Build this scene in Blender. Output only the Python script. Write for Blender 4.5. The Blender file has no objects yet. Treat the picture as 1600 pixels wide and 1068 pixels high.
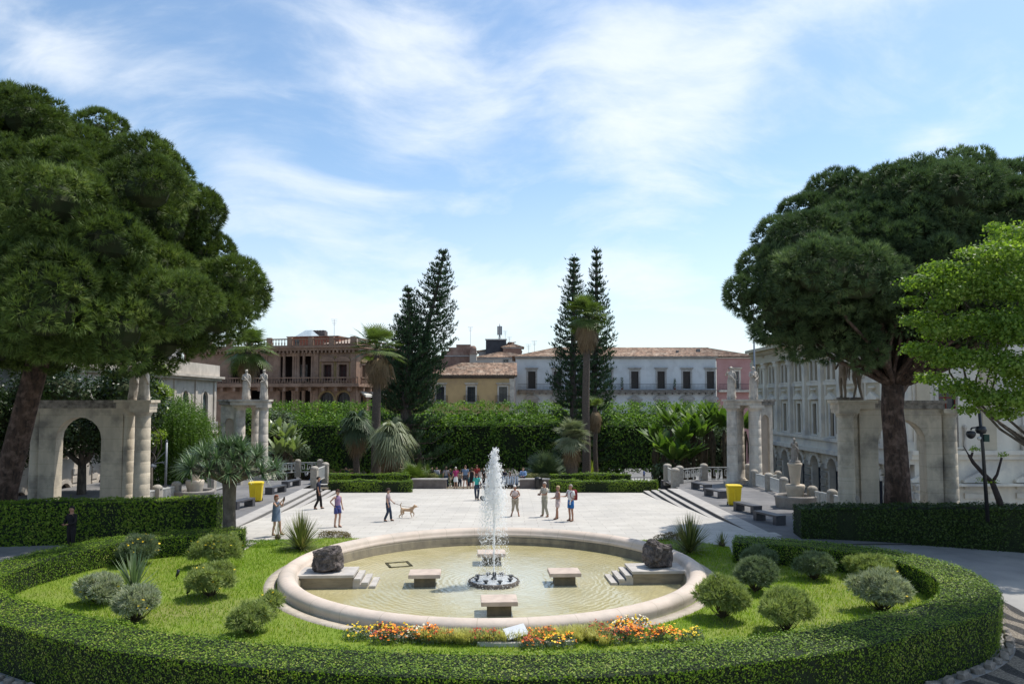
import bpy, math, random
import numpy as np
from mathutils import Vector, Matrix
R = math.radians
rng = np.random.default_rng(7)
random.seed(7)
scene = bpy.context.scene
COL = scene.collection

# ------------------------------------------------------------------ camera
CZ = 5.6
F = 1172.0                      # focal length in photo pixels (photo 1600 wide)
PITCH = R(3.0)
SHIFT = (91 - F*math.tan(PITCH))/1600.0
cam_d = bpy.data.cameras.new('camera'); cam = bpy.data.objects.new('camera', cam_d); COL.objects.link(cam)
cam.location = (0, 0, CZ); cam.rotation_euler = (math.pi/2 + PITCH, 0, 0)
cam_d.sensor_width = 36; cam_d.lens = F*36/1600; cam_d.shift_y = SHIFT
cam_d.clip_start = 0.1; cam_d.clip_end = 6000
scene.camera = cam

# ------------------------------------------------------------------ sun and sky
SUN_EL, SUN_AZ = R(63), R(30)     # azimuth measured from +X towards +Y
sv = Vector((math.cos(SUN_EL)*math.cos(SUN_AZ), math.cos(SUN_EL)*math.sin(SUN_AZ), math.sin(SUN_EL)))
sun_d = bpy.data.lights.new('sun', 'SUN'); sun_d.energy = 3.2; sun_d.angle = R(0.55); sun_d.color = (1.0, .955, .88)
sun = bpy.data.objects.new('sun', sun_d); COL.objects.link(sun)
sun.rotation_euler = (-sv).to_track_quat('-Z', 'Y').to_euler()
w = bpy.data.worlds.new('World'); scene.world = w; w.use_nodes = True
nt = w.node_tree; nt.nodes.clear()
def N(t, **k):
    n = nt.nodes.new(t)
    for a, b in k.items(): setattr(n, a, b)
    return n
def L(a, b): nt.links.new(a, b)
def mth(op, a, b=None, c=None, clamp=False):
    n = N('ShaderNodeMath', operation=op); n.use_clamp = clamp
    for i, v in enumerate((a, b, c)):
        if v is None: continue
        if isinstance(v, (int, float)): n.inputs[i].default_value = v
        else: L(v, n.inputs[i])
    return n.outputs[0]
def build_world():
    sky = N('ShaderNodeTexSky', sky_type='NISHITA'); sky.sun_disc = False
    sky.sun_elevation = SUN_EL; sky.sun_rotation = math.pi/2 - SUN_AZ
    sky.altitude = 0; sky.air_density = 1.0; sky.dust_density = 1.2; sky.ozone_density = 2.2
    tc = N('ShaderNodeTexCoord'); sp = N('ShaderNodeSeparateXYZ'); L(tc.outputs['Generated'], sp.inputs[0])
    zc = mth('MAXIMUM', sp.outputs[2], 0.0)
    yy = mth('MAXIMUM', mth('ABSOLUTE', sp.outputs[1]), 0.05)
    # tangent coordinates of the view direction (a fixed direction in the world)
    cb = N('ShaderNodeCombineXYZ'); L(mth('DIVIDE', sp.outputs[0], yy), cb.inputs[0]); L(mth('DIVIDE', zc, yy), cb.inputs[1])
    A = cb.outputs[0]
    wn = N('ShaderNodeTexNoise'); wn.inputs['Scale'].default_value = 1.5; wn.inputs['Detail'].default_value = 2
    L(A, wn.inputs['Vector'])
    wv = N('ShaderNodeVectorMath', operation='MULTIPLY_ADD')
    L(wn.outputs['Color'], wv.inputs[0]); wv.inputs[1].default_value = (.30, .30, 0)
    av = N('ShaderNodeVectorMath', operation='ADD'); L(A, av.inputs[0]); av.inputs[1].default_value = (-.15, -.15, 0)
    L(av.outputs[0], wv.inputs[2])
    W = wv.outputs[0]
    def blob(cx, cy, sx, sy, rot, wt):
        m = N('ShaderNodeMapping', vector_type='TEXTURE')
        m.inputs['Location'].default_value = ((cx-800)/F, (625-cy)/F, 0)
        m.inputs['Rotation'].default_value = (0, 0, R(rot)); m.inputs['Scale'].default_value = (sx/F, sy/F, 1)
        L(W, m.inputs[0])
        ln = N('ShaderNodeVectorMath', operation='LENGTH'); L(m.outputs[0], ln.inputs[0])
        mr = N('ShaderNodeMapRange', interpolation_type='SMOOTHSTEP'); L(ln.outputs['Value'], mr.inputs[0])
        mr.inputs[1].default_value = 0.0; mr.inputs[2].default_value = 1.0
        mr.inputs[3].default_value = wt; mr.inputs[4].default_value = 0
        return mr.outputs[0]
    tot = None
    for b in [(640,90,330,150,-8,.85),(690,165,210,70,20,.6),(980,130,260,260,-60,1.0),(1140,110,340,90,28,.6),(1000,300,330,150,-75,.45),
              (640,440,560,95,0,1.05),(480,350,320,60,-6,.8),(200,110,360,75,-14,.9),(60,40,200,70,-20,.5),(1480,170,230,60,16,.95),
              (1390,110,160,60,30,.4),(430,270,400,60,-14,.65),(620,290,330,30,-4,.5),(900,500,900,90,0,.75),(560,20,300,60,0,.5),
              (1200,30,400,80,10,.5),(1250,250,300,60,-10,.35),(820,410,400,60,-6,.5)]:
        v = blob(*b)
        tot = v if tot is None else mth('ADD', tot, v)
    # streaky noise
    def streak(rot, sx, sy, sc, det):
        m = N('ShaderNodeMapping'); m.inputs['Rotation'].default_value = (0,0,R(rot)); m.inputs['Scale'].default_value = (sx, sy, 1)
        L(W, m.inputs[0])
        n = N('ShaderNodeTexNoise'); n.inputs['Scale'].default_value = sc; n.inputs['Detail'].default_value = det
        n.inputs['Roughness'].default_value = .6; n.inputs['Distortion'].default_value = .4
        L(m.outputs[0], n.inputs['Vector']); return n.outputs[0]
    s1 = streak(18, 1.0, 2.6, 3.2, 10); s2 = streak(-34, 1.0, 1.9, 2.4, 10)
    s3 = streak(4, 1.8, 5.0, 6.0, 10)
    nn = mth('ADD', mth('MULTIPLY', s1, .45), mth('ADD', mth('MULTIPLY', s2, .35), mth('MULTIPLY', s3, .2)))
    d = mth('ADD', mth('MULTIPLY', mth('SUBTRACT', nn, .5), 4.2), mth('ADD', mth('MULTIPLY', tot, .72), .04))
    mr = N('ShaderNodeMapRange', interpolation_type='SMOOTHSTEP'); L(d, mr.inputs[0])
    mr.inputs[1].default_value = -.15; mr.inputs[2].default_value = 1.25; mr.inputs[3].default_value = 0; mr.inputs[4].default_value = .80
    # pale band towards the horizon
    hz = N('ShaderNodeMapRange', interpolation_type='SMOOTHSTEP'); L(sp.outputs[2], hz.inputs[0])
    hz.inputs[1].default_value = 0.0; hz.inputs[2].default_value = .34; hz.inputs[3].default_value = .50; hz.inputs[4].default_value = .0
    dens = mth('MAXIMUM', mr.outputs[0], hz.outputs[0])
    sky2 = N('ShaderNodeMix', data_type='RGBA', blend_type='MULTIPLY'); sky2.inputs[0].default_value = 1
    L(sky.outputs[0], sky2.inputs[6]); sky2.inputs[7].default_value = (.80, .87, .86, 1)
    mx = N('ShaderNodeMix', data_type='RGBA'); L(dens, mx.inputs[0]); L(sky2.outputs[2], mx.inputs[6])
    mx.inputs[7].default_value = (4.7, 4.95, 5.2, 1)
    bg = N('ShaderNodeBackground'); L(mx.outputs[2], bg.inputs[0]); bg.inputs[1].default_value = .15
    out = N('ShaderNodeOutputWorld'); L(bg.outputs[0], out.inputs[0])
build_world()
scene.view_settings.view_transform = 'Standard'; scene.view_settings.look = 'None'
scene.view_settings.exposure = 0.58; scene.view_settings.gamma = 1.0
scene.render.engine = 'CYCLES'
scene.cycles.max_bounces = 6; scene.cycles.transparent_max_bounces = 8
scene.cycles.caustics_reflective = False; scene.cycles.caustics_refractive = False
scene.cycles.use_denoising = True

# ------------------------------------------------------------------ picture -> world (measuring only)
def ray(px, py):
    cx = (px-800)/F; cy = (534-py)/F + SHIFT*1600/F
    c, s = math.cos(PITCH), math.sin(PITCH)
    return Vector((cx, c - cy*s, s + cy*c))
def S(px, py, z=0.0):             # point on a level z, the plaza 'p' or a terrace 't'
    a, b = {'p': (0.044*32, -.044), 't': (.015*31, -.015)}.get(z, (z, 0))
    d = ray(px, py); t = (a-CZ)/(d.z - b*d.y)
    return Vector((d.x*t, d.y*t, CZ + d.z*t))
def V(px, py, Y):
    d = ray(px, py); t = Y/d.y
    return Vector((d.x*t, Y, CZ + d.z*t))
def zt(Y): return -.015*(Y-31)
def zp(Y): return -.044*(Y-32) if Y > 32 else 0.0

# ------------------------------------------------------------------ materials
MATS = {}
def mat(name, c1, c2=None, scale=4.0, rough=.85, bump=0.0, bscale=30.0, spec=.3, metal=0.0, detail=6, stretch=None, contrast=(.35,.65), c3=None, s3=1.0, transl=0.0, coat=0.0):
    if name in MATS: return MATS[name]
    m = bpy.data.materials.new(name); m.use_nodes = True; MATS[name] = m
    t = m.node_tree; b = t.nodes['Principled BSDF']
    b.inputs['Roughness'].default_value = rough; b.inputs['Specular IOR Level'].default_value = spec; b.inputs['Metallic'].default_value = metal
    if coat: b.inputs['Coat Weight'].default_value = coat
    c1 = (*c1, 1)
    if c2 is None: b.inputs['Base Color'].default_value = c1
    tc = t.nodes.new('ShaderNodeTexCoord'); vec = tc.outputs['Object']
    if stretch:
        mp = t.nodes.new('ShaderNodeMapping'); mp.inputs['Scale'].default_value = stretch; t.links.new(vec, mp.inputs[0]); vs = mp.outputs[0]
    else: vs = vec
    def noise(v, s, d):
        n = t.nodes.new('ShaderNodeTexNoise'); n.inputs['Scale'].default_value = s; n.inputs['Detail'].default_value = d
        n.inputs['Roughness'].default_value = .62; t.links.new(v, n.inputs['Vector']); return n.outputs[0]
    if c2 is not None:
        r = t.nodes.new('ShaderNodeMapRange'); t.links.new(noise(vs, scale, detail), r.inputs[0])
        r.inputs[1].default_value, r.inputs[2].default_value = contrast
        x = t.nodes.new('ShaderNodeMix'); x.data_type = 'RGBA'; t.links.new(r.outputs[0], x.inputs[0])
        x.inputs[6].default_value = c1; x.inputs[7].default_value = (*c2, 1)
        o = x.outputs[2]
        if c3 is not None:
            r3 = t.nodes.new('ShaderNodeMapRange'); t.links.new(noise(vec, s3, 4), r3.inputs[0])
            r3.inputs[1].default_value, r3.inputs[2].default_value = .48, .68
            x3 = t.nodes.new('ShaderNodeMix'); x3.data_type = 'RGBA'; t.links.new(r3.outputs[0], x3.inputs[0])
            t.links.new(o, x3.inputs[6]); x3.inputs[7].default_value = (*c3, 1); o = x3.outputs[2]
        t.links.new(o, b.inputs['Base Color'])
    if bump:
        bp = t.nodes.new('ShaderNodeBump'); bp.inputs['Strength'].default_value = bump; bp.inputs['Distance'].default_value = .05
        t.links.new(noise(vec, bscale, 5), bp.inputs['Height']); t.links.new(bp.outputs[0], b.inputs['Normal'])
    return m
def leafmat(name, a, b, c=None, rough=.5, spec=.35, transl=.35, big=.25, tcol=None):
    """foliage: colour differs from leaf to leaf and slowly over the crown"""
    if name in MATS: return MATS[name]
    m = bpy.data.materials.new(name); m.use_nodes = True; MATS[name] = m
    t = m.node_tree; p = t.nodes['Principled BSDF']; out = t.nodes['Material Output']
    g = t.nodes.new('ShaderNodeNewGeometry'); cr = t.nodes.new('ShaderNodeValToRGB')
    e = cr.color_ramp.elements; e[0].color = (*a, 1); e[1].color = (*(c or b), 1)
    if c: x = e.new(.82); x.color = (*b, 1)
    at = t.nodes.new('ShaderNodeAttribute'); at.attribute_name = 'rnd'
    tc = t.nodes.new('ShaderNodeTexCoord'); n = t.nodes.new('ShaderNodeTexNoise'); n.inputs['Scale'].default_value = big; n.inputs['Detail'].default_value = 3
    t.links.new(tc.outputs['Object'], n.inputs['Vector'])
    mm = t.nodes.new('ShaderNodeMath'); mm.operation = 'MULTIPLY_ADD'; t.links.new(n.outputs[0], mm.inputs[0]); mm.inputs[1].default_value = 1.0; mm.inputs[2].default_value = -.5
    ad = t.nodes.new('ShaderNodeMath'); ad.operation = 'ADD'; ad.use_clamp = True
    t.links.new(at.outputs['Fac'], ad.inputs[0]); t.links.new(mm.outputs[0], ad.inputs[1]); t.links.new(ad.outputs[0], cr.inputs[0])
    t.links.new(cr.outputs[0], p.inputs['Base Color']); p.inputs['Roughness'].default_value = rough; p.inputs['Specular IOR Level'].default_value = spec
    if transl:
        tr = t.nodes.new('ShaderNodeBsdfTranslucent')
        hs = t.nodes.new('ShaderNodeMix'); hs.data_type = 'RGBA'; hs.blend_type = 'MULTIPLY'; hs.inputs[0].default_value = 1
        t.links.new(cr.outputs[0], hs.inputs[6]); hs.inputs[7].default_value = (*(tcol or (1.5, 1.7, .6)), 1)
        t.links.new(hs.outputs[2], tr.inputs[0])
        mx = t.nodes.new('ShaderNodeMixShader'); mx.inputs[0].default_value = transl
        t.links.new(p.outputs[0], mx.inputs[1]); t.links.new(tr.outputs[0], mx.inputs[2]); t.links.new(mx.outputs[0], out.inputs[0])
    return m

# ------------------------------------------------------------------ objects
def link(o, parent=None):
    COL.objects.link(o)
    if parent is not None: o.parent = parent
    return o
def tag(o, label=None, cat=None, group=None, kind=None):
    if label: o['label'] = label
    if cat: o['category'] = cat
    if group: o['group'] = group
    if kind: o['kind'] = kind
    return o
def thing(name, label, cat, loc=(0,0,0), rz=0.0, group=None):
    o = bpy.data.objects.new(name, None); o.empty_display_size = .3; link(o)
    o.location = loc; o.rotation_euler = (0,0,rz); return tag(o, label, cat, group)
def copy_tree(o, parent=None):
    c = o.copy(); COL.objects.link(c)
    if parent is not None: c.parent = parent
    for ch in [x for x in bpy.data.objects if x.parent == o]: copy_tree(ch, c)
    return c
class MB:
    """collects quads / polygons, becomes ONE mesh object"""
    def __init__(s): s.v = []; s.f = []; s.sm = []
    def poly(s, pts, smooth=False):
        n = len(s.v); s.v += [tuple(p) for p in pts]; s.f.append(tuple(range(n, n+len(pts)))); s.sm.append(smooth)
    def add(s, vs, fs, smooth=False):
        n = len(s.v); s.v += [tuple(p) for p in vs]; s.f += [tuple(i+n for i in f) for f in fs]; s.sm += [smooth]*len(fs)
    def box(s, x0, x1, y0, y1, z0, z1, M=None, taper=0):
        vs = [(x0,y0,z0),(x1,y0,z0),(x1,y1,z0),(x0,y1,z0),(x0+taper,y0+taper,z1),(x1-taper,y0+taper,z1),(x1-taper,y1-taper,z1),(x0+taper,y1-taper,z1)]
        if M is not None: vs = [M @ Vector(p) for p in vs]
        s.add(vs, [(0,3,2,1),(4,5,6,7),(0,1,5,4),(1,2,6,5),(2,3,7,6),(3,0,4,7)])
        return s
    def lathe(s, prof, c=(0,0,0), n=20, sx=1, sy=1, smooth=True, a0=0, a1=2*math.pi, jit=0, cap=True):
        full = abs(a1-a0-2*math.pi) < 1e-6; m = n if full else n+1
        vs = []
        for r, z in prof:
            for i in range(m):
                a = a0+(a1-a0)*i/n; q = 1+jit*random.uniform(-1,1)
                vs.append((c[0]+r*sx*q*math.cos(a), c[1]+r*sy*q*math.sin(a), c[2]+z))
        fs = []
        for j in range(len(prof)-1):
            for i in range(n):
                k = (i+1) % m
                fs.append((j*m+i, j*m+k, (j+1)*m+k, (j+1)*m+i))
        s.add(vs, fs, smooth)
        if full and cap:
            for j, rev in ((0, True), (len(prof)-1, False)):
                if prof[j][0] > 1e-4:
                    p = [vs[j*m+i] for i in range(n)]; s.poly(p[::-1] if rev else p)
        return s
    def tube(s, pts, rad, n=8, cap=True, smooth=True):
        pts = [Vector(p) for p in pts]
        if not hasattr(rad, '__len__'): rad = [rad]*len(pts)
        vs = []; prev = None
        for i, p in enumerate(pts):
            d = (pts[min(i+1, len(pts)-1)] - pts[max(i-1, 0)]).normalized()
            if prev is None:
                a = Vector((0,0,1)) if abs(d.z) < .9 else Vector((1,0,0)); u = d.cross(a).normalized()
            else: u = (prev - d*prev.dot(d)).normalized()
            prev = u; v = d.cross(u)
            for k in range(n):
                a = 2*math.pi*k/n; vs.append(p + (u*math.cos(a)+v*math.sin(a))*rad[i])
        fs = [(i*n+k, i*n+(k+1)%n, (i+1)*n+(k+1)%n, (i+1)*n+k) for i in range(len(pts)-1) for k in range(n)]
        if cap: fs += [tuple(range(n))[::-1], tuple((len(pts)-1)*n+k for k in range(n))]
        s.add(vs, fs, smooth); return s
    def prism(s, pts2, h0, h1, axis='z', M=None):
        """polygon (x,y) extruded along z, or (x,z) along y"""
        n = len(pts2)
        if axis == 'z': vs = [(x,y,h0) for x,y in pts2]+[(x,y,h1) for x,y in pts2]
        else: vs = [(x,h0,z) for x,z in pts2]+[(x,h1,z) for x,z in pts2]
        if M is not None: vs = [M @ Vector(p) for p in vs]
        fs = [tuple(range(n))[::-1], tuple(range(n, 2*n))]+[(i,(i+1)%n,n+(i+1)%n,n+i) for i in range(n)]
        s.add(vs, fs); return s
    def build(s, name, m, parent=None, fix=True):
        me = bpy.data.meshes.new(name); me.from_pydata(s.v, [], s.f); me.update()
        me.polygons.foreach_set('use_smooth', s.sm)
        if m: me.materials.append(m)
        o = bpy.data.objects.new(name, me); return link(o, parent)
def core_faces(blobs, kk, k):
    out = []; n = 8
    for b in blobs:
        pr = [(math.sin(math.pi*j/6), -math.cos(math.pi*j/6)) for j in range(7)]
        g = [[(b[0]+b[3]*kk*r*math.cos(2*math.pi*i/n), b[1]+b[4]*kk*r*math.sin(2*math.pi*i/n), b[2]+b[5]*kk*z) for i in range(n)] for r, z in pr]
        for j in range(6):
            for i in range(n):
                q = [g[j][i], g[j][(i+1)%n], g[j+1][(i+1)%n], g[j+1][i]]
                out += q if k == 4 else [q[0],q[1],q[2],q[0],q[2],q[3]]
    return np.array(out, np.float32).reshape(-1,3)
def np_obj(name, verts, k, m, parent=None, rnd=None, smooth=False, core=None):
    """mesh of n k-sided faces, verts (n*k,3); rnd per face"""
    verts = np.asarray(verts, np.float32).reshape(-1, 3); nf0 = len(verts)//k
    if core is not None:
        cf = core_faces(core[0], core[1], k); verts = np.concatenate([verts, cf]); rnd = np.concatenate([rng.random(nf0) if rnd is None else np.asarray(rnd), np.zeros(len(cf)//k)])
    nf = len(verts)//k
    me = bpy.data.meshes.new(name); me.vertices.add(len(verts)); me.vertices.foreach_set('co', verts.ravel())
    me.loops.add(len(verts)); me.loops.foreach_set('vertex_index', np.arange(len(verts), dtype=np.int32))
    me.polygons.add(nf); me.polygons.foreach_set('loop_start', np.arange(0, len(verts), k, dtype=np.int32))
    try: me.polygons.foreach_set('loop_total', np.full(nf, k, np.int32))
    except Exception: pass
    me.update(calc_edges=True)
    a = me.attributes.new('rnd', 'FLOAT', 'FACE'); a.data.foreach_set('value', (rng.random(nf) if rnd is None else np.asarray(rnd)).astype(np.float32))
    if m: me.materials.append(m)
    if core is not None:
        me.materials.append(core[2]); me.polygons.foreach_set('material_index', np.r_[np.zeros(nf0), np.ones(nf-nf0)].astype(np.int32))
    o = bpy.data.objects.new(name, me); return link(o, parent)
def unit(v): return v/np.maximum(np.linalg.norm(v, axis=-1, keepdims=True), 1e-9)
def rdir(n): return unit(rng.normal(size=(n,3)))
def leaves(P, Nn, size, aspect=.55, tilt=.6, fold=0.0):
    """diamond leaf per point, facing roughly Nn"""
    n = len(P); nn = unit(Nn + rdir(n)*tilt); a = unit(np.cross(nn, rdir(n))); b = np.cross(nn, a)
    s = size*(.6+.8*rng.random((n,1)))
    a = a*s*.5; b = b*s*.5*aspect
    q = np.stack([P-a, P+b*1.0+a*.1, P+a, P-b*1.0+a*.1], 1)
    return q.reshape(-1,3)
def needles(P, Nn, L_, W_, k, spread=.7):
    """k thin triangles radiating from every point"""
    n = len(P); P = np.repeat(P, k, 0); D = unit(np.repeat(Nn, k, 0) + rdir(n*k)*spread)
    s = unit(np.cross(D, rdir(n*k)))*W_*.5; l = L_*(.7+.6*rng.random((n*k,1)))
    return np.stack([P-s, P+s, P+D*l], 1).reshape(-1,3)
def on_blobs(blobs, per_m2, noise=.12, cull=True, up=0.0, minr=None):
    """points and normals on a union of ellipsoids [(cx,cy,cz,rx,ry,rz)]"""
    Ps, Ns, Id = [], [], []
    B = np.array(blobs, float)
    for i, b in enumerate(B):
        if minr and b[3] > minr: continue
        r = (b[3]*b[4]*b[5])**(1/3); n = max(6, int(4*math.pi*r*r*per_m2))
        d = rdir(n); p = b[:3] + d*b[3:6]*(1+noise*rng.normal(size=(n,1)))
        nn = unit(d/b[3:6])
        if cull:
            near = np.where(np.linalg.norm(B[:,:3]-b[:3], axis=1) < B[:,3:6].max(1)+b[3:6].max())[0]
            keep = np.ones(n, bool)
            for j in near:
                if j == i: continue
                keep &= (((p-B[j,:3])/B[j,3:6])**2).sum(1) > .72
            p, nn = p[keep], nn[keep]
        Ps.append(p); Ns.append(nn); Id.append(np.full(len(p), i))
    return np.concatenate(Ps), unit(np.concatenate(Ns)+np.array([0,0,up])), np.concatenate(Id)
def catmull(pts, per=6):
    P = [np.array(p, float) for p in pts]; out = []
    for i in range(len(P)-1):
        p0 = P[max(i-1,0)]; p1 = P[i]; p2 = P[i+1]; p3 = P[min(i+2,len(P)-1)]
        for k in range(per):
            t = k/per
            out.append(.5*((2*p1)+(-p0+p2)*t+(2*p0-5*p1+4*p2-p3)*t*t+(-p0+3*p1-3*p2+p3)*t**3))
    out.append(P[-1]); return out

STONE = mat('pale_stone', (.60,.52,.40), (.46,.40,.31), 2.2, .85, .15, 18, stretch=(1,1,.35), c3=(.24,.215,.18), s3=.7)
STONE_W = mat('white_stone', (.66,.59,.49), (.50,.44,.37), 3, .85, .12, 20, stretch=(1,1,.4), c3=(.32,.29,.25), s3=.9)
STONE_P = mat('post_stone', (.42,.38,.32), (.30,.27,.23), 5, .9, .2, 25)
RIMM = mat('pinkish_travertine', (.60,.50,.42), (.52,.43,.35), 1.5, .7, .12, 14, c3=(.44,.38,.32), s3=.8, spec=.35)
GREY = mat('grey_paving', (.17,.165,.165), (.12,.118,.12), 1.2, .85, .1, 40, c3=(.21,.2,.195), s3=.25)
STEPM = mat('step_stone', (.42,.395,.365), (.34,.32,.30), 2, .85, .1, 25)
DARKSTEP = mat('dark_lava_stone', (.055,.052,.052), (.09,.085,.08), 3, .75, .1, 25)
BENCHM = mat('dark_bench_stone', (.05,.05,.058), (.075,.073,.08), 4, .45, .05, 30, spec=.5)
BARK = mat('reddish_pine_bark', (.105,.065,.048), (.03,.022,.018), 7, .95, 1.0, 12, stretch=(1,1,.3), c3=(.17,.115,.09), s3=3)
BARK2 = mat('grey_bark', (.13,.11,.09), (.05,.042,.035), 7, .95, .8, 16, stretch=(1,1,.4))
PALMB = mat('palm_bark', (.15,.12,.095), (.07,.055,.045), 9, .95, .6, 14, stretch=(1,1,2.5))
METALW = mat('pale_painted_metal', (.62,.61,.57), (.50,.49,.46), 6, .5)
BLACKM = mat('black_metal', (.012,.012,.013), None, rough=.4, spec=.5)
GREYM = mat('grey_metal', (.22,.23,.25), (.17,.18,.2), 5, .45, metal=.5)
GLASS = mat('dark_window_glass', (.018,.022,.026), (.035,.04,.045), 1.5, .12, spec=.6)
SHUT = mat('dark_shutter', (.035,.03,.027), (.05,.042,.036), 5, .6)
ROOF = None
def seams(m, kind, step, width=.02, dark=.62):
    """joints between blocks: 'z' level courses, 'r' radial joints round the centre"""
    t = m.node_tree; b = t.nodes['Principled BSDF']; src = b.inputs['Base Color'].links[0].from_socket
    tc = t.nodes.new('ShaderNodeTexCoord')
    if kind == 'z': sp = t.nodes.new('ShaderNodeSeparateXYZ'); t.links.new(tc.outputs['Object'], sp.inputs[0]); v = sp.outputs[2]
    else: g = t.nodes.new('ShaderNodeTexGradient'); g.gradient_type = 'RADIAL'; t.links.new(tc.outputs['Object'], g.inputs[0]); v = g.outputs[1]
    q = t.nodes.new('ShaderNodeMath'); q.operation = 'MULTIPLY'; t.links.new(v, q.inputs[0]); q.inputs[1].default_value = 1/step
    fr = t.nodes.new('ShaderNodeMath'); fr.operation = 'FRACT'; t.links.new(q.outputs[0], fr.inputs[0])
    lt = t.nodes.new('ShaderNodeMath'); lt.operation = 'LESS_THAN'; t.links.new(fr.outputs[0], lt.inputs[0]); lt.inputs[1].default_value = width/step if kind == 'z' else width
    x = t.nodes.new('ShaderNodeMix'); x.data_type = 'RGBA'; x.blend_type = 'MULTIPLY'; t.links.new(lt.outputs[0], x.inputs[0]); t.links.new(src, x.inputs[6]); x.inputs[7].default_value = (dark,dark,dark*.95,1)
    t.links.new(x.outputs[2], b.inputs['Base Color'])
STATUE = mat('statue_stone', (.62,.55,.46), (.44,.39,.33), 4, .85, .15, 20, c3=(.28,.25,.21), s3=1.6)
seams(STONE, 'z', .62, .018, .75); seams(STONE_W, 'z', .70, .02, .78); seams(RIMM, 'r', 1/34, .018, .78)
# ================================================================== SETTING: GROUND
def struct(o): o['kind'] = 'structure'; return o
def smooth01(t): t = max(0, min(1, t)); return t*t*(3-2*t)
XL = lambda Y: -12.3-.057*(Y-34)      # foot of the terrace steps on either side of the plaza
XR = lambda Y: 10.2+.012*(Y-34)
FX, FY, FR = -.60, 24.8, 6.75
# the street level far below and beyond the park, one sheet to the horizon
m = MB(); s_ = 3000
m.poly([(-s_, -s_, -5.2), (s_, -s_, -5.2), (s_, s_, -5.2), (-s_, s_, -5.2)])
struct(m.build('ground', mat('street_asphalt', (.20,.195,.19), (.14,.138,.135), .3, .9, .1, 20)))
# the paved path around the flower garden (rises to the plaza)
def path_z(x, y): return -.42 + .41*smooth01((y-19)/10.0)
m = MB(); xs = np.linspace(-60, 60, 61); ys = np.linspace(-12, 31.2, 37); idx = {}
vs = [(x, y, path_z(x, y)) for y in ys for x in xs]
m.add(vs, [(j*61+i, j*61+i+1, (j+1)*61+i+1, (j+1)*61+i) for j in range(36) for i in range(60) if min(math.hypot(vs[j_*61+i_][0]-FX, vs[j_*61+i_][1]-FY) for j_ in (j,j+1) for i_ in (i,i+1)) > 7.1], True)
struct(m.build('path', mat('path_paving', (.30,.29,.275), (.22,.215,.21), .7, .85, .25, 60, c3=(.36,.345,.32), s3=.2)))
FX, FY, FR = -.60, 24.8, 6.75
# plaza: falls gently away from the viewer
m = MB()
yy = [32, 57.6]
L_, R_ = -13.9, 11.2
# around the pond the paving is pierced by a round hole
na = 96
def to_rect(a):
    dx, dy = math.cos(a), math.sin(a); t = 1e9
    if dx > 1e-6: t = min(t, (10.5-FX)/dx)
    if dx < -1e-6: t = min(t, (-12.5-FX)/dx)
    if dy > 1e-6: t = min(t, (32-FY)/dy)
    if dy < -1e-6: t = min(t, (17.6-FY)/dy)
    return (FX+dx*t, FY+dy*t, 0)
angs = sorted([2*math.pi*k/na for k in range(na)]+[math.atan2(y-FY, x-FX) % (2*math.pi) for x, y in ((10.5,32),(-12.5,32),(-12.5,17.6),(10.5,17.6))])
for a, b in zip(angs, angs[1:]+[angs[0]+2*math.pi]):
    m.poly([(FX+6.5*math.cos(a), FY+6.5*math.sin(a), 0), to_rect(a), to_rect(b), (FX+6.5*math.cos(b), FY+6.5*math.sin(b), 0)])
m.poly([(-13.9,27,0),(-12.5,27,0),(-12.5,32,0),(-13.9,32,0)]); m.poly([(10.5,27,0),(11.2,27,0),(11.2,32,0),(10.5,32,0)])
for a, b in zip(yy[:-1], yy[1:]): m.poly([(L_, a, zp(a)), (R_, a, zp(a)), (R_, b, zp(b)), (L_, b, zp(b))])
def plaza_mat():
    m = mat('plaza_paving', (.53,.50,.45), (.46,.43,.385), .8, .8, .08, 50, c3=(.43,.405,.37), s3=.22)
    t = m.node_tree; b = t.nodes['Principled BSDF']; src = b.inputs['Base Color'].links[0].from_socket
    tc = t.nodes.new('ShaderNodeTexCoord'); br = t.nodes.new('ShaderNodeTexBrick'); t.links.new(tc.outputs['Object'], br.inputs[0])
    br.inputs['Scale'].default_value = 1; br.inputs['Brick Width'].default_value = 1.2; br.inputs['Row Height'].default_value = .6
    br.inputs['Mortar Size'].default_value = .012; br.inputs['Color1'].default_value = (1,1,1,1); br.inputs['Color2'].default_value = (.90,.90,.90,1); br.inputs['Mortar'].default_value = (.62,.60,.58,1)
    x = t.nodes.new('ShaderNodeMix'); x.data_type = 'RGBA'; x.blend_type = 'MULTIPLY'; x.inputs[0].default_value = 1
    t.links.new(src, x.inputs[6]); t.links.new(br.outputs[0], x.inputs[7]); t.links.new(x.outputs[2], b.inputs['Base Color'])
    return m
struct(m.build('plaza', plaza_mat()))
# ground behind the plaza falling to the street
m = MB()
nx = 40; prof = [(57.6,-1.14),(60,-1.3),(66,-1.9),(74,-3.6),(82,-5.1),(90,-5.4)]
for (a, za), (b, zb) in zip(prof[:-1], prof[1:]):
    m.poly([(-16, a, za), (13, a, za), (13+.2*(b-57), b, zb), (-16-.2*(b-57), b, zb)])
struct(m.build('park_slope', mat('packed_earth', (.16,.13,.09), (.10,.085,.06), .8, .95, .3, 20)))
# paler sheet over the street beyond the trees, sunlight put into its colour
m = MB(); m.poly([(-80,92,-5.19),(80,92,-5.19),(80,104,-5.19),(-80,104,-5.19)])
struct(m.build('lit_street', mat('sunlit_street_colour', (.42,.41,.39), (.34,.33,.32), .5, .9)))

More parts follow.
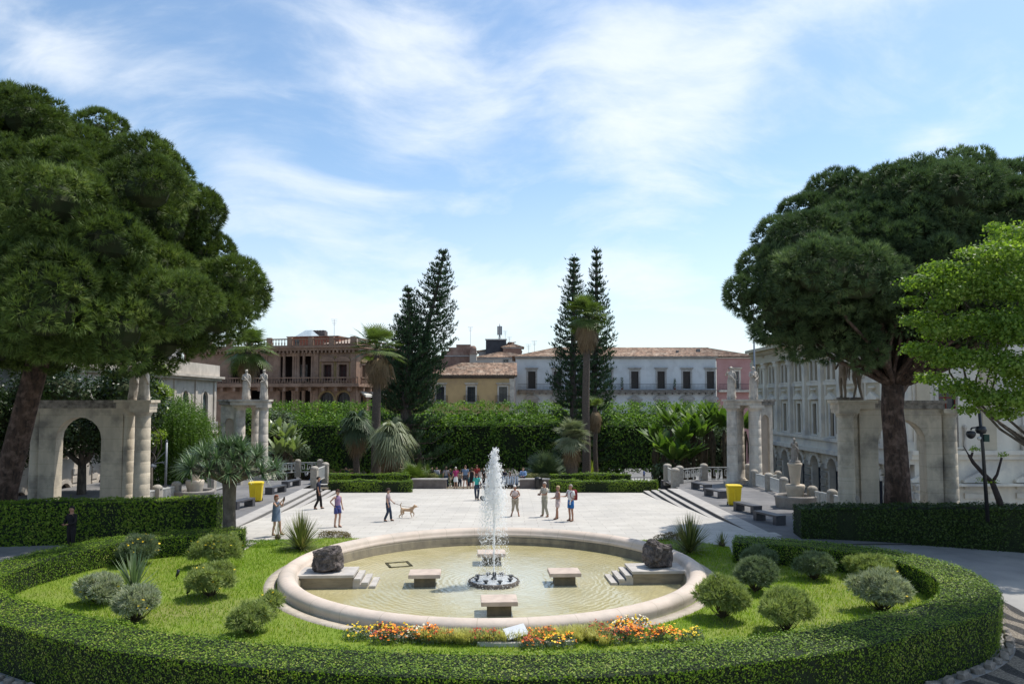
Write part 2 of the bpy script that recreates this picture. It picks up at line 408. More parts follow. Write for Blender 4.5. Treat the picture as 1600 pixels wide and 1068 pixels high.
# terraces on both sides (paved dark grey, coping strip, steps)
def terrace(side):
    X = XL if side < 0 else XR
    far = -30 if side < 0 else 17.2
    yend = 56.5 if side < 0 else 57
    m = MB(); ys = [29.5, 32, 36, 40, 45, 50, yend]
    for a, b in zip(ys[:-1], ys[1:]):
        xa, xb = X(a)+side*.75, X(b)+side*.75
        if a >= 50 or b > 50: pass
        q = [(xa, a, zt(a)+.006), (far, a, zt(a)+.006), (far, b, zt(b)+.006), (xb, b, zt(b)+.006)]
        m.poly(q if side < 0 else q[::-1])
        # outer retaining face
        m.poly([(far, a, zt(a)+.006), (far, b, zt(b)+.006), (far, b, -5.3), (far, a, -5.3)])
    m.poly([(far, yend, zt(yend)+.006), (X(yend)+side*.75, yend, zt(yend)+.006), (X(yend)+side*.75, yend, -5.3), (far, yend, -5.3)])
    struct(m.build('terrace', GREY))
    m = MB()
    a0 = 31.0
    def strip(x0, x1, y0, y1, dz, drop):
        n = 8; st = MB()
        for i in range(n):
            a = y0+(y1-y0)*i/n; b = y0+(y1-y0)*(i+1)/n
            A0, A1 = X(a)+x0*side, X(a)+x1*side; B0, B1 = X(b)+x0*side, X(b)+x1*side
            za, zb = zt(a)+dz, zt(b)+dz
            m.poly([(A0,a,za),(A1,a,za),(B1,b,zb),(B0,b,zb)] if side > 0 else [(A1,a,za),(A0,a,za),(B0,b,zb),(B1,b,zb)])
            riser.poly([(A0,a,za-.03),(B0,b,zb-.03),(B0,b,zb-drop),(A0,a,za-drop)])
            m.poly([(A0,a,za),(B0,b,zb),(B0,b,zb-.035),(A0,a,za-.035)])
        bx = y1
        riser.poly([(X(bx)+x0*side,bx,zt(bx)+dz),(X(bx)+x1*side,bx,zt(bx)+dz),(X(bx)+x1*side,bx,zt(bx)+dz-.8),(X(bx)+x0*side,bx,zt(bx)+dz-.8)])
    riser = MB()
    strip(0, .76, a0, 50.5, .012, .2)
    strip(-.37, 0, 36.5, 51.5, -.15, .2)
    strip(-.74, -.37, 41.5, 52.6, -.30, .2)
    strip(-1.11, -.74, 46.5, 53.6, -.45, .6)
    t = thing('terrace_steps', 'long stone steps up to the grey terrace with the '+('dragon tree and three' if side < 0 else 'bright yellow bin and four')+' benches', 'steps', (0,0,0))
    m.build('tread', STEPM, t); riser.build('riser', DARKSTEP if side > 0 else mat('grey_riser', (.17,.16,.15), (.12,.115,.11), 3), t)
    return t
terrace(-1); terrace(1)

# ================================================================== FOUNTAIN
FX, FY, FR = -.60, 24.8, 6.75
FA = R(3.2)          # the garden's axis is turned a little
def fm(): return Matrix.Translation((FX, FY, 0)) @ Matrix.Rotation(FA, 4, 'Z')
fb = thing('fountain_basin', 'big round basin with rounded pinkish stone rim in the middle of the lawn', 'fountain', (FX, FY, 0), FA)
def arc_pts(cx, cz, r, a0, a1, n): return [(cx+r*math.cos(R(a0+(a1-a0)*i/n)), cz+r*math.sin(R(a0+(a1-a0)*i/n))) for i in range(n+1)]
m = MB()
prof = [(FR+.0, -.05)] + [(FR-.27+.27*math.cos(R(a)), .18+.19*math.sin(R(a))) for a in range(-20, 181, 20)] + [(FR-.56,.16),(FR-.62,.10),(FR-.60,.04)]
m.lathe(prof, n=120, cap=False)
m.build('rim', RIMM, fb)
m = MB(); m.lathe([(FR-.60,.04),(FR-.66,.0),(FR-.66,-.16),(FR-.72,-.2),(FR-.72,-.6)], n=120, cap=False)
m.build('inner_wall', mat('algae_stone', (.22,.185,.12), (.13,.11,.075), 3, .6, .2, 20, stretch=(1,1,.3)), fb)
m = MB(); m.lathe([(FR+.05,-.1),(FR+.05,.035),(FR+.38,.03),(FR+.42,-.1)], n=90, cap=False); m.build('kerb', mat('kerb_stone', (.48,.42,.34), (.36,.31,.25), 4, .9, .3, 30), fb)
m = MB()
m.lathe([(0,-.42),(FR-.7,-.42)], n=64, cap=False); bot = m.build('basin_floor', mat('basin_floor_algae', (.40,.36,.20), (.33,.30,.17), 1), fb)
# water
def water_mat():
    m = bpy.data.materials.new('murky_water'); m.use_nodes = True; t = m.node_tree; b = t.nodes['Principled BSDF']
    tc = t.nodes.new('ShaderNodeTexCoord')
    def nz(s, d, dist=0, st=None):
        v = tc.outputs['Object']
        if st:
            mp = t.nodes.new('ShaderNodeMapping'); mp.inputs['Scale'].default_value = st; t.links.new(v, mp.inputs[0]); v = mp.outputs[0]
        n = t.nodes.new('ShaderNodeTexNoise'); n.inputs['Scale'].default_value = s; n.inputs['Detail'].default_value = d; n.inputs['Distortion'].default_value = dist
        t.links.new(v, n.inputs['Vector']); return n.outputs[0]
    r = t.nodes.new('ShaderNodeValToRGB'); e = r.color_ramp.elements
    e[0].position = .3; e[0].color = (.34,.295,.135,1); e[1].position = .7; e[1].color = (.44,.385,.215,1)
    t.links.new(nz(.5, 5, .8), r.inputs[0])
    # swirls of scum
    r2 = t.nodes.new('ShaderNodeMapRange'); t.links.new(nz(1.1, 7, 2.2, (1,1.6,1)), r2.inputs[0]); r2.inputs[1].default_value = .55; r2.inputs[2].default_value = .7; r2.inputs[4].default_value = .35
    x = t.nodes.new('ShaderNodeMix'); x.data_type = 'RGBA'; t.links.new(r2.outputs[0], x.inputs[0]); t.links.new(r.outputs[0], x.inputs[6]); x.inputs[7].default_value = (.56,.50,.26,1)
    # paler, greyer colour towards the middle, edge broken by noise
    ln = t.nodes.new('ShaderNodeVectorMath'); ln.operation = 'LENGTH'; t.links.new(tc.outputs['Object'], ln.inputs[0])
    ad = t.nodes.new('ShaderNodeMath'); ad.operation = 'MULTIPLY_ADD'; t.links.new(nz(.8, 4, 1), ad.inputs[0]); ad.inputs[1].default_value = 4.0; t.links.new(ln.outputs['Value'], ad.inputs[2])
    r3 = t.nodes.new('ShaderNodeMapRange'); t.links.new(ad.outputs[0], r3.inputs[0]); r3.inputs[1].default_value = 3.2; r3.inputs[2].default_value = 7; r3.inputs[3].default_value = .65; r3.inputs[4].default_value = 0
    x2 = t.nodes.new('ShaderNodeMix'); x2.data_type = 'RGBA'; t.links.new(r3.outputs[0], x2.inputs[0]); t.links.new(x.outputs[2], x2.inputs[6]); x2.inputs[7].default_value = (.46,.46,.38,1)
    t.links.new(x2.outputs[2], b.inputs['Base Color'])
    b.inputs['Roughness'].default_value = .08; b.inputs['Specular IOR Level'].default_value = .65; b.inputs['IOR'].default_value = 1.33
    # ripples: rings from the falling drops plus chop
    wv = t.nodes.new('ShaderNodeTexWave'); wv.wave_type = 'RINGS'; wv.rings_direction = 'SPHERICAL'; wv.inputs['Scale'].default_value = 1.6; wv.inputs['Distortion'].default_value = 7; wv.inputs['Detail'].default_value = 3; wv.inputs['Detail Scale'].default_value = 1.5
    t.links.new(tc.outputs['Object'], wv.inputs[0])
    s = t.nodes.new('ShaderNodeMath'); s.operation = 'MULTIPLY_ADD'; t.links.new(nz(9, 5), s.inputs[0]); s.inputs[1].default_value = 1.3; t.links.new(wv.outputs[0], s.inputs[2])
    bp = t.nodes.new('ShaderNodeBump'); bp.inputs['Strength'].default_value = .16; bp.inputs['Distance'].default_value = .04
    t.links.new(s.outputs[0], bp.inputs['Height']); t.links.new(bp.outputs[0], b.inputs['Normal'])
    return m
m = MB(); m.lathe([(0,0),(1.5,0),(3,0),(FR-.70,0)], n=96, cap=False); o = struct(m.build('water', water_mat())); o.location = (FX, FY, -.27); o.rotation_euler = (0,0,FA)
WZ = -.27
TRAV = mat('travertine_slab', (.55,.45,.37), (.43,.34,.28), 3, .7, .15, 12, stretch=(1,3,1), c3=(.38,.31,.26), s3=2)
SLIME = mat('slimy_stone_base', (.17,.14,.09), (.10,.085,.06), 4, .7, .2, 20)
# four slab pedestals around the jet
D = 2.75
peds = [((.03, -3.75), 'stone slab pedestal in the pond nearest the flower bed'), ((-2.2,-.45), 'stone slab pedestal in the pond on the side of the sunlit lava rock, weathered top'),
        ((2.25,-.5), 'stone slab pedestal in the pond on the side of the tilted round lava rock'), ((.0,2.65), 'stone slab pedestal standing behind the fountain jet')]
for i, ((x, y), lb) in enumerate(peds):
    t = thing('slab_pedestal', lb, 'pedestal', fm() @ Vector((x, y, WZ)), FA, 'slab pedestals around the jet')
    m = MB(); m.box(-.33,.33,-.28,.28,-.12,.30); m.build('base', SLIME, t)
    m = MB(); m.box(-.5,.5,-.42,.42,.30,.40); m.box(-.49,.49,-.41,.41,.401,.412); m.build('slab', TRAV, t)
# jet nozzle disc
t = thing('fountain_nozzle', 'round rubble edged disc with small nozzles under the water jet', 'fountain nozzle', fm() @ Vector((0,-.35,WZ)), FA)
m = MB(); m.lathe([(.78,-.1),(.82,.0),(.82,.1),(.75,.13)], n=44, jit=.03, cap=False); m.build('rubble_edge', mat('rubble', (.2,.17,.14),(.07,.06,.055), 14, .9, .8, 30), t)
m = MB(); m.lathe([(.77,.09),(.73,.115),(.3,.13),(0,.13)], n=44, cap=False); m.build('wet_top', mat('wet_slab', (.40,.41,.40),(.55,.56,.55), 6, .25, .3, 30, spec=.6), t)
for k in range(8):
    a = k*math.pi/4+.3; m = MB(); m.lathe([(.03,.11),(.05,.16),(.085,.19),(.085,.22),(.04,.22),(.03,.2)], (.58*math.cos(a), .58*math.sin(a), 0), 10); m.build('nozzle', mat('wet_iron', (.05,.05,.05), rough=.3, spec=.6), t)
m = MB(); m.lathe([(.09,.12),(.09,.18),(.05,.22),(.05,.34),(.03,.36)], (0,0,0), 14); m.lathe([(.03,.2),(.03,.36)], (.05,.0,0), 8); m.build('main_nozzle', MATS['wet_iron'], t)
# water jet: a stem that breaks into falling drops
def water_drops(n, f, size):
    P = np.array([f() for _ in range(n)]); s = size*(.4+1.2*rng.random((n,1,1))**2)
    base = np.array([[1,0,-.5],[-.5,.87,-.5],[-.5,-.87,-.5],[0,0,1.3]])[None]*s
    T = P[:,None,:]+base*np.array([1,1,1.3])
    return T[:, [0,1,3, 1,2,3, 2,0,3, 0,2,1]].reshape(-1,3)
WHITE = bpy.data.materials.new('spray'); WHITE.use_nodes = True
_b = WHITE.node_tree.nodes['Principled BSDF']; _b.inputs['Base Color'].default_value = (1,1,1,1); _b.inputs['Roughness'].default_value = .15; _b.inputs['Specular IOR Level'].default_value = .8
_t = WHITE.node_tree; _tr = _t.nodes.new('ShaderNodeBsdfTranslucent'); _tr.inputs[0].default_value = (1,1,1,1); _mx = _t.nodes.new('ShaderNodeMixShader'); _mx.inputs[0].default_value = .6
_t.links.new(_b.outputs[0], _mx.inputs[1]); _t.links.new(_tr.outputs[0], _mx.inputs[2]); _tp = _t.nodes.new('ShaderNodeBsdfTransparent'); _m2 = _t.nodes.new('ShaderNodeMixShader'); _m2.inputs[0].default_value = .25
_t.links.new(_mx.outputs[0], _m2.inputs[1]); _t.links.new(_tp.outputs[0], _m2.inputs[2]); _t.links.new(_m2.outputs[0], _t.nodes['Material Output'].inputs[0])
JT = 4.35
jet = thing('water_jet', 'tall white water jet breaking into spray in the middle of the pond', 'water jet', fm() @ Vector((0,-.35,WZ)))
def stem():
    z = .3+rng.random()*3.3; r = .012+.024*(z/4)**1.5
    return (rng.normal()*r, rng.normal()*r, z)
np_obj('stem', water_drops(1200, stem, .017), 3, WHITE, jet)
BL = []
for k in range(26):
    h = (k/25)**.8; z = JT-.05-h*(JT-2.7); r = .06+.36*h**.7; a = k*2.4; BL.append((math.cos(a)*r*.6, math.sin(a)*r*.6, z, .045+.085*h, .22+.3*h))
def plume():
    # drops fall in a widening cone, densest in the upper part
    k = int(rng.integers(0, 26)); b = BL[k]; u = rng.random()
    return (b[0]+rng.normal()*b[3], b[1]+rng.normal()*b[3], b[2]-abs(rng.normal())*b[4]+rng.normal()*.04)
np_obj('plume', water_drops(5600, plume, .018), 3, WHITE, jet)
def fall():
    z = .05+rng.random()*2.9; a = rng.random()*6.283; q = (.12+.32*rng.random()**.7)*(1.35-z*.12)
    return (q*math.cos(a)-.03, q*math.sin(a), z)
np_obj('falling_drops', water_drops(3000, fall, .0125), 3, WHITE, jet)
def splash():
    a = rng.random()*6.283; q = .85*math.sqrt(rng.random())+rng.random()*.25
    return (q*math.cos(a), q*math.sin(a), .02+.2*rng.random()**3)
np_obj('splash', water_drops(1500, splash, .010), 3, WHITE, jet)

# stepped platforms with lava rocks at both ends of the pond
ROCKM = mat('lava_rock', (.13,.11,.10), (.03,.026,.025), 9, .95, 1.0, 16, c3=(.2,.165,.15), s3=5)
def rock(name, label, M, sx, sy, sz, seed, hole=1):
    import bmesh
    from mathutils import noise
    bm = bmesh.new(); bmesh.ops.create_icosphere(bm, subdivisions=5, radius=1)
    for v in bm.verts:
        p = v.co.copy()
        q = Vector([math.copysign(abs(c)**.55, c) for c in p]); q = q.lerp(p, .25)
        n = noise.noise(p*1.7+Vector((seed,0,0)))*.30 + noise.noise(p*6+Vector((0,seed,0)))*.09 + abs(noise.noise(p*15))*-.09
        v.co = Vector((q.x*sx, q.y*sy, q.z*sz))*(1+n)
    me = bpy.data.meshes.new(name); bm.to_mesh(me); bm.free(); me.materials.append(ROCKM)
    for p in me.polygons: p.use_smooth = False
    o = bpy.data.objects.new(name, me); link(o); o.matrix_world = M
    return tag(o, label, 'rock')
for sd in (-1, 1):
    t = thing('stepped_platform', ('stepped stone platform in the pond carrying the block shaped lava rock' if sd < 0 else 'stepped stone platform in the pond carrying the tilted round lava rock'), 'platform', fm() @ Vector((0,0,WZ)), FA)
    m = MB(); x0, x1 = 4.45, 6.2
    X = (lambda a, b: (a, b)) if sd > 0 else (lambda a, b: (-b, -a))
    ya, yb = (-.77, .40)
    m.box(*X(x0-.02, x1), ya, yb, -.12, .335); m.build('side_wall', mat('damp_concrete', (.28,.235,.165), (.19,.16,.115), 4, .8, .2, 20, stretch=(.4,1,2)), t)
    m = MB(); m.box(*X(x0-.05, x1-.02), ya-.03, yb+.03, .336, .42)
    m.build('platform_top', mat('platform_slab', (.50,.46,.41), (.38,.35,.32), 3, .7, .1, 20), t)
    for k in range(3):
        a = x0-.235*(k+1); z = .335-.115*k
        m = MB(); m.box(*X(a, a+.235), ya+.003*k, yb-.003*k, -.12-.01*k, z-.106)
        m.box(*X(a-.025, a+.235-.055), ya-.03, yb+.03, z-.105, z-.03); m.build('step', MATS['platform_slab'], t)
rock('lava_rock', 'blocky dark lava rock on the pond platform nearer the dragon tree', fm() @ Matrix.Translation((-5.35,-.12,.42+WZ+.36)) @ Matrix.Rotation(R(-8),4,'Z') @ Matrix.Rotation(R(-5),4,'Y'), .50,.42,.37, 3)
rock('lava_rock', 'rounded tilted dark lava rock on the pond platform nearer the yellow bin', fm() @ Matrix.Translation((5.4,-.12,.42+WZ+.40)) @ Matrix.Rotation(R(25),4,'Z') @ Matrix.Rotation(R(14),4,'Y'), .46,.40,.43, 9)
m = MB(); M_ = Matrix.Translation((-3.35, FY+.0+1.9, WZ+.012)) @ Matrix.Rotation(R(18),4,'Z')
for a in range(4):
    MM = Matrix.Translation((-4.05,27.2,WZ+.006)) @ Matrix.Rotation(R(20+90*a),4,'Z'); m.box(-.42,.42,.33,.42,-.02,.012, MM)
tag(m.build('drain_frame', mat('wet_frame', (.05,.045,.02))), 'dark square drain frame lying in the shallow pond water', 'drain frame')
# ================================================================== LAWN AND HEDGES
ring = [(-10.3,29.3),(-12.1,28.7),(-13.9,27.5),(-15.2,25.3),(-15.7,22.4),(-15.1,19.9),(-13.6,18.2),(-11.65,17.0),(-8.9,15.45),(-6.7,14.6),(-4.2,13.95),(-.6,13.5),
        (2.3,13.7),(4.9,14.4),(6.9,15.15),(9.0,16.3),(10.9,17.5),(12.1,18.8),(12.95,20.6),(13.2,22.7),(12.5,24.9),(10.4,26.6),(8.1,27.5)]
RO = [p for p in catmull(ring, 8)]
def offset(poly, d):
    out = []
    for i, p in enumerate(poly):
        a = poly[max(i-1,0)]; b = poly[min(i+1,len(poly)-1)]; t = unit((b-a)[None])[0]
        out.append(p + np.array([-t[1], t[0]])*d)
    return out
def hedge(name, label, outer, width, top, z_out, z_in, material, leaf, dens, cat='hedge', seed=1, topvar=.03, group=None, tiltn=.5):
    """clipped hedge: swept body and a skin of small leaves"""
    outer = [np.array(p, float) for p in outer]
    inner = offset(outer, width) if not callable(width) else [o+(q-o) for o, q in zip(outer, width(outer))]
    n = len(outer); tp = (lambda i: top) if not hasattr(top, '__len__') else (lambda i: top[0]+(top[1]-top[0])*i/(n-1))
    zo = (lambda p: z_out) if not callable(z_out) else z_out
    h = thing(name, label, cat, (0,0,0), 0, group)
    e = .05; m = MB(); vs = []
    for i in range(n):
        o = outer[i]; q = inner[i]; d = unit((q-o)[None])[0]*e
        vs += [(o[0]+d[0]*2.6, o[1]+d[1]*2.6, zo(o)-.02), (o[0]+d[0], o[1]+d[1], tp(i)-e), (q[0]-d[0], q[1]-d[1], tp(i)-e), (q[0]-d[0], q[1]-d[1], z_in-.02)]
    fs = [(4*i+k, 4*i+4+k, 4*i+5+k, 4*i+1+k) for i in range(n-1) for k in range(3)] + [(0,1,2,3),(4*n-4,4*n-1,4*n-2,4*n-3)]
    m.add(vs, fs); m.build('inner_growth', mat('hedge_inner_shade', (.022,.035,.012), (.012,.018,.008), 8, .95, .8, 20), h)  # solid body near black, shade between the leaves put into its colour
    Ps, Ns = [], []
    def patch(a, b, c, d, nrm):      # bilinear patch
        ar = .5*(np.linalg.norm(np.cross(b-a, c-a))+np.linalg.norm(np.cross(c-a, d-a))); k = rng.poisson(ar*dens)
        if k == 0: return
        u = rng.random((k,1)); v = rng.random((k,1))
        Ps.append((a*(1-u)+b*u)*(1-v)+(d*(1-u)+c*u)*v); Ns.append(np.tile(nrm, (k,1)))
    P3 = lambda p, z: np.array([p[0], p[1], z])
    for i in range(n-1):
        o0, o1, q0, q1 = outer[i], outer[i+1], inner[i], inner[i+1]
        no = unit(np.array([[*(o0-q0), 0]]))[0]; ub = no[:2]*-.10
        patch(P3(o0,tp(i)), P3(o1,tp(i+1)), P3(q1,tp(i+1)), P3(q0,tp(i)), np.array([0,0,1.]))
        patch(P3(o0+ub,zo(o0)), P3(o1+ub,zo(o1)), P3(o1,tp(i+1)), P3(o0,tp(i)), no+np.array([0,0,-.15]))
        patch(P3(q0,z_in), P3(q1,z_in), P3(q1,tp(i+1)), P3(q0,tp(i)), -no)
    for o, q, s in ((outer[0], inner[0], -1), (outer[-1], inner[-1], 1)):
        t = unit(np.array([[-(q-o)[1], (q-o)[0], 0]]))[0]
        patch(P3(o,zo(o)), P3(q,z_in), P3(q,tp(0 if s<0 else n-1)), P3(o,tp(0 if s<0 else n-1)), t*(-s))
    P = np.concatenate(Ps); Nn = np.concatenate(Ns)
    # gently uneven clipping
    wob = np.sin(P[:,0]*1.7+seed)*np.cos(P[:,1]*2.1)*topvar + np.sin(P[:,0]*5.3)*np.sin(P[:,1]*4.7+seed)*topvar*.6 + np.sin(P[:,0]*.9+seed*2)*np.sin(P[:,1]*.8)*topvar*.8
    P = P + Nn*(wob[:,None] + rng.normal(size=(len(P),1))*.022 + (rng.random((len(P),1))<.07)*.10*rng.random((len(P),1)))
    L_ = leaves(P, Nn, leaf, .6, tiltn)
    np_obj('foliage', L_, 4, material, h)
    return h
HEDGE_M = leafmat('clipped_hedge_leaves', (.045,.10,.010), (.205,.31,.028), (.33,.36,.08), .5, .22, .30, .8)
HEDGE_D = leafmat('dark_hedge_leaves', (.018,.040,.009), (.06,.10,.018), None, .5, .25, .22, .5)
hedge('clipped_hedge', 'wide low clipped hedge curving all round the lawn and the fountain', RO, 1.38, .72, lambda p: path_z(p[0], p[1])-.0, .0, HEDGE_M, .047, 900)
# lawn inside the ring
inn = offset(RO, .9)
lawn = [tuple(p) for p in inn] + [(8.3,29.0),(7.3,30.1),(6.1,30.6),(4.6,30.2),(4.0,28.0),(-4.6,28.0),(-5.2,30.4),(-7.0,31.0),(-8.6,30.6),(-10.0,30.2)]
import bmesh
LAWNM = mat('lawn_ground', (.13,.20,.018), (.17,.22,.03), .5, .95, .3, 30, c3=(.19,.20,.06), s3=.18)
lp = np.array(lawn)
def inside(P, poly):
    x, y = P[:,0], P[:,1]; c = np.zeros(len(P), bool); j = len(poly)-1
    for i in range(len(poly)):
        xi, yi = poly[i]; xj, yj = poly[j]
        k = ((yi > y) != (yj > y)) & (x < (xj-xi)*(y-yi)/(yj-yi+1e-12)+xi); c ^= k; j = i
    return c
st = .1; gx = np.arange(-16, 14, st); gy = np.arange(13, 32, st)
XX, YY = np.meshgrid(gx, gy); C = np.stack([XX.ravel()+st/2, YY.ravel()+st/2], 1)
ok = inside(C, lp) & (np.hypot(C[:,0]-FX, C[:,1]-FY) > FR-.15)
q = C[ok]; h_ = st/2
Z = np.full(len(q), .012)
V4 = np.stack([np.stack([q[:,0]+a*h_, q[:,1]+b*h_, Z], 1) for a, b in ((-1,-1),(1,-1),(1,1),(-1,1))], 1)
struct(np_obj('lawn', V4.reshape(-1,3), 4, LAWNM))
# blades of grass
n = 190000
P = np.stack([rng.uniform(-16,13.5,n), rng.uniform(14,31,n)], 1)
okk = inside(P, lp) & (np.hypot(P[:,0]-FX, P[:,1]-FY) > FR+.42)
patchy = np.sin(P[:,0]*.9+1)*np.cos(P[:,1]*1.1)+np.sin(P[:,0]*2.3)*np.sin(P[:,1]*1.9+2)*.5
okk &= rng.random(n) < .8+.25*patchy
okk &= ~((P[:,0] < -12.3) & (rng.random(n) < .45))
okk &= ~((P[:,1] > 29.0) & (rng.random(n) < .3))
P = P[okk]; n = len(P); P3_ = np.column_stack([P, np.full(n, .012)])
a = rng.random(n)*6.283; wd = np.stack([np.cos(a), np.sin(a), np.zeros(n)], 1)*.011
lean = np.column_stack([rng.normal(size=(n,2))*.03, .05+.05*rng.random(n)])
T = np.stack([P3_-wd, P3_+wd, P3_+lean], 1).reshape(-1,3)
GRASSM = leafmat('grass_blades', (.14,.235,.016), (.26,.34,.035), (.40,.38,.12), .6, .2, .40, .35)
tag(np_obj('grass', T, 3, GRASSM), 'bright green grass growing on the lawn round the fountain', 'grass', kind='stuff')

# tall back hedges
hl = [np.array(S(p, 840, 0)[:2]) for p in ()]
LHM = leafmat('tall_hedge_leaves', (.06,.13,.012), (.22,.32,.035), (.30,.36,.07), .5, .22, .35, .6)
o1 = [(-24+ (x_+24), 28.2+ (x_+24)*.185) for x_ in np.linspace(-24,-11.9,24)]
hedge('tall_hedge', 'tall straight hedge under the arch beside the dragon tree', o1, 1.3, 1.62, -.03, -.03, LHM, .085, 420, topvar=.05)
o2 = [(11.7 + t_*13, 30.6 - 6.0*t_**1.35) for t_ in np.linspace(0,1,24)]
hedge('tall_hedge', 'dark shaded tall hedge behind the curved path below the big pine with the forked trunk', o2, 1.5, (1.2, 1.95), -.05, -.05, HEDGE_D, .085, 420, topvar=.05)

# rough edging stones along the outer foot of the hedge
st0 = None
import mathutils.noise as mnoise
def stone_mesh(seed):
    bm = bmesh.new(); bmesh.ops.create_icosphere(bm, subdivisions=2, radius=1)
    for v in bm.verts:
        p = v.co; q = Vector([math.copysign(abs(c)**.6, c) for c in p]); v.co = Vector((q.x*.17, q.y*.10, q.z*.11))*(1+.35*mnoise.noise(p*1.6+Vector((seed*3,0,0))))
    me = bpy.data.meshes.new('edging_stone'); bm.to_mesh(me); bm.free(); me.materials.append(mat('edging_rock', (.30,.265,.225), (.17,.15,.13), 5, .95, .5, 25)); return me
sm = [stone_mesh(k) for k in range(5)]
so = offset(RO, -.12); acc = 0; cnt = 0
for i in range(1, len(so)):
    acc += np.linalg.norm(so[i]-so[i-1])
    p = so[i]
    if acc > .36 and p[1] < 20.5 and (p[0] < -5 or p[0] > 3.2):
        acc = 0
        o = bpy.data.objects.new('edging_stone', sm[cnt % 5]); link(o); cnt += 1
        d = so[i]-so[i-1]; o.location = (p[0], p[1], path_z(*p)+.03); o.rotation_euler = (0,0,math.atan2(d[1], d[0])+random.uniform(-.2,.2)); o.scale = [random.uniform(.8,1.15)]*3
        tag(o, 'rough brown edging stone at the foot of the clipped ring hedge', 'stone', 'rough stones edging the hedge')
# pebble mosaic border outside the hedge
a_ = offset(RO, -.25); b_ = offset(RO, -1.25)
m = MB()
for i in range(len(a_)-1):
    if a_[i][1] < 24:
        m.poly([(a_[i][0],a_[i][1],path_z(*a_[i])+.006),(b_[i][0],b_[i][1],path_z(*b_[i])+.006),(b_[i+1][0],b_[i+1][1],path_z(*b_[i+1])+.006),(a_[i+1][0],a_[i+1][1],path_z(*a_[i+1])+.006)])
def pebble_mat():
    m = mat('pebble_mosaic', (.10,.095,.09), (.05,.047,.045), 30, .85, .6, 40)
    t = m.node_tree; b = t.nodes['Principled BSDF']; src = b.inputs['Base Color'].links[0].from_socket
    tc = t.nodes.new('ShaderNodeTexCoord'); wv = t.nodes.new('ShaderNodeTexWave'); wv.inputs['Scale'].default_value = .45; wv.inputs['Distortion'].default_value = 9.0; wv.inputs['Detail'].default_value = 1; wv.bands_direction = 'X'
    t.links.new(tc.outputs['Object'], wv.inputs[0]); r = t.nodes.new('ShaderNodeMapRange'); t.links.new(wv.outputs[0], r.inputs[0]); r.inputs[1].default_value = .42; r.inputs[2].default_value = .55
    vo = t.nodes.new('ShaderNodeTexVoronoi'); vo.inputs['Scale'].default_value = 22; t.links.new(tc.outputs['Object'], vo.inputs[0])
    rr = t.nodes.new('ShaderNodeMapRange'); t.links.new(vo.outputs['Distance'], rr.inputs[0]); rr.inputs[1].default_value = .0; rr.inputs[2].default_value = .6; rr.inputs[3].default_value = 1.1; rr.inputs[4].default_value = .45
    x = t.nodes.new('ShaderNodeMix'); x.data_type = 'RGBA'; t.links.new(r.outputs[0], x.inputs[0]); t.links.new(src, x.inputs[6]); x.inputs[7].default_value = (.36,.31,.25,1)
    y = t.nodes.new('ShaderNodeMix'); y.data_type = 'RGBA'; y.blend_type = 'MULTIPLY'; y.inputs[0].default_value = 1; t.links.new(x.outputs[2], y.inputs[6]); t.links.new(rr.outputs[0], y.inputs[7])
    t.links.new(y.outputs[2], b.inputs['Base Color']); return m
struct(m.build('pebble_strip', pebble_mat()))

# ================================================================== SHRUBS ON THE LAWN
SHRUB = leafmat('grey_green_shrub_leaves', (.20,.25,.09), (.56,.60,.32), None, .7, .2, .25, 1.2, tcol=(1.2,1.3,.8))
SHRUB_B = leafmat('olive_shrub_leaves', (.17,.22,.06), (.45,.50,.20), None, .7, .2, .3, 1.5, tcol=(1.2,1.3,.7))
SHRUB_C = leafmat('silvery_shrub_leaves', (.20,.23,.13), (.56,.58,.42), None, .7, .2, .25, 1.5, tcol=(1.2,1.3,.8))
SHRUBD = leafmat('shaded_shrub_and_bed_leaves', (.11,.15,.075), (.24,.29,.17), None, .7, .2, .25, 1.2, tcol=(1.2,1.3,.8))  # darker copy for shrubs out of the sun, shade in colour; also bed leaves
TWIG = mat('brown_twig', (.11,.085,.055), (.07,.05,.035), 9, .95)
YEL = mat('yellow_petal', (.75,.52,.02), None, rough=.6)
ORG = mat('orange_petal', (.85,.25,.015), None, rough=.6)
RED = mat('dark_red_petal', (.32,.045,.012), None, rough=.6)
WHT = mat('cream_petal', (.72,.66,.48), None, rough=.6)
def flowers(pts, size, m, parent, name='flowers'):
    pts = np.array(pts); n = len(pts)
    a = rng.random((n,1))*6.283; out = []
    up = unit(np.array([[0,-.25,1.]])+rng.normal(size=(n,3))*.35)
    u = unit(np.cross(up, rdir(n))); v = np.cross(up, u); s = size*(.7+.6*rng.random((n,1)))
    ring_ = [pts + (u*math.cos(k*math.pi/3)+v*math.sin(k*math.pi/3))*s*.5*(1 if k%2 else .85) for k in range(6)]
    return np_obj(name, np.stack(ring_, 1).reshape(-1,3), 6, m, parent)
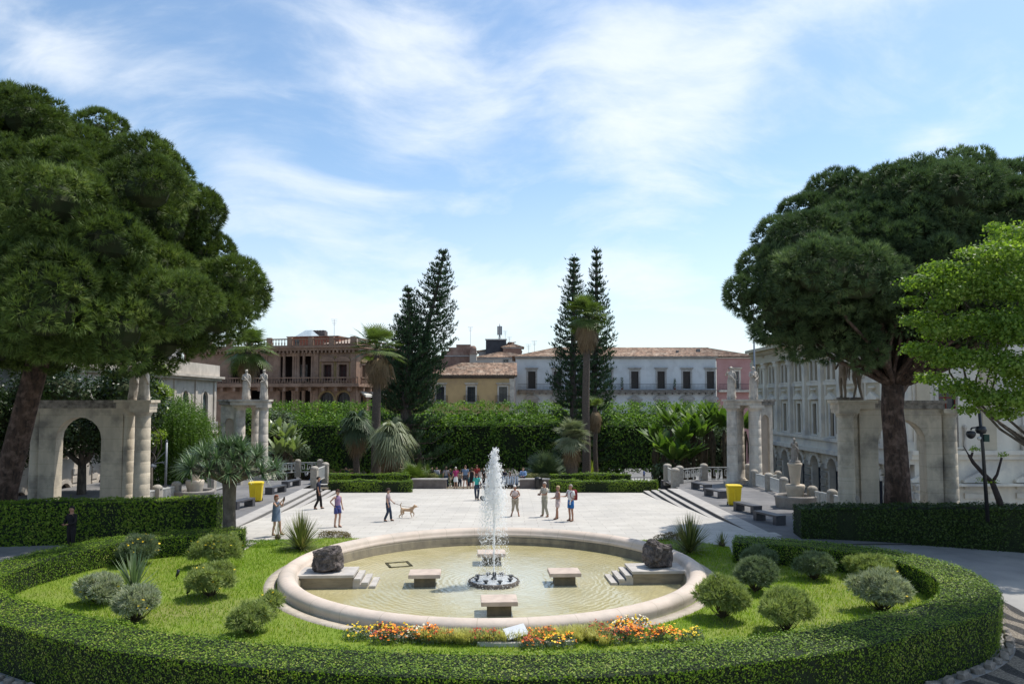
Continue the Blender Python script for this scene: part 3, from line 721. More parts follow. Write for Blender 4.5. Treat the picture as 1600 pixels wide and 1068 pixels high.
def shrub(px, py, wpx, hpx, label, sun_=True, yellow=0, leggy=0, seed=0):
    g = S(px, py, .012); sc = g.y/F; w_ = wpx*sc/2*.80; hh = hpx*sc*.9
    ax_, ay_ = random.uniform(.85,1.15), random.uniform(.85,1.15)
    t = thing('rounded_shrub', label, 'shrub', g, random.uniform(0,6), 'rounded shrubs on the lawn')
    m = MB(); tips = []
    for k in range(46):
        a = random.uniform(0, 6.283); el = random.uniform(.12, 1); r_ = w_*math.sqrt(max(0,1-el*el*.8))*random.uniform(.5,.85)
        e = Vector((math.cos(a)*r_, math.sin(a)*r_, hh*(.25+.55*el)))
        mid = e*.5+Vector((0,0,-.05*hh)); m.tube([(random.uniform(-.04,.04)*w_,random.uniform(-.04,.04)*w_,0), mid, e], [.014,.009,.004], 4, smooth=False)
    m.build('stems', TWIG, t)
    bl = []
    for k in range(85):
        a = random.uniform(0,6.283); ph = math.asin(random.uniform(-.25 if not leggy else .05, 1)); rr = random.uniform(.70,1.0)
        q = w_*.155*random.uniform(.6,1.4)
        lum = 1+.22*math.sin(a*3+seed+px)*math.cos(ph*2+px); rr *= lum; bl.append((math.cos(a)*math.cos(ph)*w_*rr*.95*ax_, math.sin(a)*math.cos(ph)*w_*rr*.95*ay_, hh*.50+math.sin(ph)*hh*.42*rr, q, q, q*.9))
    P, Nn, _ = on_blobs(bl, 620, .22, cull=True, up=.35)
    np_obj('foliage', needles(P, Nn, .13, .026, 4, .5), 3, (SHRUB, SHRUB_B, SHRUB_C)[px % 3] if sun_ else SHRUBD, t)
    if yellow:
        c = [P[i]+Nn[i]*.10 for i in rng.integers(0, len(P), yellow*6) if P[i][2] > hh*.40][:yellow*2]
        if len(c): flowers(c, .07, YEL, t, 'blossoms')
    return t
SH = [  # px, foot y, width, height, label, sunny, yellow, leggy
 (215,882,70,48,'flowering shrub with yellow blossoms behind the spiky rosette',0,36,0),
 (155,942,72,50,'grey green shrub nearest the lawn corner, few yellow flowers',1,8,0),
 (212,972,84,60,'leggy shrub with bare stems and yellow tuft before the spiky rosette',1,14,1),
 (340,884,74,54,'yellow flowered shrub closest to the foot of the dragon tree',1,34,0),
 (331,932,74,56,'dense shrub with yellow flowers on its far side, in front of another on open lawn',1,22,0),
 (424,963,46,40,'small loose shrub with yellow flowers beside a rounder one near the pond rim',1,7,1),
 (391,990,66,50,'round grey green shrub half hidden by the front hedge below the dragon tree',1,5,0),
 (1129,966,90,70,'large pale round shrub close beside the pond rim',1,0,0),
 (1228,988,96,70,'pale round shrub with bare fanning stems at the front hedge',1,0,1),
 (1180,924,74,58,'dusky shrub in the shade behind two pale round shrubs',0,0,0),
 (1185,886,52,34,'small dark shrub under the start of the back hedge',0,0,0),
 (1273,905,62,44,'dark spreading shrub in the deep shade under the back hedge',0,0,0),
 (1366,908,76,42,'pale shrub partly hidden behind the biggest spreading shrub',1,0,0),
 (1379,955,108,66,'biggest spreading shrub with a few yellow flowers inside the corner of the hedge',1,8,1),
]
for s__ in SH: shrub(*s__)
# spiky rosettes
def rosette(name, px, py, wpx, hpx, label, cat, mtl, n=170, width=.022, base=0.0, zlev=.012, group=None, upb=.25):
    g = S(px, py, zlev); sc = g.y/F; r_ = wpx*sc/2; hh = hpx*sc
    t = thing(name, label, cat, g, 0, group); q = []
    P = []
    for k in range(n):
        a = rng.random()*6.283; el = R(5+83*rng.random()**.9); l = (r_ if el < .8 else hh)*rng.uniform(.8,1.08); l = math.hypot(r_*math.cos(el), hh*math.sin(el))*rng.uniform(.78,1.05)
        d = np.array([math.cos(a)*math.cos(el), math.sin(a)*math.cos(el), math.sin(el)]); s = unit(np.cross(d, [0,0,1.])[None])[0]*width
        b = np.array([0,0,base])+d*.05; mid = b+d*l*.55; tip = b+d*l+np.array([0,0,-.10*l*math.cos(el)])
        q += [b-s*.6, b+s*.6, mid+s, mid-s, mid-s, mid+s, tip+s*.1, tip-s*.1]
    np_obj('leaves', q, 4, mtl, t, rnd=np.repeat(rng.random(n), 2)); m = MB(); m.lathe([(.10,0),(.13,.08),(.06,.2+base)], n=8); m.build('core', TWIG, t)
    return t
YUC = leafmat('blue_green_sword_leaves', (.10,.15,.07), (.22,.28,.15), None, .5, .35, .2, .5, tcol=(1.2,1.4,.7))
YUD = leafmat('olive_sword_leaves', (.09,.12,.035), (.22,.24,.08), (.36,.30,.15), .55, .3, .2, .5, tcol=(1.2,1.3,.6))
rosette('yucca', 209,925,72,66,'spiky sword leaved rosette between four round shrubs', 'yucca', YUC, 120, .025)
rosette('yucca', 470,858,78,60,'big spiky yucca beside the pond rim near the woman in the blue dress', 'yucca', YUD, 420, .014)
rosette('yucca', 1077,862,84,60,'big spiky yucca behind the tilted lava rock', 'yucca', YUD, 420, .014)
rosette('yucca', 1128,853,26,24,'small dark spiky plant between the big yucca and the hedge end', 'yucca', YUD, 90, .012)
rosette('yucca', 434,842,26,32,'thin spiky tuft at the feet of the woman in the blue dress', 'yucca', YUD, 60, .010)
# low creeping plants next to the rim
def mound(px, py, wpx, hpx, label, cat, mtl, name='ground_plant', dens=900, leaf=.05, z='x', depth=.5):
    g = S(px, py, .012 if z == 'x' else z); sc = g.y/F; w_ = wpx*sc/2; hh = hpx*sc
    bl = [(random.uniform(-.75,.75)*w_, random.uniform(-.7,.7)*w_*depth, hh*.2, w_*.33, w_*.33*depth*1.3, hh*random.uniform(.5,.8)) for _ in range(12)]
    P, Nn, _ = on_blobs(bl, dens, .1); k = P[:,2] > -.02; o = np_obj(name, leaves(P[k], Nn[k], leaf, .5, .8), 4, mtl); o.location = g
    return tag(o, label, cat)
DRY = leafmat('dry_brown_leaves', (.10,.075,.03), (.19,.15,.06), None, .8, .2, .1)
mound(520,838,60,9,'brown creeping plant between the yucca and the plaza', 'ground plant', DRY)
mound(1050,842,56,10,'brown creeping plant at the plaza edge beside the second big yucca', 'ground plant', DRY)
mound(412,852,70,9,'low bright green plants at the plaza edge by the dragon tree', 'ground plant', LHM)
# garden spots
for px, py, lb in ((293,932,'small black garden spotlight tilted on the lawn between the shrubs and the pond'),(276,905,'small black garden spotlight standing upright in the middle of the lawn'),(110,898,'small black garden spotlight against the inner side of the hedge')):
    g = S(px, py, .012); t = thing('garden_spotlight', lb, 'spotlight', g, .4)
    m = MB(); m.tube([(0,0,0),(0,0,.14)], .012, 6); m.build('stake', BLACKM, t)
    m = MB(); m.tube([(-.02,0,.10),(.02,-.01,.16),(.05,-.02,.30)], [.03,.045,.05], 10); m.build('lamp_head', BLACKM, t)

# ================================================================== FLOWER BED
def bedpt(px, py):
    g = S(px, py, .012); d = math.hypot(g.x-FX, g.y-FY); r = max(d, FR+.42)
    return Vector((FX+(g.x-FX)*r/d, FY+(g.y-FY)*r/d, .012))
STRAW = leafmat('pale_ornamental_grass', (.48,.47,.16), (.72,.68,.32), None, .7, .2, .3, .5, tcol=(1.1,1.1,.6))
def grass_tuft(px, py, label_):
    g = bedpt(px, py); n = 260; a = rng.random(n)*6.283; r0 = rng.random(n)**.5*.12
    b = np.stack([np.cos(a)*r0, np.sin(a)*r0, np.zeros(n)], 1); d = np.stack([np.cos(a)*rng.random(n)*.9, np.sin(a)*rng.random(n)*.9, np.full(n,.8)], 1); d = unit(d)*(.22+.16*rng.random((n,1)))
    s = unit(np.cross(d, [0,0,1.]))*.007; mid = b+d*.7; tip = b+d*1.15+np.array([0,0,-.07])
    o = np_obj('ornamental_grass', np.concatenate([np.stack([b-s,b+s,mid+s,mid-s],1).reshape(-1,3), np.stack([mid-s,mid+s,tip,tip],1).reshape(-1,3)]), 4, STRAW); o.location = g
    tag(o, label_, 'ornamental grass', 'tufts of pale grass in the flower bed')
k = 0
for px in range(668, 945, 17):
    for py in (989, 996, 1003) if not 735 < px < 900 else (987, 992):
        grass_tuft(px+random.uniform(-6,6), py+random.uniform(-3,3), 'pale straw coloured grass tuft in the flower bed around the white slab'); k += 1
def flower_clump(px, py, wpx, mats, label_):
    g = bedpt(px, py); w_ = wpx*g.y/F/2; t = thing('gazania_clump', label_, 'flowers', g, 0, 'flowering clumps in the bed')
    bl = [(random.uniform(-.8,.8)*w_, random.uniform(-.5,.5)*w_*.6, .05, .15,.14,random.uniform(.12,.25)) for _ in range(max(9,int(w_*28)))]
    P, Nn, _ = on_blobs(bl, 700, .12, cull=True); kk = P[:,2] > 0; P = P[kk]; Nn = Nn[kk]
    np_obj('leaves', leaves(P, Nn, .06, .35, .9), 4, SHRUBD, t)
    top = P[P[:,2] > .09]
    for mm in mats:
        c = top[rng.integers(0, len(top), max(12, int(w_*150)))]+np.array([0,0,.05])+rng.normal(size=(max(12, int(w_*150)),3))*np.array([.02,.02,.025]); flowers(c, .058, mm, t, 'blossoms')
FC = [(560,997,40,[YEL],'small clump of plain yellow flowers at the outer end of the bed'),
 (598,990,50,[RED,YEL],'dark red and yellow flowers second from the bed end near the round shrubs'),
 (640,985,52,[YEL,ORG],'yellow and orange flowers close against the pond rim'),
 (655,1000,60,[ORG,WHT],'orange and cream flowers at the start of the pale grass'),
 (610,1003,50,[RED,ORG],'dark red and orange flowers against the hedge far from the plaque'),
 (700,978,60,[RED,ORG],'dark red flowers on stems standing before the pond rim'),
 (830,984,52,[ORG,RED],'orange clump between the plaque and the pond rim'),
 (910,982,40,[RED],'tall dark red flowers by the rim behind the pale grass'),
 (980,986,66,[ORG,YEL,WHT],'mixed orange yellow and cream flowers beyond the last grass tuft'),
 (1010,1000,64,[ORG,RED,ORG],'broad orange and red flower clump touching the front hedge'),
 (1050,1000,50,[ORG,YEL],'orange and yellow clump near the sunlit end of the bed'),
 (1078,1002,34,[YEL],'bright yellow flowers at the far tip of the bed beside open lawn'),
 (875,1010,40,[ORG,YEL],'low orange flowers in front of the white slab'),
 (830,1012,34,[ORG,RED],'few orange red flowers before the slab under the plaque'),
 (758,968,52,[RED],'dark red flower heads on thin stems in front of the near pedestal'),
 (960,1004,50,[ORG,RED],'orange flowers tucked between pale grass and hedge')]
for f_ in FC: flower_clump(*f_)
# white slab with the small lectern plaque
g = bedpt(818, 1006); t = thing('stone_slab', 'long white weathered stone slab lying in the flower bed', 'slab', (g.x, g.y, 0), R(1.5))
m = MB(); m.prism([(-1.05,-.10),(-.6,-.18),(.5,-.16),(1.15,-.08),(1.2,.08),(.6,.16),(-.5,.2),(-1.1,.1)], .0, .10); m.build('slab', mat('white_marble', (.62,.58,.52),(.45,.42,.38), 6, .8, .3, 20), t)
g = bedpt(806, 1004); t = thing('plaque_stand', 'small tilted grey metal plaque on a stand above the white slab', 'plaque', (g.x, g.y, .10), R(25))
m = MB(); m.box(-.09,.09,-.05,.05,0,.1); m.build('foot', GREYM, t)
m = MB(); M_ = Matrix.Translation((0,0,.17)) @ Matrix.Rotation(R(28),4,'X') @ Matrix.Rotation(R(-10),4,'Y'); m.box(-.26,.26,-.17,.17,-.015,.015, M_); m.build('plate', mat('brushed_plate', (.5,.52,.54),(.42,.44,.46), 4, .35, metal=.4), t)
# ================================================================== ARCHITECTURE
def rotm(org, ang): return Matrix.Translation(org) @ Matrix.Rotation(ang, 4, 'Z')
def lmat(ang_org): return ang_org
def arch_poly(x0, x1, z0, zs, n=10, pointed=False):
    """outline of an arched opening, springing at zs"""
    r = (x1-x0)/2; c = (x0+x1)/2
    return [(x0,z0),(x1,z0)]+[(c+r*math.cos(math.pi*i/n), zs+r*math.sin(math.pi*i/n)) for i in range(n+1)]
def wall_panel(mb, W, z0, z1, ops, depth=.35, M=None, y=0.0):
    """wall face in the local XZ plane (outside towards -Y) with rectangular or arched openings cut into it; ops: (x0,x1,z0,z1,arched)"""
    xs = sorted({0, W, *[o[0] for o in ops], *[o[1] for o in ops]}); zs = sorted({z0, z1, *[o[2] for o in ops], *[o[3] for o in ops]})
    T = (lambda p: M @ Vector(p)) if M is not None else (lambda p: Vector(p))
    for i in range(len(xs)-1):
        # merge vertical runs of solid cells
        run = None
        for j in range(len(zs)-1):
            cx, cz = (xs[i]+xs[i+1])/2, (zs[j]+zs[j+1])/2
            hole = any(o[0] < cx < o[1] and o[2] < cz < o[3] for o in ops)
            if not hole and run is None: run = zs[j]
            if (hole or j == len(zs)-2) and run is not None:
                top = zs[j] if hole else zs[j+1]
                mb.poly([T((xs[i],y,run)),T((xs[i+1],y,run)),T((xs[i+1],y,top)),T((xs[i],y,top))]); run = None
    for o in ops:
        x0, x1, a, b = o[:4]
        if len(o) > 4 and o[4]:
            r = (x1-x0)/2; c = (x0+x1)/2; zsp = b-r; n = 10
            cur = [(c-r*math.cos(math.pi*k/n), zsp+r*math.sin(math.pi*k/n)) for k in range(n+1)]
            for k in range(n):
                (ax, az), (bx, bz) = cur[k], cur[k+1]
                mb.poly([T((ax,y,az)),T((bx,y,bz)),T((bx,y,b)),T((ax,y,b))])
                mb.poly([T((ax,y,az)),T((ax,y+depth,az)),T((bx,y+depth,bz)),T((bx,y,bz))])
            zt_ = zsp
        else:
            zt_ = b; mb.poly([T((x0,y,b)),T((x0,y+depth,b)),T((x1,y+depth,b)),T((x1,y,b))])
        mb.poly([T((x0,y,a)),T((x0,y+depth,a)),T((x0,y+depth,zt_)),T((x0,y,zt_))])
        mb.poly([T((x1,y,a)),T((x1,y,zt_)),T((x1,y+depth,zt_)),T((x1,y+depth,a))])
        mb.poly([T((x0,y,a)),T((x1,y,a)),T((x1,y+depth,a)),T((x0,y+depth,a))])
def window(parent, x0, x1, z0, z1, frame_m, pane_m=GLASS, y=0.0, arched=False, surround=.16, sur_m=None, hood=0, depth=.3, bars=(1,1), name='window', sill=True):
    """window part: surround and bars; pane is its sub-part"""
    m = MB(); s = surround
    if s:
        zt_ = z1-(x1-x0)/2 if arched else z1
        m.box(x0-s, x0, y-.07, y+.02, z0, zt_); m.box(x1, x1+s, y-.07, y+.02, z0, zt_)
        if arched:
            r = (x1-x0)/2; c = (x0+x1)/2; n = 10
            for k in range(n):
                a, b = math.pi*k/n, math.pi*(k+1)/n
                pts = [(c-r*math.cos(a), zt_+r*math.sin(a)), (c-(r+s)*math.cos(a), zt_+(r+s)*math.sin(a)), (c-(r+s)*math.cos(b), zt_+(r+s)*math.sin(b)), (c-r*math.cos(b), zt_+r*math.sin(b))]
                m.prism(pts, y-.07, y+.02, 'y')
        else: m.box(x0-s, x1+s, y-.07, y+.02, z1, z1+s)
        if sill: m.box(x0-s-.06, x1+s+.06, y-.16, y+.02, z0-.12, z0)
        if hood == 1: m.box(x0-s-.2, x1+s+.2, y-.34, y+.02, z1+s+.22, z1+s+.36); m.box(x0-s-.1, x1+s+.1, y-.2, y+.02, z1+s+.08, z1+s+.22)
        if hood == 2:
            c = (x0+x1)/2; w_ = (x1-x0)/2+s+.25; b = z1+s+.1
            m.prism([(c-w_,b),(c+w_,b),(c+w_,b+.13),(c,b+.13+w_*.5),(c-w_,b+.13)], y-.3, y+.02, 'y')
        if hood == 3:
            c = (x0+x1)/2; w_ = (x1-x0)/2+s+.25; b = z1+s+.1
            m.prism([(c-w_,b)]+[(c-w_*math.cos(math.pi*(.0+k/8)), b+.12+w_*.5*math.sin(math.pi*k/8)) for k in range(9)]+[(c+w_,b)], y-.3, y+.02, 'y')
    else: m.box(x0, x1, y+.02, y+.06, z0, z0+.05)
    f = m.build(name, sur_m or frame_m, parent)
    m = MB(); yy_ = y+depth-.05
    if arched:
        r = (x1-x0)/2; c = (x0+x1)/2; m.poly([(x0,yy_,z0),(x1,yy_,z0)]+[(c+r*math.cos(math.pi*k/10), yy_, z1-r+r*math.sin(math.pi*k/10)) for k in range(11)])
    else: m.poly([(x0,yy_,z0),(x1,yy_,z0),(x1,yy_,z1),(x0,yy_,z1)])
    m.build('pane', pane_m, f)
    if bars:
        m = MB(); b_ = .035
        for k in range(bars[0]+1):
            xx = x0+(x1-x0)*k/(bars[0]+1) if k else x0+b_
            m.box(xx-b_, xx+b_, yy_-.05, yy_-.01, z0, z1-(.3 if arched else 0))
        m.box(x1-2*b_, x1, yy_-.05, yy_-.01, z0, z1-(.3 if arched else 0))
        for k in range(bars[1]): m.box(x0, x1, yy_-.045, yy_-.012, z0+(z1-z0)*(k+1)/(bars[1]+1)-b_, z0+(z1-z0)*(k+1)/(bars[1]+1)+b_)
        m.build('glazing_bar', frame_m, f)
    return f
def roof_mat():
    m = mat('terracotta_tiles', (.27,.175,.12), (.19,.13,.095), 1.5, .9, 0, c3=(.33,.26,.20), s3=.7)
    t = m.node_tree; b = t.nodes['Principled BSDF']; src = b.inputs['Base Color'].links[0].from_socket
    tc = t.nodes.new('ShaderNodeTexCoord')
    v = t.nodes.new('ShaderNodeTexVoronoi'); v.inputs['Scale'].default_value = 3.2; t.links.new(tc.outputs['Object'], v.inputs[0])
    mp = t.nodes.new('ShaderNodeMapping'); mp.inputs['Scale'].default_value = (1, .55, .55); t.links.new(tc.outputs['Object'], mp.inputs[0]); t.links.new(mp.outputs[0], v.inputs[0])
    hs = t.nodes.new('ShaderNodeHueSaturation'); sp = t.nodes.new('ShaderNodeSeparateColor'); t.links.new(v.outputs['Color'], sp.inputs[0])
    r = t.nodes.new('ShaderNodeMapRange'); t.links.new(sp.outputs[0], r.inputs[0]); r.inputs[3].default_value = .55; r.inputs[4].default_value = 1.45
    t.links.new(r.outputs[0], hs.inputs['Value']); t.links.new(src, hs.inputs['Color'])
    t.links.new(hs.outputs[0], b.inputs['Base Color']); return m
ROOF = roof_mat()
def tiled_slope(mb, a, b, c, d, pitch=.26):
    """roof slope a-b eave, d-c ridge, with rolled tile rows as real ridges"""
    a, b, c, d = map(Vector, (a, b, c, d)); n = max(2, int((b-a).length/pitch)); nr = ((b-a).cross(d-a)).normalized()
    if nr.z < 0: nr = -nr
    prev = None; vs = []; 
    for i in range(2*n+1):
        t = i/(2*n); lo = a.lerp(b, t); hi = d.lerp(c, t); o = nr*(.09 if i % 2 else 0)
        vs += [lo+o, hi+o]
    mb.add(vs, [(2*i, 2*i+2, 2*i+3, 2*i+1) for i in range(2*n)])
def railing_bars(m, x0, x1, y, z0, z1, step=.14, t=.018, M=None):
    m.box(x0, x1, y-.025, y+.025, z1-.05, z1, M); m.box(x0, x1, y-.02, y+.02, z0, z0+.04, M)
    n = max(1, int((x1-x0)/step))
    for k in range(n+1):
        x = x0+(x1-x0)*k/n; m.box(x-t, x+t, y-t, y+t, z0+.04, z1-.05, M)
def balusters(m, x0, x1, y, z0, z1, step=.42):
    m.box(x0, x1, y-.14, y+.14, z1-.16, z1); m.box(x0, x1, y-.14, y+.14, z0, z0+.14)
    n = max(1, int((x1-x0)/step))
    for k in range(n):
        x = x0+(x1-x0)*(k+.5)/n; m.lathe([(.06,0),(.11,(z1-z0)*.25),(.05,(z1-z0)*.45),(.06,z1-z0-.3)], (x,y,z0+.14), 6)

# ------------------------------------------------ white palace (long pale block), pink and yellow houses
WY = 125.0
def ux(px, Y): return (px-800)/F*Y
def uz(py, Y): return CZ-(py-625)/F*Y
WHITEP = mat('weathered_white_plaster', (.58,.60,.61), (.50,.52,.53), .35, .95, .05, 5, stretch=(1,1,.25), c3=(.46,.475,.48), s3=.5)
PINKP = mat('pink_plaster', (.48,.27,.25), (.42,.22,.20), .6, .95)
YELP = mat('ochre_plaster', (.60,.41,.20), (.52,.35,.17), .5, .95, c3=(.44,.30,.16), s3=.3)
TRIM = mat('grey_stone_trim', (.40,.39,.37), (.26,.25,.24), 1.5, .9)
BALC = mat('dirty_balcony_stone', (.27,.25,.23), (.14,.13,.12), 2.5, .95)
IRON = mat('wrought_iron', (.035,.035,.037), None, rough=.6)
def gable(parent, x0, x1, y0, y1, z, h, hipl=True, hipr=True, over=.6):
    m = MB(); x0 -= over; x1 += over; y0 -= over; y1 += over; ym = (y0+y1)/2; r = (y1-y0)/2
    la = x0+(r if hipl else 0); lb = x1-(r if hipr else 0)
    tiled_slope(m, (x0,y0,z),(x1,y0,z),(lb,ym,z+h),(la,ym,z+h)); m.poly([(x1,y1,z),(x0,y1,z),(la,ym,z+h),(lb,ym,z+h)])
    m.poly([(x0,y1,z),(x0,y0,z),(la,ym,z+h)]); m.poly([(x1,y0,z),(x1,y1,z),(lb,ym,z+h)])
    m.poly([(x0,y0,z-.02),(x0,y1,z-.02),(x1,y1,z-.02),(x1,y0,z-.02)])
    return m.build('roof', ROOF, parent)
def cornice(parent, x0, x1, y, z, mtl, proj=.5, h=.5, name='cornice', dent=0):
    m = MB(); m.box(x0-.1, x1+.1, y-proj*.4, y+.05, z-h, z-h*.4); m.box(x0-.2, x1+.2, y-proj, y+.05, z-h*.4+.003, z)
    if dent:
        n = int((x1-x0)/dent)
        for k in range(n): xx = x0+(k+.5)*(x1-x0)/n; m.box(xx-dent*.22, xx+dent*.22, y-proj*.8, y-proj*.41, z-h*.75, z-h*.4)
    return m.build(name, mtl, parent)
X0 = ux(806, WY); X1 = ux(1119, WY); ze = uz(557, WY); W_ = X1-X0
t = thing('white_palace', 'long white two storey palace with brown tiled roof and one continuous balcony', 'building', (X0, WY, 0))
wins = [831,871,911,950,992,1033,1073,1113]
ops = []; pw = []
for px in wins:
    c = ux(px, WY)-X0
    if px == 1113: c -= .3
    pw.append(c); ops.append((c-.62, c+.62, uz(607,WY), uz(580,WY))); ops.append((c-.75, c+.75, -5.2, uz(628,WY)))
m = MB(); wall_panel(m, W_, -5.3, ze, ops, .35); m.poly([(0,0,-5.3),(0,14,-5.3),(0,14,ze),(0,0,ze)]); m.poly([(W_,0,-5.3),(W_,14,-5.3),(W_,14,ze),(W_,0,ze)]); m.poly([(0,14,-5.3),(W_,14,-5.3),(W_,14,ze),(0,14,ze)])
m.build('wall', WHITEP, t)
PALEDOOR = mat('pale_green_glass_door', (.20,.27,.25), (.14,.18,.17), 1, .3)
for i, c in enumerate(pw):
    window(t, c-.62, c+.62, uz(607,WY), uz(580,WY), SHUT, PALEDOOR if wins[i] == 950 else SHUT, hood=1, surround=.28, sur_m=TRIM, bars=(1,2), sill=False)
    window(t, c-.75, c+.75, -1.0, uz(628,WY), SHUT, SHUT, hood=2 if i in (4,) else 3, surround=.28, sur_m=TRIM, bars=None, sill=False)
zb = uz(609, WY)
m = MB(); m.box(.3, W_-.2, -1.1, 0, zb-.12, zb); m.box(.5, W_-.4, -.95, 0, zb-.42, zb-.123)
n = int(W_/1.1)
for k in range(n): xx = .6+k*(W_-1.2)/(n-1); m.box(xx-.14, xx+.14, -.8, 0, zb-.75, zb-.42)
bal = m.build('balcony', BALC, t)
m = MB(); railing_bars(m, .35, W_-.3, -1.02, zb, zb+1.0, .22, .014); m.build('railing', IRON, bal)
cornice(t, 0, W_, 0, ze, TRIM, .55, .35, dent=0)
gable(t, 0, W_, 0, 14, ze+.01, 2.0, True, False)
m = MB(); m.box(W_*.93, W_*.93+.5, 3, 4, ze+.8, ze+1.5); m.build('chimney', mat('sooty_plaster', (.25,.24,.23),(.12,.115,.11), 3), t); m = MB(); m.box(W_*.82, W_*.82+.4, 2.5, 3, ze+.6, ze+1.2); m.build('chimney', MATS['sooty_plaster'], t)
def potted(x, y, z, h, label_):
    t_ = thing('balcony_plant', label_, 'potted plant', (x, y, z)); m = MB(); m.lathe([(.16,0),(.22,.3)], n=8); m.build('pot', mat('terracotta_pot', (.3,.12,.07)), t_)
    P, Nn, _ = on_blobs([(0,0,.3+h*(k+.5)/5,.22,.22,h*.16) for k in range(5)], 60, .2); np_obj('foliage', leaves(P, Nn, .18, .5), 4, HEDGE_D, t_)
potted(ux(971,WY), WY-.6, zb, 1.7, 'dark tall potted shrub on the white palace balcony between two dark shutters')
potted(ux(1053,WY), WY-.6, zb, 1.5, 'second dark potted shrub on the white palace balcony, farther toward the pink house')
# pink end house
P0 = ux(1119.5, WY); PW = ux(1181, WY)-P0; 
t = thing('pink_house', 'pink plastered house end joined to the long white palace', 'building', (P0, WY+.02, 0)); c = ux(1149, WY)-P0
m = MB(); wall_panel(m, PW, -5.3, ze, [(c-.6,c+.6,uz(607,WY),uz(580,WY))], .3); m.poly([(PW,0,-5.3),(PW,13,-5.3),(PW,13,ze),(PW,0,ze)]); m.build('wall', PINKP, t)
window(t, c-.6, c+.6, uz(607,WY), uz(580,WY), TRIM, GLASS, hood=1, surround=.3, sur_m=STONE_W)
m = MB(); m.box(.2, PW-.1, -.9, 0, zb-.35, zb); bal = m.build('balcony', STONE_W, t); m = MB(); railing_bars(m, .25, PW-.2, -.82, zb, zb+1.0, .22, .014); m.build('railing', IRON, bal)
m = MB(); m.box(-.1, PW+.1, -.3, 0, ze-.3, ze-.1); m.build('cornice', STONE_W, t)
gable(t, .7, PW, 0, 13, ze+.01, 1.9, False, True)
# yellow house
YY_ = 117.0; X0 = ux(668, YY_); X1 = ux(803, YY_); W_ = X1-X0; ze2 = uz(586, YY_)
t = thing('yellow_house', 'ochre yellow house with a low tiled roof and three shuttered balcony windows', 'building', (X0, YY_, 0))
pw = [ux(p, YY_)-X0 for p in (688,736.5,786)]
m = MB(); wall_panel(m, W_, -5.3, ze2, [(c-.62,c+.62,uz(627,YY_),uz(604,YY_)) for c in pw], .3)
m.poly([(0,0,-5.3),(0,10,-5.3),(0,10,ze2),(0,0,ze2)]); m.poly([(W_,0,-5.3),(W_,10,-5.3),(W_,10,ze2),(W_,0,ze2)]); m.build('wall', YELP, t)
m = MB(); m.box(0,.7,-.06,0,-5.2,ze2-.5); m.box(W_-.7,W_,-.06,0,-5.2,ze2-.5); m.build('corner_pilaster', STONE_W, t)
for c in pw:
    window(t, c-.62, c+.62, uz(627,YY_), uz(604,YY_), SHUT, GLASS, hood=1, surround=.25, sur_m=STONE_W, sill=False)
    m = MB(); zz = uz(628,YY_); m.box(c-1.1, c+1.1, -.75, 0, zz-.25, zz); b_ = m.build('balcony', BALC, t); m = MB(); railing_bars(m, c-1.1, c+1.1, -.7, zz, zz+1.05, .16, .014)
    railing_bars(m, 0, .7, 0, zz, zz+1.05, .16, .014, Matrix.Translation((c-1.1,-.7,0)) @ Matrix.Rotation(R(90),4,'Z')); railing_bars(m, 0, .7, 0, zz, zz+1.05, .16, .014, Matrix.Translation((c+1.1,-.7,0)) @ Matrix.Rotation(R(90),4,'Z')); m.build('railing', IRON, b_)
cornice(t, 0, W_, 0, ze2, mat('dark_eave', (.16,.12,.09), (.09,.07,.055), 3), .45, .5, dent=.5)
gable(t, 0, W_, 0, 10, ze2+.01, 2.15, True, False, .5)
# houses peeping over the roofs
BRICK = mat('old_brick', (.27,.17,.13), (.19,.12,.095), 3, .95, .2, 12, c3=(.33,.24,.19), s3=.6)
def block(name, label, px0, px1, Y, pyt, depth, mtl, roofh=0, wins=()):
    x0, x1 = ux(px0, Y), ux(px1, Y); z = uz(pyt, Y); t = thing(name, label, 'building', (x0, Y, 0)); W_ = x1-x0
    ops = [(a*W_, b*W_, z-c, z-d) for a, b, c, d in wins]; m = MB(); wall_panel(m, W_, -5.3, z, ops, .3)
    for x in (0, W_): m.poly([(x,0,-5.3),(x,depth,-5.3),(x,depth,z),(x,0,z)])
    m.poly([(0,0,z),(W_,0,z),(W_,depth,z),(0,depth,z)]); m.poly([(0,depth,-5.3),(W_,depth,-5.3),(W_,depth,z),(0,depth,z)]); m.build('wall', mtl, t)
    m = MB(); m.box(-.15, W_+.15, -.15, .3, z, z+.25); m.build('coping', TRIM, t)
    for o in ops: window(t, *o, frame_m=TRIM, surround=.1)
    if roofh: gable(t, 0, W_, .35, depth, z+.26, roofh)
    return t, W_, z
CREAMP = mat('cream_plaster', (.52,.47,.40), (.44,.40,.34), .8, .95)
tb, Wb, zB = block('brick_house', 'stepped old brick house rising behind the yellow house', 676, 735, 140, 557, 9, BRICK)
for a, b, h in ((.2,1,.9),(.42,1,1.1),(.50,1,1.0)):
    pass
m = MB(); m.box(Wb*.22, Wb, .0, 8, zB+.26, zB+1.1); m.box(Wb*.42, Wb-.01, .01, 7.9, zB+1.1, zB+1.75); m.box(Wb*.62, Wb-.02, .02, 7.8, zB+1.75, zB+2.3); m.build('stepped_gable', BRICK, tb)
m = MB(); m.box(0,2.2,0,2.2,-5.3,9.6); 
tc_ = thing('chimney_tower', 'narrow cream chimney tower with small domed cap beside the stepped brick house', 'chimney', (ux(734,139), 138.6, 0)); m = MB(); m.box(0,1.25*1,0,1.6,-5.3,uz(553,139)); m.box(1.25,4.4,0,1.6,-5.3,uz(563,139)); m.build('shaft', CREAMP, tc_)
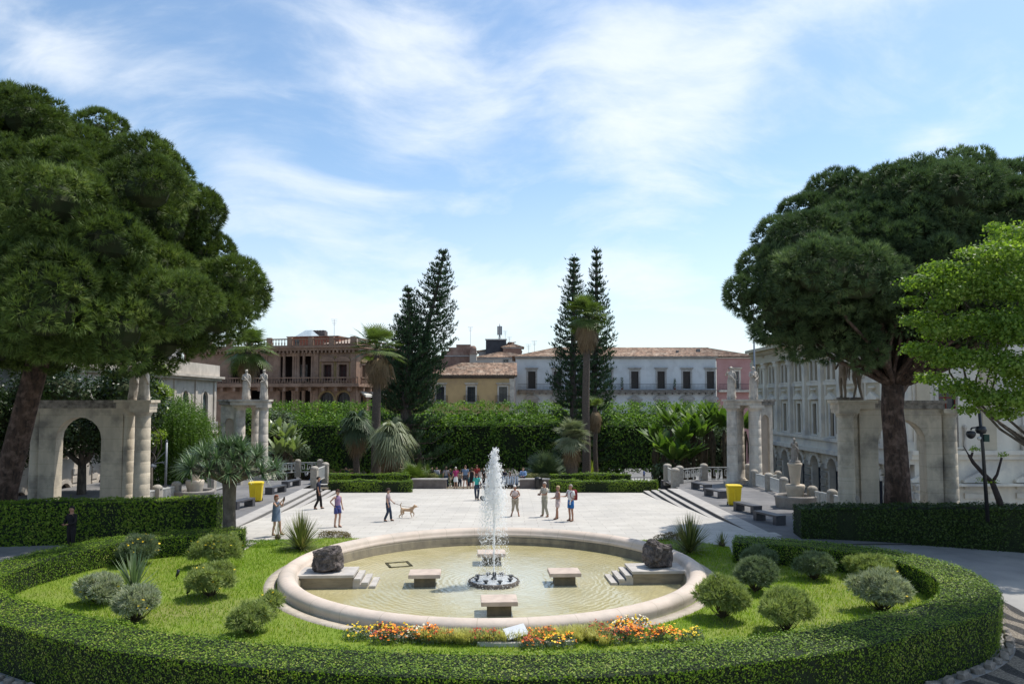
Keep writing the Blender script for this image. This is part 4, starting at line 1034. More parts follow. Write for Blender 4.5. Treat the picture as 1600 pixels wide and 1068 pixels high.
m = MB(); z_ = uz(553,139); m.box(-.15,1.4,-.15,1.75,z_,z_+.2); m.box(.05,1.2,.1,1.4,z_+.2,z_+1.0); m.lathe([(.62,0),(.55,.3),(.3,.55),(.0,.62)], (.62,.75,z_+1.0), 12); m.build('cap', BRICK, tc_)
block('plaster_house', 'low cream house with terracotta roof behind the ridge of the yellow house', 744, 828, 150, 560, 9, CREAMP, 1.3, ((.5,.6,1.2,.2),))
block('plaster_house', 'grey plastered attic storey behind the tiled roof under the phone mast', 748, 812, 162, 550, 9, mat('grey_plaster', (.38,.36,.34), (.28,.27,.26), 1, .95), 1.0)
block('roof_block', 'near black box shaped rooftop plant room below the phone mast', 759, 791, 160, 531, 5, mat('dark_cladding', (.05,.055,.065), (.03,.033,.04), 1, .6))
block('gabled_attic', 'small brown gabled attic to the side of the dark rooftop block', 786, 815, 158, 544, 6, BRICK, 1.3)
block('distant_house', 'low brown wall of a house between the loggia palace and the twin conifer', 600, 680, 128, 566, 10, BRICK, 1.2)
block('distant_house', 'orange house with pale awning behind the palm with the brown skirt', 600, 645, 116, 600, 8, mat('orange_plaster', (.50,.30,.14), (.42,.25,.12), 1, .95))
# masts and aerials
t = thing('phone_mast', 'grey mobile phone mast with panel antennas on the rooftop', 'mast', (ux(780.5,160), 161, uz(531,160)))
m = MB(); m.tube([(0,0,0),(0,0,3.6)], .09, 8); m.build('pole', GREYM, t)
for a in (0,2.1,4.2): m = MB(); m.box(-.2,.2,-.5,-.35,1.2,3.1, Matrix.Rotation(a,4,'Z')); m.build('panel_antenna', mat('antenna_grey', (.3,.31,.32)), t)
m = MB(); m.tube([(-.35,0,0),(0,0,1.6)], .05, 6); m.tube([(.35,0,0),(0,0,1.6)], .05, 6); m.build('brace', GREYM, t)
for px, py, Y, h, lb in ((735,545,142,4.2,'tall thin television aerial above the brick house'),(725,556,141,1.5,'short wide aerial beside the tall one on the brick house'),(789.5,530,159,1.8,'thin aerial beside the phone mast'),(796,538,157,1.6,'small aerial at the gabled attic'),(522,530,112,3.0,'television aerial above the loggia palace roof'),(826,552,131,1.6,'small aerial at the end of the white palace roof'),(835,552,131,2.2,'curly aerial behind the white palace roof')):
    b = V(px, py, Y); t = thing('tv_aerial', lb, 'aerial', (b.x, b.y, b.z-.8)); m = MB(); m.tube([(0,0,0),(0,0,h+.8)], .03, 5)
    for k in range(4): z = h+.8-.25*k; m.tube([(-.5+.08*k,0,z),(.5-.08*k,0,z)], .018, 4)
    m.build('aerial_rods', GREYM, t)

# ------------------------------------------------ brown palace with the loggia
LB = mat('brown_lava_stone', (.28,.175,.12), (.19,.12,.085), 1.2, .9, .25, 8, c3=(.32,.21,.15), s3=.5)
LBD = mat('red_brown_plaster', (.33,.14,.09), (.27,.11,.075), 1, .9)
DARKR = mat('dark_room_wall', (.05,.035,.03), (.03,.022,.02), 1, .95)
OLIVE = mat('ochre_wall', (.29,.20,.09), (.24,.165,.08), 1, .95)
cor = V(556, 625, 105); ang = math.atan2(-.20, 1)
t = thing('loggia_palace', 'brown stone palace with open columned loggias, balustrades and a long balcony', 'building', (cor.x, cor.y, 0), ang)
sc = 105/F; zz = lambda py: CZ-(py-625)*sc
WF = 27.0     # front runs to local -x
zc, zbal, zlow = zz(541), zz(598), zz(612)
def lx(px): return (px-556)*sc*1.03
front_ops = [(lx(346)+WF, lx(372)+WF, zz(596), zz(556)), (lx(427)+WF, lx(455)+WF, zz(596), zz(555)), (lx(459)+WF, lx(486)+WF, zz(596), zz(555)), (lx(380)+WF, lx(404)+WF, zz(596), zz(555)),
             (lx(503)+WF, lx(516)+WF, zz(594), zz(569)), (lx(528)+WF, lx(541)+WF, zz(594), zz(569)),
             (lx(427)+WF, lx(455)+WF, -4, zz(609)), (lx(459)+WF, lx(486)+WF, -4, zz(609)), (lx(380)+WF, lx(404)+WF, -4, zz(609)), (lx(497)+WF, lx(520)+WF, -4, zz(612), True), (lx(525)+WF, lx(547)+WF, -4, zz(612), True)]
Mf = Matrix.Translation((-WF,0,0))
m = MB(); wall_panel(m, WF, -5.3, zc, front_ops, .5, Mf)
m.build('front_wall', LB, t)
SL = 24
side_ops = []
for k in range(6):
    c = 2.6+k*3.7; side_ops.append((c-.6, c+.6, zz(596), zz(569))); side_ops.append((c-1.1, c+1.1, -4, zz(614), True))
Ms = Matrix.Rotation(R(90),4,'Z')
m = MB(); wall_panel(m, SL, -5.3, zc, side_ops, .5, Ms)
m.build('side_wall', LB, t)
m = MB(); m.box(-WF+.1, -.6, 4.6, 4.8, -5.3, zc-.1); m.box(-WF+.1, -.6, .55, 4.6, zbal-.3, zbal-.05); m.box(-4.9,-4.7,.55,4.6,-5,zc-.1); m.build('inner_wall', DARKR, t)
m = MB(); m.box(-4.8,.0-.5,.5,SL-.6,zc-.3,zc-.05); m.box(-WF,-4.9,.5,SL,zc-.25,zc-.02); m.build('flat_roof', LBD, t)
# pane and curtains inside the loggia
for a, b in ((440,452),(473,484),(352,362),(388,398)):
    m = MB(); m.box(lx(a), lx(b), 4.45, 4.58, zz(595), zz(566)); m.build('loggia_door', mat('pale_door', (.32,.31,.29), (.1,.1,.1), .7, .4), t)
for px in (429,437,453,457,461,470,484,488,374,378,404,408):
    m = MB(); m.lathe([(.30,0),(.30,.2),(.22,.25),(.19,3.6),(.3,3.75),(.33,3.95)], (lx(px), .05, zz(596)), 12); m.box(lx(px)-.32, lx(px)+.32,-.3,.4, zz(596)+3.96, zz(596)+4.15)
    m.lathe([(.30,0),(.26,.2),(.25,3.2),(.34,3.4)], (lx(px), .05, zz(612)-3.2), 12); m.build('column', LB, t)
for px in (424, 491, 551): m = MB(); m.box(lx(px)-.35, lx(px)+.35, -.14, 0, -5.2, zc-.6); m.build('pilaster', LB, t)
for o in (front_ops[4], front_ops[5]):
    window(t, o[0]-WF, o[1]-WF, o[2], o[3], SHUT, mat('dark_red_shutter', (.07,.03,.025), (.05,.02,.02), 4), surround=.32, sur_m=LB, hood=3, depth=.5, bars=(1,1))
    m = MB(); m.box(o[0]-WF-.62, o[0]-WF-.34, -.02, 0.0-.003, zz(594), zc-1.3); m.box(o[1]-WF+.34, o[1]-WF+.62, -.02, -.003, zz(594), zc-1.3); m.build('ochre_panel', OLIVE, t)
m = MB(); m.box(lx(494), lx(549), -.012, -.003, zz(612)-.0, zz(607)); 
for k in range(6):
    o = side_ops[2*k]; 
    w_ = window(t, o[0], o[1], o[2], o[3], SHUT, MATS['dark_red_shutter'], surround=.3, sur_m=LB, hood=2, depth=.5, bars=None); w_.matrix_local = Ms
for o in front_ops[9:]:
    w_ = window(t, o[0]-WF, o[1]-WF, o[2], o[3], SHUT, GLASS, surround=.25, sur_m=OLIVE, arched=True, depth=.5, bars=(3,1))
for k in range(6):
    o = side_ops[2*k+1]; w_ = window(t, o[0], o[1], o[2], o[3], SHUT, GLASS, surround=.25, sur_m=LB, arched=True, depth=.5, bars=None); w_.matrix_local = Ms
    m = MB(); m.prism([(0,0),(-.9,-.5),(-.9,-.8),(0,-.1)], o[0]-.1, o[1]+.1, 'y', Matrix.Translation((.0,0,zz(611)))); a_w = m.build('awning', mat('cream_awning', (.6,.57,.5)), t)
    a_w.scale = (-1,1,1)
m = MB(); m.box(-WF-.2,.55,-.55,.0,zc-.5,zc-.15); m.box(-WF-.2,.75,-.75,.0,zc-.147,zc+.12); m.box(.003,.55,.0,SL,zc-.5,zc-.15); m.box(.003,.75,.003,SL,zc-.147,zc+.12)
n = 46
for k in range(n): x = -WF+.3+k*(WF)/n; m.box(x-.12,x+.12,-.5,0,zc-.85,zc-.5)
for k in range(40): y = .3+k*(SL)/40; m.box(0,.5,y-.12,y+.12,zc-.85,zc-.5)
m.build('cornice', LB, t)
m = MB(); balusters(m, -WF, .35, -.2, zc+.13, zc+1.25, .45)
for k in range(9): x = -WF+1+k*3.2; m.box(x-.35,x+.35,-.42,.0,zc+.13,zc+1.4)
m.build('roof_balustrade', LB, t)
m = MB(); balusters(m, -SL, 0, .2, zc+.13, zc+1.25, .45); o_ = m.build('roof_balustrade', LB, t); o_.rotation_euler = (0,0,R(-90)); 
zb2 = zz(600)
m = MB(); m.box(-WF,.9,-1.2,0,zb2-.35,zb2); m.box(.003,.9,.003,SL,zb2-.35,zb2)
for k in range(14): x = -WF+1+k*1.95; m.box(x-.2,x+.2,-1.0,0,zb2-.95,zb2-.35)
for k in range(9): y = 1+k*2.6; m.box(0,.8,y-.2,y+.2,zb2-.95,zb2-.35)
bal = m.build('balcony', LB, t)
m = MB(); balusters(m, -WF, .85, -1.05, zb2, zb2+1.0, .4); m.build('balustrade', LB, bal)
m = MB(); balusters(m, -SL, -.0, .75, zb2, zb2+1.0, .4); o_ = m.build('balustrade', LB, bal); o_.rotation_euler = (0,0,R(-90))
# penthouse, skylight and hipped roof
m = MB(); m.box(lx(427), lx(512), 3, 12, zc, zz(522)); m.build('penthouse', LBD, t); m = MB(); m.box(lx(425), lx(514), 2.6, 12.4, zz(522), zz(520.6)); m.build('penthouse_roof', ROOF, t)
m = MB(); m.box(lx(438), lx(445), 2.9, 2.99, zc+.3, zz(526)); m.build('penthouse_window', GLASS, t)
m = MB(); a, b = lx(430), lx(460); zt_ = zz(520.5); zr = zz(507); c = (a+b)/2
m.poly([(a,4,zt_),(b,4,zt_),(c+.5,6,zr),(c-.5,6,zr)]); m.poly([(b,4,zt_),(b,8,zt_),(c+.5,6,zr)]); m.poly([(a,8,zt_),(a,4,zt_),(c-.5,6,zr)])
m.build('skylight', mat('pale_skylight', (.42,.48,.50), (.3,.35,.37), 3, .3), t)
m = MB(); m.box(lx(432), lx(462), 8.2, 9.2, zt_-.5, zz(507)); 
for k in range(6): m.box(lx(432+5*k), lx(432+5*k+3), 8.2, 9.2, zz(507)+.003, zz(505)); 
m.build('chimney_block', mat('dark_masonry', (.16,.14,.13), (.08,.07,.065), 3), t)
m = MB(); a, b = lx(497), lx(560); m.poly([(a,.6,zc+.5),(b-1.3,.6,zc+.5),(lx(513),9,zz(517))]); m.poly([(b-1.3,.6,zc+.5),(b-1.3,16,zc+.5),(lx(513),9,zz(517))]); m.poly([(a,16,zc+.5),(a,.6,zc+.5),(lx(513),9,zz(517))]); m.build('hipped_roof', mat('beige_roof', (.38,.30,.24), (.28,.22,.18), 2), t)

# ------------------------------------------------ palace along the street with giant pilasters (far side of the terrace with four benches)
PAL_A = mat('grey_white_limestone', (.80,.73,.61), (.68,.62,.52), 1.2, .9, .15, 8, stretch=(1,1,.3), c3=(.50,.47,.43), s3=.4)
PAL_B = mat('tan_plaster', (.58,.50,.37), (.50,.43,.32), 1, .95)
PAL_O = mat('orange_tan_plaster', (.44,.31,.18), (.38,.27,.16), 1, .95)
ST1 = 26.0
va = math.atan2(16/F, 1)      # runs almost along the view
def on_street(Xs, Y): return (Xs + Y*(16/F), Y)
NB = 9; BAY = 3.75; Y0 = 50.0; LEN = 33.8
org = (Xs_, _y) = on_street(ST1, Y0+LEN)
t = thing('pilaster_palace', 'grand pale stone palace with giant pilasters and rusticated arches beyond the terrace', 'building', (org[0], org[1], 0), -math.pi/2 - va)
# local x runs towards the viewer, outside is local -y => faces the street (-X)
Hc, Hent, Hsill, Hbal, Hbas = 11.0, 9.5, 7.35, 2.45, 1.35
ops = []; 
for k in range(9):
    c = BAY*(k+.55)
    ops += [(c-.85, c-.2, Hsill, Hent-.35, True), (c+.2, c+.85, Hsill, Hent-.35, True), (c-.42, c+.42, Hbal+.15, 5.3), (c-.95, c+.95, -5.0, .75, True)]
m = MB(); wall_panel(m, LEN, Hbas, Hc, [o for o in ops if o[2] > 0], .4); m.build('upper_wall', PAL_B, t)
m = MB(); wall_panel(m, LEN, -5.3, Hbas, [o for o in ops if o[2] < 0], .6)
for k in range(9):
    c = BAY*(k+.55)
    for j in range(9):
        z = -4.6+.62*j
        if z > .3: continue
        for s in (-1, 1): m.box(c+s*BAY/2-.62, c+s*BAY/2+.62, -.16, -.003, z, z+.36)
m.build('rusticated_base', PAL_A, t)
m = MB(); m.poly([(0,0,-5.3),(0,14,-5.3),(0,14,Hc),(0,0,Hc)]); m.poly([(0,0,Hc-.01),(LEN,0,Hc-.01),(LEN,14,Hc-.01),(0,14,Hc-.01)]); m.build('far_wall', PAL_B, t)
m = MB()
def gp(c):
    q = MB(); q.box(c-.28,c+.28,-.32,-.003,Hbal,Hent-.75); q.box(c-.36,c+.36,-.4,-.003,Hbal,Hbal+.4); q.box(c-.34,c+.34,-.38,-.003,Hent-.75,Hent-.6)
    q.lathe([(.30,0),(.42,.25),(.36,.34),(.48,.5)], (c,-.18,Hent-.6), 8); q.box(c-.5,c+.5,-.5,-.003,Hent-.1,Hent); return q.build('pilaster', PAL_A, t)
for k in range(10): gp(max(.35, min(LEN-.35, BAY*(k+.05))))
for k in range(9):
    c = BAY*(k+.55)
    window(t, c-.85, c-.2, Hsill, Hent-.35, SHUT, mat('wine_curtain', (.09,.03,.035), (.03,.015,.018), 2, .6), surround=.12, sur_m=PAL_A, arched=True, bars=None)
    window(t, c+.2, c+.85, Hsill, Hent-.35, SHUT, MATS['wine_curtain'], surround=.12, sur_m=PAL_A, arched=True, bars=None)
    window(t, c-.42, c+.42, Hbal+.15, 5.3, SHUT, MATS['wine_curtain'], surround=.26, sur_m=PAL_A, hood=2, bars=(1,2))
    m = MB(); m.box(c-1.35,c-1.12,-.1,-.003,Hbal,Hsill-.4); m.box(c+1.12,c+1.35,-.1,-.003,Hbal,Hsill-.4)
    m.lathe([(.0,-.1),(.28,-.08),(.34,0),(.28,.08),(0,.1)], (c,-.08,6.55), 10); m.build('panel_relief', PAL_A, t)
    m = MB(); r = .95
    for j in range(9):
        a = math.pi*(j+.5)/9; m.box(-.18,.18,-.2,-.003,.95,1.42, Matrix.Translation((c,0,-.2)) @ Matrix.Rotation(a-math.pi/2,4,'Y'))
    m.build('voussoirs', PAL_A, t)
    m = MB(); m.poly([(c-.95,.55,-5),(c+.95,.55,-5),(c+.95,.55,.75),(c-.95,.55,.75)]); m.build('gate_opening', mat('navy_gate', (.012,.017,.03), (.02,.025,.04), 3, .5), t)
m = MB(); m.box(-.3,LEN+.2,-.45,.0,Hent,Hent+.28); m.box(-.3,LEN+.2,-.3,.0,Hent+.283,Hc-.6); m.box(-.3,LEN+.2,-.55,0,Hc-.45,Hc-.2); m.box(-.4,LEN+.3,-.95,0,Hc-.197,Hc+.12)
for k in range(110): x = k*LEN/110; m.box(x,x+.17,-.5,0,Hc-.6,Hc-.452)
for k in range(9): m.lathe([(0,-.1),(.3,-.08),(.3,.05)], (BAY*(k+.05),-.33,Hent+.75), 8)
m.build('cornice', PAL_B, t)
m = MB(); m.box(-.2,LEN,-.12,0,Hsill-.45,Hsill-.1); m.box(-.2,LEN,-.45,0,Hbal-.28,Hbal); m.box(-.2,LEN,-.3,0,Hbas+.003,Hbal-.28); m.box(-.2,LEN,-.55,-.31,Hbas-.25,Hbas+.12); m.build('string_course', PAL_A, t)
m = MB(); m.box(.4,LEN,1.2,9,Hc+.13,Hc+1.5); m.build('attic', PAL_O, t); m = MB(); m.box(.2,LEN,1.0,9.2,Hc+1.5,Hc+1.75)
for k in range(10): m.box(.5+k*3.5,.9+k*3.5,1.05,1.19,Hc+.13,Hc+1.5)
m.build('attic_trim', PAL_A, t)
# its wing facing the viewer
fx, fy = on_street(ST1, Y0); t = thing('palace_wing', 'white rusticated palace wing with pedimented niches and a ledge behind the garden arch', 'building', (fx, fy, 0), R(1.5))
ops = [(1.7,3.0,2.5,6.6),(7.6,9.1,2.5,6.8),(13.0,14.5,2.5,6.8),(10.1,12.0,-5,.9),(15.6,17.4,-5,.6)]
m = MB(); wall_panel(m, 26, -5.3, Hc, ops, .4); m.build('wall', PAL_A, t)
m = MB(); m.box(-.3,26,-.4,0,2.0,2.28); m.box(-.3,26,-.25,0,1.7,1.997); m.box(-.3,26,-.7,0,-.02,.12); m.build('string_course', PAL_A, t)
for x in (.2,4.6,9.9,12.7): m = MB(); m.box(x,x+.9,-.16,-.003,2.3,9); m.build('pilaster', PAL_B, t)
for o in ops[:3]: window(t, *o, frame_m=mat('red_brown_frame', (.20,.05,.03)), surround=.25, sur_m=PAL_A, bars=(1,4))
for o in ops[3:]: m = MB(); m.box(o[0],o[1],.3,.38,o[2],o[3]); m.build('door', MATS['navy_gate'], t)
for cx in (.9,4.4,7.9,12.9):
    m = MB()
    for j in range(8):
        z = -4.6+.62*j; m.box(cx-1.15,cx-.5,-.14,-.003,z,z+.36); m.box(cx+.5,cx+1.15,-.14,-.003,z,z+.36); 
    for j in range(8): m.box(cx-.5,cx+.5,-.12,-.003,-4.6+.62*j,-4.6+.62*j+.3)
    m.prism([(cx-1.3,.18),(cx+1.3,.18),(cx+1.3,.34),(cx,1.0),(cx-1.3,.34)], -.35, -.003, 'y'); m.build('niche_pediment', PAL_A, t)
for cx in (1.35,3.35,7.25,9.45): m = MB(); m.lathe([(.11,0),(.13,.5),(.09,.6),(.1,1.4),(.14,1.5),(.14,1.62),(0,1.75)], (cx,-.18,2.28), 10); m.build('ledge_post', STONE_W, t)
# ------------------------------------------------ palace on the opposite street side
ST2 = -32.0; vb = math.atan2(-30/F, 1)
CREAM2 = mat('warm_cream_stone', (.56,.50,.43), (.46,.41,.35), 1, .9, .1, 8, stretch=(1,1,.3), c3=(.37,.33,.28), s3=.4)
YA = 38.0; LEN2 = 49.0
ox = ST2 + YA*(-30/F)
t = thing('arched_window_palace', 'cream stone palace with a row of arched windows and an attic behind the weeping tree', 'building', (ox, YA, 0), math.pi/2 - vb)
# local x runs away from the viewer; outside must face +X => local -y
Hc2 = 8.7; ops = []
B2 = 5.4
for k in range(9):
    c = 2.3+B2*k; ops += [(c-.75,c+.75,2.6,6.6,True),(c-.8,c+.8,-3.5,-.6,True)]
m = MB(); wall_panel(m, LEN2, -5.3, Hc2, ops, .4); m.poly([(0,0,-5.3),(0,14,-5.3),(0,14,Hc2),(0,0,Hc2)]); m.poly([(LEN2,0,-5.3),(LEN2,14,-5.3),(LEN2,14,Hc2),(LEN2,0,Hc2)]); m.poly([(0,0,Hc2-.01),(LEN2,0,Hc2-.01),(LEN2,14,Hc2-.01),(0,14,Hc2-.01)]); m.build('wall', CREAM2, t)
for k in range(9):
    c = 2.3+B2*k
    window(t, c-.75, c+.75, 2.6, 6.6, SHUT, mat('grey_green_shutter', (.10,.13,.12), (.07,.09,.085), 4), surround=.3, sur_m=CREAM2, arched=True, bars=(1,1))
    window(t, c-.8, c+.8, -3.5, -.6, SHUT, MATS['navy_gate'], surround=.3, sur_m=CREAM2, arched=True, bars=(1,1))
    m = MB(); m.box(c-1.5,c+1.5,-1.0,0,1.9,2.2); m.box(c-1.2,c-1.0,-.8,0,1.3,1.9); m.box(c+1.0,c+1.2,-.8,0,1.3,1.9); b_ = m.build('balcony', CREAM2, t); m = MB(); railing_bars(m,c-1.45,c+1.45,-.93,2.2,3.2,.2,.02); m.build('railing', METALW, b_)
    m = MB(); m.box(c+B2/2-.25,c+B2/2+.25,-.15,-.003,-5,Hc2-1); m.build('pilaster', CREAM2, t)
    if c+3 < LEN2:
        for sg in (1, -1):
            m = MB(); m.box(min(c+sg*.9,c+sg*1.7)+.05,max(c+sg*.9,c+sg*1.7)-.05,-.05,-.003,-5.2,.3)
            for j in range(9): m.box(min(c+sg*.9,c+sg*1.7),max(c+sg*.9,c+sg*1.7),-.1,-.004,-5+.62*j,-5+.62*j+.42)
            m.build('rustication', CREAM2, t)
m = MB(); m.box(0,LEN2+.2,-.5,0,Hc2-.9,Hc2-.65); m.box(0,LEN2+.4,-.8,0,Hc2-.647,Hc2-.4); m.box(0,LEN2+.2,-.25,0,Hc2-.397,Hc2+.9); m.build('parapet', CREAM2, t)
m = MB(); m.box(10,LEN2-14,4,12,Hc2,Hc2+5.2); m.build('attic', mat('pinkish_plaster', (.56,.47,.40), (.5,.42,.36), 1), t); m = MB(); m.box(LEN2-13.9,LEN2-3,3,12,Hc2,Hc2+3.9); m.build('attic_annex', mat('grey_annex', (.40,.38,.37), (.33,.31,.3), 1), t)
for k in range(4): m = MB(); m.box(14+k*6,15.3+k*6,3.9,3.99,Hc2+1.2,Hc2+3.6); m.build('attic_window', GLASS, t)
for k in range(2): m = MB(); m.box(LEN2-11+k*4,LEN2-9.5+k*4,2.9,2.99,Hc2+1.6,Hc2+3.4); m.build('attic_window', GLASS, t)

# ------------------------------------------------ garden pavilions (columns, arches, statues on top)
def drum_column(x, y, z0, z1, r, joints=8, square=False):
    m = MB(); h = z1-z0
    m.box(x-r*1.35,x+r*1.35,y-r*1.35,y+r*1.35,z0,z0+.22)
    prof = [(r*1.2,.22),(r*1.22,.3),(r*1.05,.36)]
    for k in range(joints):
        a = .36+(h-.8)*k/joints; b = .36+(h-.8)*(k+1)/joints; rr = r*(1-.12*k/joints)
        prof += [(rr,a+.012),(rr,b-.012),(rr*.985,b-.006),(rr*.985,b)]
    prof += [(r*.88,h-.42),(r*1.05,h-.3),(r*1.15,h-.2)]
    m.lathe(prof, (x,y,z0), 22); m.box(x-r*1.2,x+r*1.2,y-r*1.2,y+r*1.2,z0+h-.2,z0+h)
    return m
def pavilion(label, org, ang, cols, ent, walls, H=5.15, mtl=STONE, z0=0.0):
    """cols: (x,y,r); ent: list of boxes (x0,x1,y0,y1); walls: (M2, length, arch or None, thickness)"""
    t = thing('garden_pavilion', label, 'pavilion', org, ang)
    for x, y, r in cols: drum_column(x, y, 0, H-.42, r, 8).build('column', mtl, t)
    m = MB()
    for k, (x0,x1,y0,y1) in enumerate(ent):
        e = .002*k; m.box(x0,x1,y0,y1,H-.42,H-.14-e); m.box(x0-.1,x1+.1,y0-.1,y1+.1,H-.138-e,H-e)
    m.build('entablature', mtl, t)
    for (wx, wy, wa, ln, a, th) in walls:
        m = MB(); M = Matrix.Translation((wx,wy,0)) @ Matrix.Rotation(wa,4,'Z')
        if a:
            ax0, ax1, at_, blind = a
            wall_panel(m, ln, 0, H-.42, [(ax0,ax1,0 if not blind else .02,at_,True)], th if not blind else .16, M)
            if not blind: wall_panel(m, ln, 0, H-.42, [(ax0,ax1,0,at_,True)], .01, M @ Matrix.Translation((ln,th,0)) @ Matrix.Rotation(math.pi,4,'Z') if abs(ax0+ax1-ln) < .01 else M @ Matrix.Translation((0,th,0)))
            else: m.box(0.01,ln-.01,.17,th,0,H-.42, M)
        else: m.box(0,ln,0,th,0,H-.42, M)
        for x in (0, ln):
            m.poly([M @ Vector(p) for p in ((x,0,0),(x,th,0),(x,th,H-.42),(x,0,H-.42))])
        m.build('arched_wall' if a and not a[3] else 'wall', mtl, t)
        m = MB(); m.box(-.12,ln+.12,-.12,th+.12,H-.418,H-.15, M); m.box(-.2,ln+.2,-.2,th+.2,H-.147,H-.01, M); m.build('coping', mat('stained_coping', (.38,.34,.29), (.12,.105,.09), 3, .9, .2), t)
        if a and a[3]:
            m = MB(); r = (a[1]-a[0])/2
            m.prism([(a[0]+.01,.03),(a[1]-.01,.03)]+[((a[0]+a[1])/2+(r-.01)*math.cos(math.pi*k/10), a[2]-r+(r-.01)*math.sin(math.pi*k/10)) for k in range(11)], .13, .165, 'y', M)
            m.build('niche_back', mat('peach_niche', (.50,.40,.31), (.42,.34,.27), 2, .9), t)
    return t
# 1: arch half covered by the big leaning pine; column pair at its plaza side
g = V(220, 800, 38.3); 
PV1 = pavilion('pavilion with an open arch between columns beside the leaning pine trunk', (g.x, g.y, zt(38)), R(4), [(0,0,.40),(-.9,.5,.30),(-5.5,.9,.46)],
    [(-.5,.5,-.5,.5),(-1.3,-.5,-.1,.5)], [(-5.2,.25,0,4.1,(.80,3.05,4.85,False),.75)], H=5.72)
g = V(410, 760, 57.5)
pavilion('pale pavilion with two columns far behind the dragon tree', (g.x, g.y, zt(57)), R(0), [(0,0,.38),(-1.95,.5,.40),(-1.15,1.6,.33)],
    [(-2.4,.45,-.45,.45),(-2.4,-.9,.452,1.2)], [(-2.75-.75,.55,R(4),1.3,(.35,1.0,4.6,True),.7)], H=6.05, mtl=STONE_W)
g = V(1145, 760, 53)
pavilion('tall pavilion with two statues and a peach coloured blind niche behind the yellow bin', (g.x, g.y, zt(53)), R(0), [(0,0,.38),(1.55,-.3,.42),(1.0,1.5,.33)],
    [(-.45,1.95,-.5,.45),(.6,1.95,.452,1.9)], [(1.9,.1,R(38),1.75,(.35,1.35,4.9,True),.8)], H=6.0, mtl=STONE_W)
g = V(1324, 800, 36)
pavilion('shaded pavilion with a paired statue and an open arch behind the forked pine trunk', (g.x, g.y, zt(36)), R(0), [(0,0,.40),(.72,.7,.28),(5.1,.3,.38)],
    [(-.5,.5,-.5,.5),(.5,1.4,-.1,.8)], [(.85,.35,R(-3),3.85,(.85,3.1,4.75,False),.75)], H=5.68)
# ================================================================== TREES
def limb(m, a, b, r0, r1, n=7, sag=0, wob=.1, seg=8):
    a, b = Vector(a), Vector(b); pts = []; rs = []
    L0 = (b-a).length
    for i in range(seg+1):
        t = i/seg; p = a.lerp(b, t) + Vector((math.sin(t*5+b.x)*wob*L0*.12*math.sin(math.pi*t), math.cos(t*4+b.y)*wob*L0*.12*math.sin(math.pi*t), -sag*math.sin(math.pi*t)*L0*.15)); pts.append(p); rs.append(r0+(r1-r0)*t)
    m.tube(pts, rs, n)
    return pts
def dark_cores(blobs, m, parent, name='inner_growth', k=.8):
    mb = MB()
    for b in blobs:
        vs = []; n = 8
        prof = [(math.sin(math.pi*j/6), -math.cos(math.pi*j/6)) for j in range(7)]
        base = [(b[0]+b[3]*k*r*math.cos(2*math.pi*i/n), b[1]+b[4]*k*r*math.sin(2*math.pi*i/n), b[2]+b[5]*k*z) for r, z in prof for i in range(n)]
        mb.add(base, [(j*n+i, j*n+(i+1)%n, (j+1)*n+(i+1)%n, (j+1)*n+i) for j in range(6) for i in range(n)])
    return mb.build(name, m, parent)
PINE = leafmat('pine_needles', (.030,.048,.015), (.140,.205,.048), (.27,.33,.11), .55, .2, .22, .35, tcol=(1.25,1.3,.6))
PINE2 = leafmat('blue_green_pine_needles', (.030,.055,.028), (.13,.185,.08), (.24,.30,.14), .55, .2, .20, .35, tcol=(1.2,1.4,.7))
CORE = mat('crown_inner_shade', (.028,.042,.014), (.04,.045,.02), 3, .95)  # dark solid cores in the crowns, inner shade put into their colour
